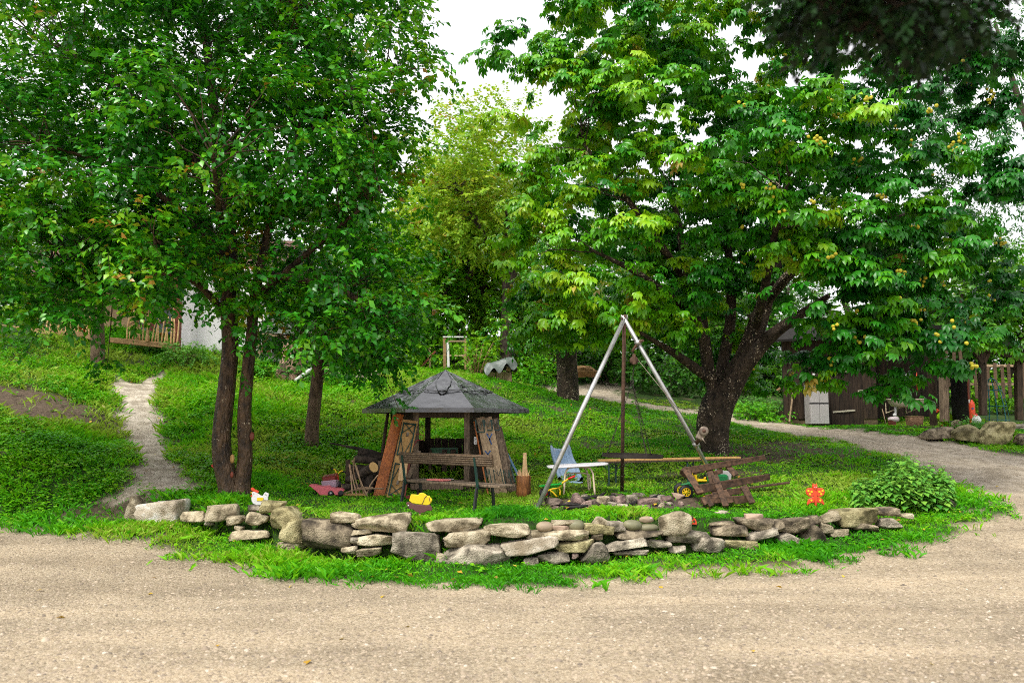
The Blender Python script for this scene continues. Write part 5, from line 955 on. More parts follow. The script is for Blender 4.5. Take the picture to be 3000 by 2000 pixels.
# door frame, garden fence, tarpaulin stack
df = thing('gate_frame', 'lone timber door frame in front of the far garden', 'frame', at(1332, 1078, 27)); d0 = np.array(df.location)
def dq(x, y, d=27): return at(x, y, d) - d0
for x in (1303, 1364): MB().beam(dq(x, 1082), dq(x, 988), .11 if x < 1310 else .07, .1).build('post', WD['fence'], df, .008)
MB().beam(dq(1298, 987), dq(1368, 987), .04, .14, (0, 0, 1)).build('lintel', PL['white'], df); MB().beam(dq(1314, 1075), dq(1312, 1003), .08, .05).build('door_stile', PL['white'], df)
for y in (999, 1041): MB().beam(dq(1308, y), dq(1362, y), .05, .04, (0, 0, 1)).build('rail', WD['brown'], df)
for lbl, x0, y0, x1, y1 in (('brown fence rail left of the lone door frame', 1212, 1062, 1298, 1062), ('thin fence post left of the lone door frame', 1260, 1075, 1259, 1018), ('rusty slanting brace by the far fence', 1224, 1086, 1276, 1028)):
    o = thing('fence_rail', lbl, 'rail', at(x0, y0, 26.6)); MB().beam((0, 0, 0), at(x1, y1, 26.6) - at(x0, y0, 26.6), .06, .05).build('rail', WD['brown'] if 'rusty' not in lbl else WD['redbrown'], o)
d = 25; ts = thing('wood_stack', 'stacked firewood under a grey-green tarpaulin', 'wood stack', zat(at(1467, 1112, d))); t0 = np.array(ts.location)
for i, x in enumerate((-.3, -.02, .22)): MB().box((x, 0, .13), (.25, .4, .3), None, 1, .012).build('block', WD['brown'], ts, .015)
for i in range(9): MB().tube([(-.42 + .11 * i, -.25, .36 + .07 * (i % 2)), (-.42 + .11 * i, .25, .36 + .07 * (i % 2))], .07, 9).build('log', WD['log'] if i % 3 else WD['fence'], ts)
n = 18; V = []
for i in range(n + 1):
    for j in range(n + 1):
        x = (i / n - .5) * 1.05; y = (j / n - .5) * .8; e = max(abs(x) / .5, abs(y) / .36); z = .62 + .08 * math.sin(x * 5) - max(0, e - .8) * 1.0 * (1 + .35 * math.sin(i * .9 + j * .7)) + .06 * float(n2(i * 1., j * 1., .7)); V.append((x * (1 - .08 * max(0, e - .9)), y, max(z, .12)))
m_ = n + 1; MB().add(V, [(i * m_ + j, i * m_ + j + 1, (i + 1) * m_ + j + 1, (i + 1) * m_ + j) for i in range(n) for j in range(n)], True).build('tarpaulin', mat('grey_green_tarpaulin', (.19, .22, .20), (.10, .12, .11), scale=5, rough=.4, bump=.5, bdist=.03), ts)
hy = rock('hay_heap', at(1700, 1088, 27), (1.4, .9, .42), 'dome', mat('old_hay', (.34, .20, .09), (.18, .10, .045), scale=16, rough=.95, bump=1, bdist=.04), None, 700, rough=.2); tag(hy, 'brown heap of old hay behind the second chestnut', 'heap')
# ------------------------------------------------------------------ foliage tools
def T_leaf(w=.3, pos=.45, fold=.10, droop=.12):
    """pointed leaf: 6 points, 4 triangles, folded along the midrib; x across, y along, z up"""
    V = np.array([(0, 0, 0), (-w, pos, fold), (0, pos, 0), (w, pos, fold), (0, 1, -droop)]); return V, np.array([(0, 2, 1), (0, 3, 2), (1, 2, 4), (2, 3, 4)])
LEAF = T_leaf(.33, .45, .09, .14); LEAFLET = T_leaf(.21, .64, .07, .22); QUAD = (np.array([(0, 0, 0), (-.34, .5, .06), (.34, .5, .06), (0, 1, -.1)]), np.array([(0, 2, 1), (1, 2, 3)]))
NARROW = (np.array([(0, 0, 0), (-.16, .5, .03), (.16, .5, .03), (0, 1, -.12)]), np.array([(0, 2, 1), (1, 2, 3)]))
BLADE = (np.array([(-.5, 0, 0), (.5, 0, 0), (.42, .55, .0), (0, 1, 0)]), np.array([(0, 1, 2), (0, 2, 3)]))
def leaves(tpl, pos, dr, nm, size, tint, wid=None):
    """one leaf per row: placed at pos, pointing along dr, facing nm"""
    dr = nrm(dr); nm = nrm(nm - dr * (nm * dr).sum(1, keepdims=True)); sd = np.cross(dr, nm); n = len(pos); k = len(tpl[0]); s = size[:, None, None]; wv = s if wid is None else wid[:, None, None]
    V = pos[:, None] + wv * tpl[0][None, :, 0:1] * sd[:, None] + s * tpl[0][None, :, 1:2] * dr[:, None] + s * tpl[0][None, :, 2:3] * nm[:, None]
    Fc = tpl[1][None] + (np.arange(n) * k)[:, None, None]
    return V.reshape(-1, 3), Fc.reshape(-1, tpl[1].shape[1]), np.repeat(tint, k)
def join(parts):
    V = []; Fs = []; T = []; o = 0
    for v, f, t in parts: V.append(v); Fs.append(f + o); T.append(t); o += len(v)
    return np.vstack(V), np.vstack(Fs), np.concatenate(T)
def rdir(n): return nrm(rng.normal(size=(n, 3)))
UP = np.array([0, 0, 1.])
def in_lobes(lobes, n, inner=.45, gap=.0, gsc=.55):
    """points and outward directions inside a crown made of lobes (centre, radii, weight); noise opens gaps"""
    wts = np.array([l[1][0] * l[1][1] + l[1][0] * l[1][2] for l in lobes]) * np.array([l[2] if len(l) > 2 else 1 for l in lobes]); wts = wts / wts.sum(); P = []; D = []
    for l, k in zip(lobes, wts):
        m = int(n * k * 1.9) + 4; u = rdir(m); r = (inner ** 3 + rng.random(m) * (1.06 ** 3 - inner ** 3)) ** (1 / 3); p = np.array(l[0]) + u * r[:, None] * np.array(l[1]); q = fbm(p * gsc + 3.1, 2)
        keep = q > np.quantile(q, gap) if gap > 0 else np.ones(m, bool); p = p[keep]; u = u[keep]; j = rng.permutation(len(p))[:int(n * k) + 1]; P.append(p[j]); D.append(nrm(u[j] / np.array(l[1])))
    return np.vstack(P), np.vstack(D)
def pads(lobes, n, per, r=.42, flat=.35, inner=.45, gap=.15, gsc=.7):
    """foliage grouped in flat drooping pads, as it sits on the branch ends"""
    C, D = in_lobes(lobes, n, inner, gap, gsc); m = len(C); rr = r * rng.uniform(.6, 1.35, m); o = rdir(m * per) * (rng.random(m * per) ** .5)[:, None] * np.repeat(rr, per)[:, None]; o[:, 2] *= flat
    Dp = np.repeat(D, per, 0); o[:, 2] -= .45 * np.maximum(0, (o * Dp * np.array([1, 1, 0])).sum(1)); P = np.repeat(C, per, 0) + o
    return P, nrm(nrm(o + 1e-6) * .8 + Dp * .6), np.repeat(np.arange(m), per), C
def windows(P, D):
    """where the crowns leave the house, its fence and the stump in view"""
    v = P - np.array([0, 0, EYE]); dy = v[:, 1] * math.cos(PITCH) + v[:, 2] * math.sin(PITCH); px = 1500 + F * v[:, 0] / dy; py = 1000 - F * (-v[:, 1] * math.sin(PITCH) + v[:, 2] * math.cos(PITCH)) / dy
    j = rng.normal(0, 12, len(P)); cut = np.zeros(len(P), bool)
    for x0, x1, y0, y1 in ((515, 640, 870, 1070), (360, 535, 905, 1070), (-50, 360, 930, 1100), (745, 1000, 1010, 1130), (-50, 90, 850, 900)): cut |= (px > x0 + j) & (px < x1 + j) & (py > y0 + j) & (py < y1)
    return P[~cut], D[~cut]
def sprays(P, D, k=14, length=.5, size=.085, tpl=LEAF, droop=.35, base_tint=None):
    n = len(P); tw = nrm(D + rng.normal(0, .55, (n, 3)) + UP * .05); L_ = length * rng.uniform(.6, 1.2, n); t = np.tile(np.linspace(.05, 1, k), (n, 1)) + rng.normal(0, .03, (n, k))
    side = nrm(np.cross(tw, UP + .01)); sg = np.where(np.arange(k) % 2 == 0, 1., -1.)
    pos = P[:, None] + tw[:, None] * (t * L_[:, None])[..., None] - UP * (.25 * (t ** 2) * L_[:, None] * droop * 2)[..., None]
    dr = tw[:, None] * .55 + side[:, None] * sg[None, :, None] * .9 - UP * droop + rng.normal(0, .3, (n, k, 3)); nm = UP + rng.normal(0, .38, (n, k, 3)) + D[:, None] * .35
    bt = (.5 + .0 * P[:, 0] if base_tint is None else base_tint)[:, None]; ti = np.clip(bt + rng.normal(0, .13, (n, k)), 0, 1)
    sz = size * rng.uniform(.7, 1.25, (n, k)); tw_ = np.stack([P, P + tw * L_[:, None] * .5 - UP * (.06 * L_ * droop)[:, None], P + tw * L_[:, None] - UP * (.25 * L_ * droop * 2)[:, None]], 1)
    return leaves(tpl, pos.reshape(-1, 3), dr.reshape(-1, 3), nm.reshape(-1, 3), sz.ravel(), ti.ravel()), tw_
def tubes(PL_, r0, r1, n=3):
    """many thin tapering twigs at once: PL_ (m, q, 3)"""
    m, q, _ = PL_.shape; T = nrm(PL_[:, -1] - PL_[:, 0]); a = nrm(np.cross(T, UP + np.array([.03, .02, 0]))); b = np.cross(T, a); ang = 2 * np.pi * np.arange(n) / n
    ring = a[:, None] * np.cos(ang)[None, :, None] + b[:, None] * np.sin(ang)[None, :, None]; rad = np.linspace(0, 1, q)[None, :] * (np.asarray(r1) - np.asarray(r0))[..., None] + np.asarray(r0)[..., None] * np.ones((1, q)); rad = np.broadcast_to(rad, (m, q))
    V = PL_[:, :, None] + ring[:, None] * rad[:, :, None, None]; i = np.arange(q - 1)[:, None]; k = np.arange(n)[None]
    f = np.stack([i * n + k, i * n + (k + 1) % n, (i + 1) * n + (k + 1) % n, (i + 1) * n + k], -1).reshape(-1, 4); Fc = f[None] + (np.arange(m) * q * n)[:, None, None]
    return V.reshape(-1, 3), Fc.reshape(-1, 4)
def twigs_to(limbs, P, r0=.022, r1=.005, bow=.25):
    """branches from the nearest limb point to each point P"""
    LP = np.vstack(limbs); LP = np.vstack([LP] + [LP[:-1] * (1 - k) + LP[1:] * k for k in (.33, .66)]); LP = LP + rng.normal(0, .02, LP.shape); best = np.empty(len(P), int)
    for i in range(0, len(P), 2000): best[i:i + 2000] = np.argmin((((P[i:i + 2000, None] - LP[None]) ** 2).sum(-1) + .3) * rng.uniform(.5, 1.6, (len(P[i:i + 2000]), len(LP))) + 2.5 * np.maximum(0, LP[None, :, 2] - P[i:i + 2000, None, 2] + .2) ** 2, 1)
    ok = np.linalg.norm(P - LP[best], axis=1) < 1.5; P = P[ok]; best = best[ok]
    A_ = LP[best]; q = 6; t = np.linspace(0, 1, q)[None, :, None]; ln = np.linalg.norm(P - A_, axis=1)[:, None, None]
    C = A_[:, None] * (1 - t) + P[:, None] * t + UP * (bow * ln * t * (1 - t)) + rng.normal(0, .05, (len(P), q, 3)) * np.sin(np.pi * t) * ln * .5
    lr = np.clip(ln[:, 0, 0], .3, 4); return tubes(C, r0 * lr ** .7, np.full(len(P), r1), 4)
def BARK(nm, c1, c2, sc=5, lo=.35, hi=.65, rough=.85, c3=None): return mat(nm, c1, c2, scale=sc, stretch=(1.6, 1.6, .6), rough=rough, bump=1, bdist=.05, detail=8, lo=lo, hi=hi, c3=c3, fine=18)
def limb(pts, rad, n=14, lump=.08, m=7):
    P = spline(pts, m); rr = np.interp(np.linspace(0, 1, len(P)), np.linspace(0, 1, len(rad)), rad); V = []; T = np.gradient(P, axis=0); T = nrm(T); a = nrm(np.cross(T[0], (0, 1, .1)))
    for i in range(len(P)):
        a = nrm(a - T[i] * np.dot(a, T[i])); b = np.cross(T[i], a); ang = 2 * np.pi * np.arange(n) / n; d = a * np.cos(ang)[:, None] + b * np.sin(ang)[:, None]
        k = 1 + lump * 2 * (fbm((P[i] + d * rr[i]) * np.array([4, 4, 1.2]) + 7, 2) - .5) + lump * .6 * np.sin(5 * ang + i * .05); V.append(P[i] + d * (rr[i] * k)[:, None])
    V = np.vstack(V); q = len(P); Fs = [(i * n + k, i * n + (k + 1) % n, (i + 1) * n + (k + 1) % n, (i + 1) * n + k) for i in range(q - 1) for k in range(n)] + [tuple((q - 1) * n + k for k in range(n))]
    return V, Fs, P
NTRI = 0
def crown(name, parts, m_, parent, stuff=False):
    V, Fc, T = join(parts); o = fastobj(name, V - np.array(parent.location), Fc, m_, parent, {'tint': T}, smooth=False)
    return o
def put(parent, name, V, Fs, m_): return MB().add(np.asarray(V) - np.array(parent.location), Fs, True).build(name, m_, parent)

# ------------------------------------------------------------------ pear tree with two trunks (left)
M_PEAR = leafmat('pear_leaf', [(0, (.008, .10, .006)), (.4, (.03, .24, .005)), (.7, (.11, .40, .007)), (.95, (.30, .52, .014)), (1.0, (.42, .24, .03))], .25, .36, .45)
B_PEAR = BARK('wet_brown_bark', (.13, .078, .04), (.02, .013, .008), 6, .38, .66, .45)
pt0 = zat(at(690, 1450, 13)); pear = thing('pear_tree', 'large leafy tree with twin wet brown trunks at the wall', 'tree', pt0)
LA = [pt0 + (-.06, 0, -.1)] + [at(x, y, 13) for x, y in ((672, 1425), (652, 1345), (650, 1263), (664, 1130), (674, 1015), (668, 880), (672, 700))] + [at(640, 420, 13.2), at(600, 100, 13.4)]
LB = [pt0 + (.08, 0, -.1)] + [at(x, y, 13) for x, y in ((708, 1420), (718, 1340), (716, 1206), (725, 1091), (735, 1000), (750, 850))] + [at(800, 620, 12.9), at(900, 300, 12.8)]
V1, F1, P1 = limb(LA, [.25, .175, .155, .145, .135, .13, .12, .11, .09, .06]); put(pear, 'trunk', V1, F1, B_PEAR)
V2, F2, P2 = limb(LB, [.21, .14, .115, .105, .1, .09, .08, .06, .04]); put(pear, 'trunk', V2, F2, B_PEAR)
for (x, y, s, m_) in ((739, 1278, .05, 'redbrown'), (681, 1343, .05, 'tan'), (680, 1390, .035, 'redbrown')): p = at(x, y, 12.87); g = MB().lathe([(s * .4, -.02), (s, -.012), (s * .8, .0), (s * .3, .012)], (0, 0, 0), 10, 'y').build('knot', WD[m_], pear); g.location = tuple(p - pt0); g.scale = (.8, 1, 1.5)
lims = [P1[14:], P2[16:]]
for a, b, c in (((672, 760), (400, 520, 12.5), (120, 420, 11.8)), ((672, 820), (420, 700, 13), (150, 760, 13)), ((660, 560), (350, 250, 13), (100, 100, 13)), ((740, 880), (950, 700, 12.6), (1120, 560, 12.2)), ((760, 800), (1000, 850, 12.4), (1150, 960, 12.3)), ((850, 450), (1050, 250, 12.9), (1220, 200, 12.9)), ((650, 480), (800, 200, 12.6), (950, -60, 12.4)), ((672, 930), (560, 820, 12), (430, 800, 11)), ((672, 800), (640, 600, 11.6), (620, 420, 10.4)), ((672, 850), (600, 640, 14.5), (420, 500, 16))):
    P0 = at(*a, 13); V3, F3, P3_ = limb([P0, at(*b), at(*c)], [.065, .045, .015], 8, .06); put(pear, 'branch', V3, F3, B_PEAR); lims.append(P3_)
def lb(px, py, d, rx, ry, rz, w_=1.): return (at(px, py, d), (rx, ry, rz), w_)
PL_ = [lb(250, 180, 13, 2.1, 2.2, 1.5), lb(650, 150, 13, 2.2, 2.3, 1.7), lb(980, 120, 12.8, 1.35, 1.6, 1.1), lb(640, 330, 11.2, 1.7, 1.3, 1.1), lb(150, 450, 12.6, 1.7, 2., 1.2), lb(420, 600, 12.3, 1.7, 1.9, 1.15), lb(120, 760, 12.8, 1.6, 2., .95), lb(480, 790, 12.3, 1.35, 1.7, .8),
       lb(900, 400, 12.4, 1.6, 1.7, 1.2), lb(1060, 560, 12.3, 1.05, 1.3, .95), lb(860, 720, 12.5, 1.5, 1.7, 1.0), lb(1080, 840, 12.3, 1.0, 1.2, .75), lb(960, 930, 12.5, 1.2, 1.4, .6), lb(1110, 330, 12.7, .75, .9, .5), lb(1230, 225, 12.7, .42, .5, .25, .7), lb(1180, 90, 12.7, .5, .7, .5, .7), lb(-150, 500, 13, 1.6, 2.2, 2.6), lb(300, -50, 13, 2.5, 2.5, 1.2), lb(800, -100, 13, 2.5, 2.5, 1.2),
       lb(560, 850, 11.8, .6, .7, .75), lb(700, 1000, 12.45, .28, .22, .5, .8), lb(765, 900, 12.3, .45, .5, .6), lb(1060, 1010, 12.4, .55, .6, .42), lb(1140, 1070, 12.5, .28, .3, .32, .8), lb(300, 900, 12.8, 1.25, 1.3, .42), lb(90, 900, 12.8, .9, 1.2, .4), lb(620, 600, 14.8, 2.2, 1.6, 2.0), lb(300, 500, 15.2, 2.4, 1.5, 2.4), lb(950, 650, 14.6, 1.5, 1.2, 1.8)]
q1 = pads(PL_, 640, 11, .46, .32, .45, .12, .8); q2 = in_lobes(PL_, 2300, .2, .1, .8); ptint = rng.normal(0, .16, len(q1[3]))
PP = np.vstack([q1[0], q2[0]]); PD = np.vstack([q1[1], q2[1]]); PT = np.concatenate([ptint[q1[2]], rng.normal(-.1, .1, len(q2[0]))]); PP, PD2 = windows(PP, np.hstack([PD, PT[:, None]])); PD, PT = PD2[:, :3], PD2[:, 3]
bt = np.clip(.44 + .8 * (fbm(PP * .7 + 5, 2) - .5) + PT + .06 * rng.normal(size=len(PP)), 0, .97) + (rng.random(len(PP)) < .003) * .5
lf, tw = sprays(PP, PD, 12, .46, .112, LEAF, .38, bt)
# a single low twig hanging over the path
tg = np.array([at(310, 1090, 12.9), at(300, 1060, 12.9), at(322, 1075, 12.9), at(312, 1030, 12.9), at(335, 1055, 12.85), at(290, 1085, 12.85), at(318, 985, 12.9), at(312, 1110, 12.9), at(1150, 1190, 12.8), at(1165, 1165, 12.8), at(1185, 1195, 12.8), at(1130, 1145, 12.8), at(1105, 1120, 12.8)])
lf2, tw2 = sprays(tg, nrm(rng.normal(size=(len(tg), 3)) + (0, 0, -.5)), 16, .3, .085, LEAF, .4, np.full(len(tg), .25))
crown('crown', [lf, lf2], M_PEAR, pear)
vv = PP - np.array([0, 0, EYE]); ppx = 1500 + F * vv[:, 0] / vv[:, 1]; ppy = 1240 - F * vv[:, 2] / vv[:, 1]; sel = rng.permutation(np.nonzero(~((ppx < 760) & (ppy > 740)))[0])[:800]; Vt, Ft = twigs_to(lims, PP[sel], .011, .003); tw = tw[::3]; Vw, Fw = tubes(tw, np.full(len(tw), .005), np.full(len(tw), .002), 3)
hang = tubes(np.stack([np.stack([at(332, 860, 12.9), at(322, 980, 12.9), at(312, 1100, 12.9)]), np.stack([at(1090, 1000, 12.5), at(1130, 1110, 12.7), at(1170, 1200, 12.8)])]), np.array([.012, .012]), np.array([.004, .004]), 4)
Va = np.vstack([Vt, Vw, hang[0]]); Fa = np.vstack([Ft, Fw + len(Vt), hang[1] + len(Vt) + len(Vw)]); fastobj('twigs', Va - pt0, Fa, B_PEAR, pear)['kind'] = 'stuff'

# ------------------------------------------------------------------ horse chestnut (right)
M_CHE = leafmat('chestnut_leaf', [(0, (.008, .10, .010)), (.4, (.03, .23, .006)), (.7, (.13, .41, .005)), (.9, (.31, .54, .010)), (1.0, (.44, .32, .05))], .25, .36, .42)
B_CHE = mat('dark_bark_with_lichen_flecks', (.085, .06, .04), (.016, .012, .009), scale=6, stretch=(1.4, 1.4, .7), rough=.85, bump=1, bdist=.06, detail=8, fine=18)
def flecks(m, th=.86):
    t = m.node_tree; N = t.nodes.new; L = t.links.new; b = t.nodes['Principled BSDF']; src = b.inputs['Base Color'].links[0].from_socket
    tc = N('ShaderNodeTexCoord'); v = N('ShaderNodeTexNoise'); v.inputs['Scale'].default_value = 26; v.inputs['Detail'].default_value = 3; L(tc.outputs['Object'], v.inputs['Vector'])
    v2 = N('ShaderNodeTexNoise'); v2.inputs['Scale'].default_value = 2.2; L(tc.outputs['Object'], v2.inputs['Vector']); ad = N('ShaderNodeMath'); ad.operation = 'MULTIPLY_ADD'; ad.inputs[1].default_value = .45; L(v2.outputs['Fac'], ad.inputs[0]); L(v.outputs['Fac'], ad.inputs[2])
    r = N('ShaderNodeValToRGB'); r.color_ramp.elements[0].position = th; r.color_ramp.elements[1].position = th + .05; L(ad.outputs[0], r.inputs[0])
    mxx = N('ShaderNodeMix'); mxx.data_type = 'RGBA'; L(r.outputs[0], mxx.inputs[0]); L(src, mxx.inputs[6]); mxx.inputs[7].default_value = (.55, .46, .33, 1); L(mxx.outputs[2], b.inputs['Base Color'])
flecks(B_CHE)
flecks(B_PEAR, .92)
c0 = zat(at(2095, 1326, 17)); che = thing('horse_chestnut', 'big horse chestnut with leaning flecked trunk and yellow conkers', 'tree', c0); dch = 17
def cp(x, y, d=dch): return at(1950 + x / 3.137, 850 + y / 3.137, d)
specs = [([c0 + (0, 0, -.25), cp(450, 1450), cp(430, 1260), cp(480, 1050), cp(600, 860), cp(730, 620), cp(830, 350), cp(900, 150), cp(980, -100), cp(1100, -500)], [.36, .29, .34, .33, .27, .225, .20, .175, .14, .08], 16),
         ([cp(470, 1120), cp(430, 900), cp(380, 650), cp(340, 350), cp(300, 100), cp(180, -300, 16.5), cp(60, -900, 16)], [.11, .13, .13, .125, .11, .09, .05], 12),
         ([cp(480, 1080), cp(500, 800, 17.2), cp(560, 500, 17.4), cp(600, 200, 17.4), cp(590, -200, 17.4), cp(520, -900, 17.2)], [.1, .12, .12, .11, .09, .05], 12),
         ([cp(620, 860, 16.9), cp(760, 660, 16.8), cp(960, 430, 16.6), cp(1200, 250, 16.2), cp(1500, 50, 15.6)], [.14, .16, .14, .1, .05], 10),
         ([cp(400, 820), cp(250, 700, 16.5), cp(50, 560, 16), cp(-250, 380, 15.3)], [.1, .1, .07, .03], 9), ([cp(340, 350), cp(150, 150, 16), cp(-250, -150, 15), cp(-700, -380, 14.6)], [.1, .09, .06, .025], 8),
         ([cp(300, 80), cp(0, -350, 15.5), cp(-400, -900, 15), cp(-800, -1400, 15)], [.09, .08, .05, .02], 8), ([cp(900, 150), cp(1200, -200, 15.5), cp(1700, -500, 14.8), cp(2200, -700, 14.5)], [.11, .1, .06, .02], 8), ([cp(830, 350), cp(900, 50, 15.5), cp(1000, -500, 14), cp(1150, -1100, 13.2)], [.1, .09, .06, .02], 8)]
clims = []
for i, (pts, rad, n) in enumerate(specs):
    V3, F3, P3_ = limb(pts, rad, n, .09); put(che, 'trunk' if i == 0 else 'limb', V3, F3, B_CHE); clims.append(P3_[8 if i == 0 else 3:])
def palm_leaves(P, D, per=5, size=.17, tint=None, spread=.22):
    n = len(P); parts = []; k = 6
    ax = nrm(D + rng.normal(0, .4, (n, 3)) + UP * .1); cen = np.repeat(P, per, 0) + rdir(n * per) * (rng.random(n * per) * spread)[:, None] * np.array([1, 1, .7]); out = nrm(cen - np.repeat(P, per, 0) + np.repeat(ax, per, 0) * .12 + np.repeat(D, per, 0) * .05)
    out[:, 2] *= .5; out = nrm(out); m = n * per; nm = nrm(UP * 1. + out * .55 + rng.normal(0, .25, (m, 3))); f = nrm(out - UP * .35); f = nrm(f - nm * (f * nm).sum(1, keepdims=True)); s = np.cross(f, nm)
    ang = np.linspace(-1.75, 1.75, k); lens = np.array([.62, .85, 1, 1, .85, .62]); dr = f[:, None] * np.cos(ang)[None, :, None] + s[:, None] * np.sin(ang)[None, :, None] - UP * .38 + rng.normal(0, .08, (m, k, 3))
    sz = size * np.repeat(rng.uniform(.75, 1.2, m)[:, None], k, 1) * lens[None]; tb = np.clip(np.repeat(tint, per) + rng.normal(0, .07, m), 0, np.where(np.repeat(tint, per) > .9, 1, .9)); ti = np.clip(np.repeat(tb[:, None], k, 1) + rng.normal(0, .03, (m, k)), 0, 1)
    return leaves(LEAFLET, np.repeat(cen[:, None], k, 1).reshape(-1, 3), dr.reshape(-1, 3), (np.repeat(nm[:, None], k, 1) + dr * 0).reshape(-1, 3), sz.ravel(), ti.ravel())
CL = [lb(1750, 60, 16.5, 1.6, 2, 1.2), lb(1640, 330, 15.8, 1.15, 1.5, 1.0), lb(1880, 330, 14.6, 1.3, 1.2, 1.0), lb(1560, 560, 15.6, .85, 1.3, .8), lb(1800, 620, 14.6, 1.3, 1.3, .9), lb(1580, 800, 15.4, .95, 1.2, .6), lb(1800, 860, 14.8, 1.2, 1.3, .65), lb(1680, 960, 15.5, 1.2, 1.2, .45), lb(2080, 150, 15.5, 1.7, 1.8, 1.1),
      lb(2250, 420, 13.6, 1.7, 1.3, .95), lb(2560, 380, 14, 1.5, 1.5, 1.1), lb(2150, 620, 14.3, 1.0, 1.0, .55), lb(2480, 640, 13.8, 1.6, 1.3, .95), lb(2640, 700, 13.8, 1.2, 1.4, .9), lb(2420, 860, 13.8, 1.1, 1.1, .7), lb(2620, 900, 14, 1.3, 1.3, .7), lb(2700, 1030, 14.5, .9, 1.0, .5), lb(2420, 1020, 14.4, .6, .7, .38), lb(2590, 1090, 14.2, .35, .4, .4, .8), lb(2400, 1090, 14.6, .45, .4, .22, .8),
      lb(2000, 860, 17, 1.6, 1.8, .8), lb(2030, 980, 18.5, 1.2, 1.2, .6), lb(1950, 500, 18, 2.6, 2, 2.2), lb(2400, 300, 18, 2.6, 2, 2.4), lb(2450, 800, 18, 2.2, 2, 1.4), lb(2000, -60, 16, 3, 2.5, 1.2), lb(2600, 0, 16, 2.6, 2.5, 1.6), lb(2850, 560, 16, 1.0, 1.6, 1.6), lb(2850, 940, 16.5, .8, 1.2, .6), lb(1480, 150, 16, .5, .8, .5, .8), lb(2900, 420, 15.5, .7, 1.2, 1.0), lb(2860, 180, 16, 1.0, 1.4, 1.2), lb(2930, 820, 17, .8, 1.2, .8), lb(1990, 930, 15.6, .8, .6, .45), lb(2060, 820, 15.2, .7, .6, .45), lb(2100, 740, 17.6, 1.7, 1.2, 1.1), lb(2000, 620, 18, 1.6, 1, 1), lb(2250, 700, 18, 1.5, 1, 1.2), lb(1760, 200, 14.8, 1.1, .8, .8), lb(1500, 700, 15.5, .5, .9, .45, .8), lb(2540, 960, 13.6, .8, .7, .5), lb(2230, 1080, 19.5, 1.6, 1.2, .5)]
q1 = pads(CL, 500, 9, .5, .3, .5, .1, .7); q2 = in_lobes(CL, 1100, .25, .1, .7); ptint = rng.normal(0, .17, len(q1[3])); CP = np.vstack([q1[0], q2[0]]); CDr = np.vstack([q1[1], q2[1]]); CT = np.concatenate([ptint[q1[2]], rng.normal(-.12, .1, len(q2[0]))])
ctn = np.clip(.50 + .9 * (fbm(CP * .5 + 2, 2) - .5) - .05 * (CP[:, 0] - 3) + CT + .05 * rng.normal(size=len(CP)), 0, .86) + (rng.random(len(CP)) < .012) * .4  # tint falls from left to right: the crown's lit side put into colour
crown('crown', [palm_leaves(CP, CDr, 5, .185, ctn)], M_CHE, che)
sel = rng.permutation(len(CP))[:420]; Vt, Ft = twigs_to(clims, CP[sel], .012, .004, .3); fastobj('twigs', Vt - c0, Ft, B_CHE, che)['kind'] = 'stuff'
# conkers: 260 of them in the near, sunlit part of the crown
M_CON = mat('yellow_green_conker', (.56, .46, .03), (.36, .36, .03), scale=60, rough=.6, rnd=.15); cm = fastmesh('conker', ICO2[0] * (.03 * (1 + .16 * (rng.random(len(ICO2[0])) - .3)))[:, None], ICO2[1], M_CON, smooth=False)
vv = CP - np.array([0, 0, EYE]); ppx = 1500 + F * vv[:, 0] / vv[:, 1]; ppy = 1240 - F * vv[:, 2] / vv[:, 1]; cell = {}
for i in np.argsort(CP[:, 1]): cell.setdefault((int(ppx[i] // 34), int(ppy[i] // 34)), i)        # shoots on the outside of the crown
front = np.array(list(cell.values())); front = front[(ppy[front] > 120) & (ppy[front] < 1130) & (ppx[front] < 2950)]; cr = front[ppx[front] > 2130]; cl_ = front[(ppx[front] <= 2130) & (ppx[front] > 1480)]
cand = np.concatenate([rng.permutation(cr)[:80], rng.permutation(cl_)[:16]]); nc = 0
for i in cand:
    for j in range(rng.integers(2, 7)):
        if nc >= 295: break
        o = bpy.data.objects.new('conker', cm); link(o, che); o.location = tuple(CP[i] - c0 + rng.normal(0, .045, 3) + np.array([0, -.17, .05])); o.scale = [rng.uniform(.85, 1.15)] * 3; o.rotation_euler = tuple(rng.random(3) * 6); nc += 1

# ------------------------------------------------------------------ other trees
def tree(name, label, base, limbs, lobes, n, k, size, m_, bark, tpl=QUAD, length=.6, gap=.25, tint=.5, tvar=.6, inner=.4, group=None, twn=150, droop=.35):
    base = np.array(base, float); t = thing(name, label, 'tree', base, group=group); ls = []
    for i, (pts, rad) in enumerate(limbs): V, Fs, P = limb(pts, rad, 10, .08); put(t, 'trunk' if i == 0 else 'limb', V, Fs, bark); ls.append(P[3:])
    P, D = in_lobes(lobes, n, inner, gap, .7)
    if name == 'slim_tree': P, D = windows(P, D)
    b = np.clip(tint + tvar * (fbm(P * .8 + n, 2) - .5) + .1 * rng.normal(size=len(P)), 0, .95) + (rng.random(len(P)) < .01) * .3
    lf, tw = sprays(P, D, k, length, size, tpl, droop, b); crown('crown', [lf], m_, t)
    sel = rng.permutation(len(P))[:twn]; Vt, Ft = twigs_to(ls, P[sel], .02, .006); fastobj('twigs', Vt - base, Ft, bark, t)['kind'] = 'stuff'; return t
B_GREY = BARK('grey_brown_bark', (.22, .15, .095), (.07, .048, .03), 7); B_DARK = BARK('dark_bark', (.09, .065, .045), (.025, .018, .013), 6)
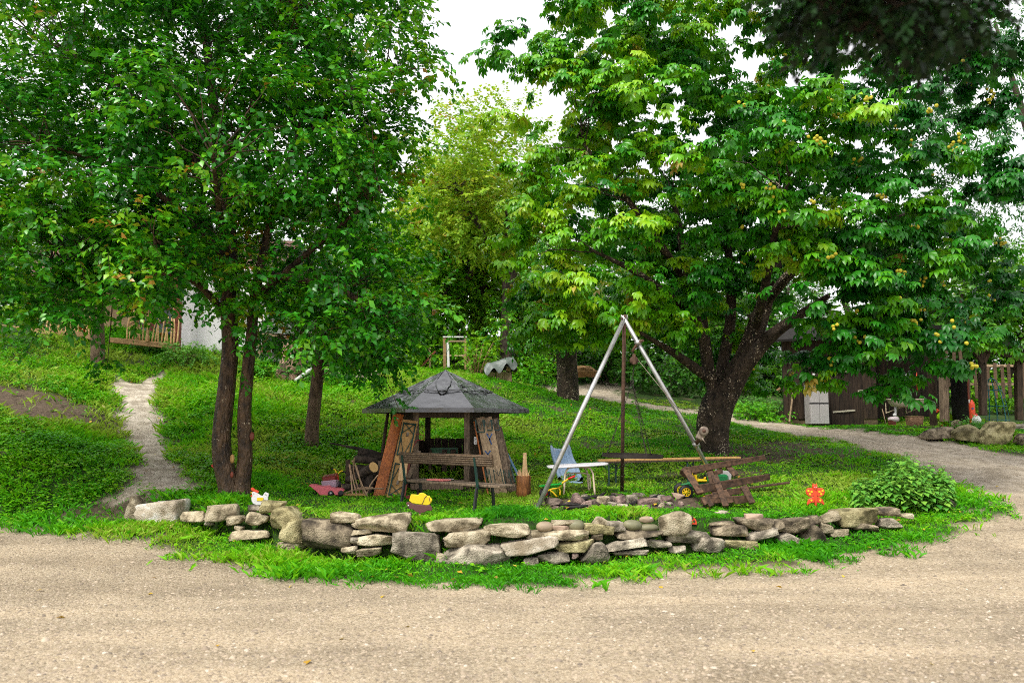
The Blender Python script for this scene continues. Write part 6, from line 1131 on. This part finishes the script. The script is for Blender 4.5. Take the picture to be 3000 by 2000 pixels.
M_MAP = leafmat('maple_leaf', [(0, (.05, .24, .006)), (.5, (.15, .42, .008)), (.9, (.34, .56, .014)), (1, (.4, .3, .05))], .32); M_YEL = leafmat('yellowing_leaf', [(0, (.10, .28, .012)), (.4, (.22, .43, .018)), (.8, (.42, .54, .03)), (1, (.48, .27, .06))], .32)
M_DKG = leafmat('dark_green_leaf', [(0, (.014, .085, .008)), (.5, (.04, .17, .009)), (.9, (.12, .30, .012)), (1, (.18, .24, .04))], .25); M_ASH = leafmat('ash_leaf', [(0, (.02, .12, .025)), (.5, (.05, .21, .03)), (.9, (.14, .33, .035)), (1, (.2, .3, .05))], .28)
b = zat(at(1665, 1172, 24)); tree('second_chestnut', 'smaller chestnut with short dark trunk beside the gravel road', b, [([b - (0, 0, .2), at(1664, 1120, 24), at(1660, 1030, 24), at(1650, 900, 24), at(1640, 700, 24)], [.36, .33, .31, .27, .15])], [lb(1650, 820, 23, 1.8, 1.8, 1.2), lb(1560, 930, 23, 1.3, 1.2, .7), lb(1720, 640, 24, 2.2, 2, 1.6), lb(1700, 960, 23.5, 1.2, 1, .5)], 900, 14, .15, M_CHE, B_CHE, LEAFLET, .5, tint=.4)
b = zat(at(912, 1318, 17.4)); tree('slim_tree', 'slim tree with rough brown trunk behind the hut on the slope', b, [([b - (0, 0, .15), at(916, 1240, 17.4), at(926, 1150, 17.4), at(932, 1080, 17.4), at(936, 960, 17.4), at(930, 800, 17.4)], [.17, .145, .14, .13, .11, .06]), ([at(932, 1080, 17.4), at(950, 1030, 17.4), at(985, 960, 17.3)], [.06, .04, .02]), ([at(932, 1085, 17.4), at(912, 1030, 17.4), at(880, 950, 17.4)], [.05, .035, .02])],
     [lb(930, 900, 17.2, 1.3, 1.2, .8), lb(1050, 960, 17, .9, 1.0, .7), lb(1000, 1030, 17.2, .75, .8, .33), lb(850, 960, 17.4, .8, 1, .5), lb(1130, 900, 17, .8, 1, .8)], 620, 14, .085, M_PEAR, B_GREY, LEAF, .5, tint=.22)
b = zat(at(290, 1030, 22)); tree('slim_tree', 'grey trunked tree in front of the hazel fence', b, [([b - (0, 0, .2), at(286, 970, 22), at(283, 900, 22), at(280, 700, 22), at(270, 500, 22)], [.2, .17, .16, .14, .08])], [lb(280, 560, 22, 2.6, 2.2, 2.4), lb(100, 750, 21.5, 1.8, 1.6, 1.0), lb(420, 760, 21.5, 1.5, 1.5, .9), lb(150, 300, 23, 2.4, 2, 1.8)], 900, 13, .10, M_PEAR, B_GREY, QUAD, .55, tint=.2)
GT = 'trees on the hillside behind'
for lbl, px, d, zt, R_, m_, tn, ti in (('rounded light green maple in the gap between the big trees', 1390, 38, 17.0, 4.4, M_MAP, 1300, .6), ('yellowing cherry leaning into the gap', 1480, 29, 14.0, 3.2, M_YEL, 1200, .5), ('pale fruit tree behind the hut roof', 1330, 33, 12.5, 3.0, M_MAP, 1000, .5),
        ('low bushy tree behind the lone door frame', 1230, 31, 8.6, 2.2, M_MAP, 700, .3), ('grey green shrub tree right of the door frame', 1540, 32, 9.0, 2.4, M_YEL, 650, .15), ('dark tree behind the second chestnut', 1780, 33, 9, 2.8, M_DKG, 600, .5), ('dark tree beyond the leaning chestnut', 2020, 34, 7.4, 2.8, M_DKG, 500, .45), ('bushy tree beyond the shed roof', 2350, 36, 8, 3, M_DKG, 500, .5),
        ('light tree above the shed', 2650, 38, 9, 3.2, M_MAP, 500, .3), ('pale green tree right of the shelter', 2960, 33, 8.6, 2.6, M_MAP, 650, .35), ('dark tree behind the white house', 620, 34, 11, 3.5, M_DKG, 700, .5), ('tall tree behind the house roof', 200, 36, 13, 4.2, M_DKG, 800, .55), ('green tree left of the gap', 1020, 35, 12.5, 3.4, M_MAP, 700, .25), ('tall pale tree at the foot of the sky gap', 1270, 42, 16.0, 4.0, M_MAP, 1100, .5), ('yellow green tree beside the sky gap', 1420, 34, 13.5, 3.2, M_MAP, 1100, .55), ('broad green tree behind the leaning chestnut', 1900, 38, 11.5, 4.5, M_MAP, 900, .2), ('deep green tree behind the chestnut limbs', 2200, 36, 10.5, 4.2, M_DKG, 900, .55), ('broad tree beyond the shed gable', 2500, 42, 12, 5, M_DKG, 900, .6), ('tree hiding the house gable', 420, 33, 10.5, 4, M_DKG, 800, .5), ('tree at the far left edge', -60, 32, 11, 4, M_DKG, 700, .5), ('leafy tree filling the right edge behind the shelter', 2830, 33, 10.5, 3.4, M_DKG, 900, .6), ('bright tree at the right edge of the view', 3020, 35, 9.8, 3.2, M_MAP, 900, .3), ('tall dark tree far beyond the shed', 2680, 42, 14.5, 4.6, M_DKG, 1000, .55), ('dense tree between the chestnut limbs far behind', 2080, 44, 13.5, 5, M_DKG, 1100, .6), ('low dark tree behind the lean-to', 880, 30, 6.4, 2.0, M_DKG, 420, .5), ('tree filling the view behind the slim trunk', 1080, 30, 7.4, 2.0, M_DKG, 420, .6)):
    x = (px - 1500) / F * d; b = zat((x, d, 0)); hgt = zt - b[2]; cz = zt - R_ * .95
    lo_ = [((x + rng.normal(0, R_ * .35), d + rng.normal(0, R_ * .3), max(b[2] + R_ * .35, cz - R_ * rng.uniform(-.45, 1.0))), (R_ * rng.uniform(.45, .7), R_ * .6, R_ * rng.uniform(.4, .6))) for _ in range(7)] + [((x, d, zt - R_ * .6), (R_ * .6, R_ * .6, R_ * .6))]
    tree('hillside_tree', lbl, b, [([b - (0, 0, .3), b + (rng.normal(0, .2), 0, hgt * .4), b + (rng.normal(0, .3), 0, hgt * .6)], [R_ * .07, R_ * .05, R_ * .02]), ([b + (0, 0, hgt * .3), b + (R_ * .4, 0, hgt * .6), b + (R_ * .6, 0, hgt * .75)], [R_ * .04, R_ * .03, .02]), ([b + (0, 0, hgt * .35), b + (-R_ * .4, 0, hgt * .6), b + (-R_ * .6, -.3, hgt * .7)], [R_ * .04, R_ * .03, .02])],
         lo_, tn, 14, .19 if m_ is not M_YEL else .16, m_, B_DARK, QUAD, .75, .2, ti, .5, .3, GT, 120)
b = zat((17.5, 23.5, 0)); tree('ash_tree', 'feathery ash tree at the right edge of the sky', b, [([b - (0, 0, .3), b + (-.5, 0, 4), b + (-1.9, -.5, 8), b + (-3.2, -1, 12)], [.25, .2, .13, .04]), ([b + (-.4, 0, 4.5), b + (-2.6, -.8, 6.6), b + (-5, -1.8, 7.6)], [.08, .06, .02])],
     [lb(2830, 200, 19, 1.0, 1.4, 1.3), lb(2790, 400, 18, .8, 1.2, .8), lb(2900, 60, 20, 1.2, 1.5, 1.0), lb(2830, 560, 18.5, .9, 1.2, .7), lb(2970, 330, 21, .6, .8, .5, .5), lb(2960, 640, 21, .8, 1, .6)], 760, 15, .13, M_ASH, B_DARK, NARROW, .6, .2, .45, .5, .3, None, 60, .55)
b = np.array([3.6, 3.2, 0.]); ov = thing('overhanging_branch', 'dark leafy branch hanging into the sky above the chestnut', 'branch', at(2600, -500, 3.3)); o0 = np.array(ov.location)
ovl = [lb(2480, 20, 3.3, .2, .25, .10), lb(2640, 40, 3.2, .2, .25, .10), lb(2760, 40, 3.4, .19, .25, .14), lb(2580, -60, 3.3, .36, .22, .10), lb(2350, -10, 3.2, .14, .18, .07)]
P, D = in_lobes(ovl, 340, .0, 0); lf, tw = sprays(P, D, 10, .15, .05, LEAF, .5, np.clip(.2 + .2 * rng.normal(size=len(P)), 0, .6)); crown('foliage', [lf], leafmat('backlit_shade_leaf', [(0, (.006, .014, .005)), (1, (.018, .08, .010))], .14, .5, .2), ov)  # backlit shade put into the leaf colour as a near-black green
V, Fs, P3_ = limb([at(2600, -520, 3.3), at(2610, -250, 3.3), at(2580, 0, 3.3), at(2500, 60, 3.3)], [.022, .018, .011, .004], 8); put(ov, 'stem', V, Fs, B_DARK); Vt, Ft = twigs_to([P3_], P[::3], .008, .003); fastobj('twigs', Vt - o0, Ft, B_DARK, ov)['kind'] = 'stuff'

# ------------------------------------------------------------------ shrubs
def shrub(name, label, c, r, n, m_, tpl=LEAF, size=.07, stems=9, bark=B_GREY, length=.3, tint=.4, cat='shrub', stemr=.014, k=10):
    c = zat(c); s = thing(name, label, cat, c); lo_ = [(c + (rng.normal(0, r[0] * .35), rng.normal(0, r[1] * .35), r[2] * rng.uniform(.35, .8)), (r[0] * .6, r[1] * .6, r[2] * .45)) for _ in range(5)]
    P, D = in_lobes(lo_, n, .2, .1, 1.2); P[:, 2] = np.maximum(P[:, 2], hz(P[:, 0], P[:, 1]) + .05); lf, tw = sprays(P, D, k, length, size, tpl, .3, np.clip(tint + .5 * (fbm(P * 1.5, 2) - .5), 0, 1)); crown('foliage', [lf], m_, s)
    e = P[rng.permutation(len(P))[:stems]]; bs = c + (e - c) * np.array([.2, .2, 0]); bs[:, 2] = hz(bs[:, 0], bs[:, 1]) - .03; Vt, Ft = tubes(np.stack([bs, (bs + e) / 2 + (e - bs) * 0 + np.array([0, 0, .15 * r[2]]), e], 1), np.full(len(e), stemr), np.full(len(e), stemr * .4), 5); fastobj('stems', Vt - c, Ft, bark, s)['kind'] = 'stuff'; return s
M_NET = leafmat('nettle_leaf', [(0, (.045, .22, .028)), (.5, (.12, .37, .045)), (1, (.28, .53, .065))], .25, .5, .3); M_WEED = leafmat('weed_leaf', [(0, (.022, .20, .003)), (.5, (.085, .39, .004)), (.9, (.24, .56, .007)), (1, (.30, .36, .05))], .28, .5, .3)
# nettles: upright stems with opposite pairs of leaves
nt0 = zat(at(2630, 1510, 12.9)); net = thing('nettle_clump', 'tall clump of green nettles at the end of the stone wall', 'nettles', nt0); lfP = []; lfD = []; lfN = []; lfS = []; stm = []
for i in range(150):
    px = rng.uniform(2490, 2765); d = rng.uniform(12.6, 13.7); x = (px - 1500) / F * d; b = zat((x, d, 0)); hh = (.28 + .42 * math.exp(-((px - 2655) / 85) ** 2)) * rng.uniform(.75, 1.1) * (1 if d > 12.9 else .8); ln = np.array([rng.normal(0, .12), rng.normal(-.05, .1), 0]) * hh; top = b + ln + (0, 0, hh); stm.append([b, (b + top) / 2 - ln * .15, top])
    for k in range(9):
        t = .25 + .75 * k / 8; p = b * (1 - t) + top * t; a = rng.random() * 3.14
        for s in (0, math.pi):
            dv = np.array([math.cos(a + s + k * 1.57), math.sin(a + s + k * 1.57), -.25 + .4 * (k == 8)]); lfP.append(p); lfD.append(dv); lfN.append(np.array([0, 0, 1]) + dv * .3 + rng.normal(0, .15, 3)); lfS.append((.14 - .07 * max(0, t - .8) / .2) * rng.uniform(.8, 1.15))
lv = leaves(LEAF, np.array(lfP), np.array(lfD), np.array(lfN), np.array(lfS), np.clip(rng.normal(.6, .2, len(lfP)), 0, 1)); crown('leaves', [lv], M_NET, net); Vt, Ft = tubes(np.array(stm), np.full(len(stm), .006), np.full(len(stm), .003), 4); fastobj('stems', Vt - nt0, Ft, mat('nettle_stem', (.10, .22, .04), rough=.6), net)['kind'] = 'stuff'
shrub('shrub', 'leafy shrub with bare yellowish stems by the lone door frame', at(1392, 1100, 25.6), (.9, .6, 1.15), 130, M_MAP, LEAF, .07, 26, WD['fence'], .3, .4, stemr=.02)
shrub('shrub', 'bright weeds at the corner of the white house', at(545, 1040, 23.2), (.75, .5, .45), 120, M_NET, LEAF, .09, 9, tint=.6)
for lbl, px, py, d, r, m_ in (('low green bush left of the stump', 745, 1095, 22.6, (.5, .4, .35), M_WEED), ('green bush behind the stump and pipe', 900, 1100, 23.4, (.6, .4, .45), M_NET), ('bush below the concrete kerb', 1010, 1118, 23.2, (.7, .4, .3), M_WEED), ('thicket left of the lone door frame', 1180, 1080, 27, (1.1, .8, 1.0), M_MAP), ('overgrown bush right of the tarpaulin stack', 1570, 1100, 26.5, (1.3, .9, .8), M_WEED),
        ('tall weeds behind the far door frame', 1340, 1080, 29, (1.5, .8, 1.3), M_MAP), ('dark bush below the second chestnut crown', 1800, 1110, 31.5, (2.2, 1, 1.6), M_DKG), ('dark thicket beyond the road bend', 1980, 1165, 29.5, (2.2, 1, 1.5), M_DKG), ('dark thicket beside the leaning trunk', 2160, 1190, 28.5, (1.6, 1, 1.5), M_DKG), ('bank of weeds left of the shed', 2270, 1215, 26, (1.2, .8, .55), M_NET), ('weeds below the leaning trunk across the road', 2210, 1225, 25, (.9, .5, .4), M_WEED),
        ('green bush beyond the shelter fence', 2930, 1200, 29, (1.6, 1, 1.4), M_MAP), ('leafy plant among the road boulders', 2840, 1232, 21, (.4, .3, .3), M_NET), ('small green plant on the deck end rocks', 2822, 1240, 21.2, (.25, .2, .2), M_WEED), ('hedge behind the hazel fence', 200, 970, 26, (2.2, .8, .9), M_MAP), ('pot plants behind the hazel rods', 440, 985, 24.1, (.8, .2, .45), M_NET), ('tangled bush at the left end of the fence', 40, 950, 24.3, (.7, .4, .3), M_YEL)):
    shrub('bush', lbl, at(px, py, d), r, int(60 + 110 * r[0]), m_, LEAF if d < 27 else QUAD, .085 if d < 27 else .12, 6, B_DARK, .3 + .02 * r[0], .45, 'bush')

# ------------------------------------------------------------------ grass, weeds, pebbles, fallen leaves
def scatter(n, x0, x1, y0, y1, pw=1.4, ref=11.):
    d = rng.uniform(y0, y1, n); x = rng.uniform(-.69, .69, n) * d; keep = (x > x0) & (x < x1) & (rng.random(n) < np.minimum(1, (ref / d) ** (pw - 1))); return x[keep], d[keep]
def keepgrass(x, y, soft=.5):
    g, p, dt = masks(x, y); tuft = n2(x, y, 4.5, 2, 3); cov = 1 - np.maximum(g, p); cov = cov * (1 - .97 * dt)
    fringe = sstep(.7, .76, tuft) * .35 * (np.minimum(g, p * 0 + g) > .3) * (g < .995)
    return (rng.random(len(x)) < np.maximum(cov, fringe)) & ~((np.abs(y - wally(x) - .2) < .24) & (x > -5.4) & (x < 5.3) & (rng.random(len(x)) < .6))
M_GRS = leafmat('grass_blade', [(0, (.025, .21, .003)), (.5, (.085, .41, .004)), (.85, (.22, .56, .006)), (1, (.36, .36, .07))], .3, .5, .25)
x, y = scatter(540000, -13.5, 15, 8.3, 27, 1.8, 11); kp = keepgrass(x, y); x, y = x[kp], y[kp]; lawn = sstep(15.2, 14.2, y) * sstep(-5.5, -4, x); kp = rng.random(len(x)) < (.62 + .38 * np.maximum(lawn, sstep(.45, .6, n2(x, y, .8, 2, 4)))); x, y = x[kp], y[kp]
wl_ = np.exp(-((y - wally(x) + .35) / .3) ** 2) * (np.abs(x) < 6.5); shadeR = sstep(3.0, 4.5, x) * sstep(15, 16, y)
flat = sstep(11.4, 12, y) * sstep(15.8, 15, y) * sstep(-4.5, -3.5, x) * sstep(5, 4, x)
hgt = (1 - .45 * flat) * (.055 + .05 * n2(x, y, 2.2, 2, 6) + .06 * (n2(x, y, 1.3, 2, 12) > .56) - .02 * wl_ + .05 * (y > 15) * (1 - sstep(-1.5, .5, x))) * rng.uniform(.6, 1.35, len(x)) * (1 - .35 * sstep(-1, 1, x) * (y > 15)); n = len(x)
P = np.stack([x, y, hz(x, y) - .008], 1); ln = rng.normal(0, .42, (n, 3)); ln[:, 2] = 1; nm = rng.normal(size=(n, 3)); nm[:, 2] *= .2; nm[:, 1] -= .6
ti = np.clip(.54 + .22 * sstep(14, 16, y) * sstep(3.5, 2, x) + 1.5 * (n2(x, y, .7, 3, 20) - .5) + rng.normal(0, .14, n), 0, .93) + (rng.random(n) < .02) * .2  # bank blades tinted lighter, brightness painted in against the crowns' shade
V, Fc, T = leaves(BLADE, P, ln, nm, hgt, ti, .0052 + .00065 * np.clip(y - 9, 0, 20) + .002 * rng.random(n)); tip = V.reshape(n, 4, 3); bend = rng.normal(0, .35, (n, 2)) * hgt[:, None]; tip[:, 3, :2] += bend; tip[:, 3, 2] -= hgt * .18; tip[:, 2, :2] += bend * .25
go = fastobj('grass', tip.reshape(-1, 3), Fc, M_GRS, None, {'tint': T}); tag(go, 'bright green grass on the terrace and around the wall', 'grass', kind='stuff'); NG = n
# broad-leaved weeds over the banks
x, y = scatter(100000, -14, 15.5, 10, 28, 1.5, 13); kp = keepgrass(x, y); x, y = x[kp], y[kp]; bank = np.maximum(sstep(14.6, 16, y), sstep(-4.6, -5.6, x) * sstep(12.5, 13.3, y)); pat = sstep(.38, .56, n2(x, y, 1.05, 3, 30)); near = .03 + .10 * np.exp(-((y - wally(x) + .1) / .35) ** 2)
kp = rng.random(len(x)) < np.maximum(bank * (.10 + .80 * pat) * (1 - .75 * sstep(2.5, 4, x) * sstep(20, 18, y)), near * pat); x, y = x[kp], y[kp]; n = len(x); k = 5; hh = (.05 + .2 * pat[kp] * bank[kp] * n2(x, y, 2, 2, 33)) * rng.uniform(.5, 1.3, n) * (1 - .8 * sstep(-1.5, .5, x) * sstep(14.5, 16, y))
b = np.stack([x, y, hz(x, y)], 1); a = rng.random((n, k)) * 6.28; t = rng.uniform(.3, 1, (n, k)); dv = np.stack([np.cos(a), np.sin(a), rng.uniform(-.3, .35, (n, k))], -1); pos = b[:, None] + UP * (hh[:, None] * t)[..., None] + dv * .02
sz = (.038 + .035 * rng.random((n, k))) * (1 + .25 * pat[kp][:, None]); nm = UP + dv * .25 + rng.normal(0, .25, (n, k, 3)); ti = np.clip(.66 + 1.6 * (n2(x, y, .6, 3, 40) - .5)[:, None] + rng.normal(0, .12, (n, k)), 0, .97)
V, Fc, T = leaves(QUAD, pos.reshape(-1, 3), dv.reshape(-1, 3), nm.reshape(-1, 3), sz.ravel(), ti.ravel()); wo = fastobj('weeds', V, Fc, M_WEED, None, {'tint': T}); tag(wo, 'leafy green weeds covering the banks', 'weeds', kind='stuff'); NW = n * k
# pebbles on yard, road and path
def pebbles(name, label, n, y0, y1, smin, smax, m_):
    x, y = scatter(n, -12, 13, y0, y1, 2.1, y0 + .5); g, p, dt = masks(x, y); kp = np.maximum(g, p) > .45; x, y = x[kp], y[kp]; n = len(x)
    O = np.array([(1, 0, 0), (.3, .95, 0), (-.8, .6, 0), (-.8, -.6, 0), (.3, -.95, 0), (.3, .1, .9), (-.35, -.1, .85)]); fc = np.array([(0, 1, 5), (1, 2, 6), (1, 6, 5), (2, 3, 6), (3, 4, 6), (4, 5, 6), (4, 0, 5)])
    s = smin + (smax - smin) * rng.random(n) ** 3; a = rng.random(n) * 6.28; V = O[None] * (1 + .25 * rng.normal(size=(n, 7, 3))); V = V * np.stack([s, s * rng.uniform(.6, 1, n), s * rng.uniform(.35, .7, n)], 1)[:, None]; c, sn = np.cos(a)[:, None], np.sin(a)[:, None]
    W = np.stack([V[..., 0] * c - V[..., 1] * sn, V[..., 0] * sn + V[..., 1] * c, V[..., 2]], -1) + np.stack([x, y, hz(x, y) + s * .02], 1)[:, None]
    o = fastobj(name, W.reshape(-1, 3), (fc[None] + (np.arange(n) * 7)[:, None, None]).reshape(-1, 3), m_, None, {'tint': np.repeat(rng.random(n), 7)}); tag(o, label, 'gravel', kind='stuff'); return n
M_PEB = leafmat('gravel_pebble', [(0, (.16, .13, .10)), (.3, (.33, .26, .19)), (.75, (.42, .335, .235)), (.93, (.49, .40, .30)), (1, (.58, .50, .41))], 0.0, .8, .25)
NP = pebbles('gravel', 'loose tan gravel on the yard and tracks', 95000, 5.0, 22, .006, .021, M_PEB)
NP += pebbles('gravel_stones', 'larger stones scattered over the gravel yard', 2600, 5.0, 20, .012, .04, M_PEB)
x, y = scatter(900, -10, 10, 6, 26, 1.2, 9); g, p, dt = masks(x, y); n = len(x); kp = rng.random(n) < np.where(g > .5, .12, .75); x, y = x[kp], y[kp]; n = len(x)
V, Fc, T = leaves(QUAD, np.stack([x, y, hz(x, y) + .03 * (masks(x, y)[0] < .5) + .012], 1), rng.normal(size=(n, 3)) * (1, 1, .25), UP + rng.normal(0, .35, (n, 3)), rng.uniform(.05, .1, n), rng.random(n))
fl = fastobj('fallen_leaves', V, Fc, leafmat('fallen_leaf', [(0, (.22, .11, .03)), (.4, (.50, .30, .03)), (1, (.62, .50, .06))], .15, .6, .2), None, {'tint': T}); tag(fl, 'yellow fallen leaves scattered over grass and gravel', 'leaves', kind='stuff')
dg_tris = sum(sum(len(p.vertices) - 2 for p in o.data.polygons) if len(o.data.polygons) < 3000 else len(o.data.polygons) * (2 if len(o.data.polygons[0].vertices) == 4 else 1) for o in SC.objects if o.type == 'MESH')
print('TRIS', dg_tris, 'blades', NG, 'weeds', NW, 'pebbles', NP)
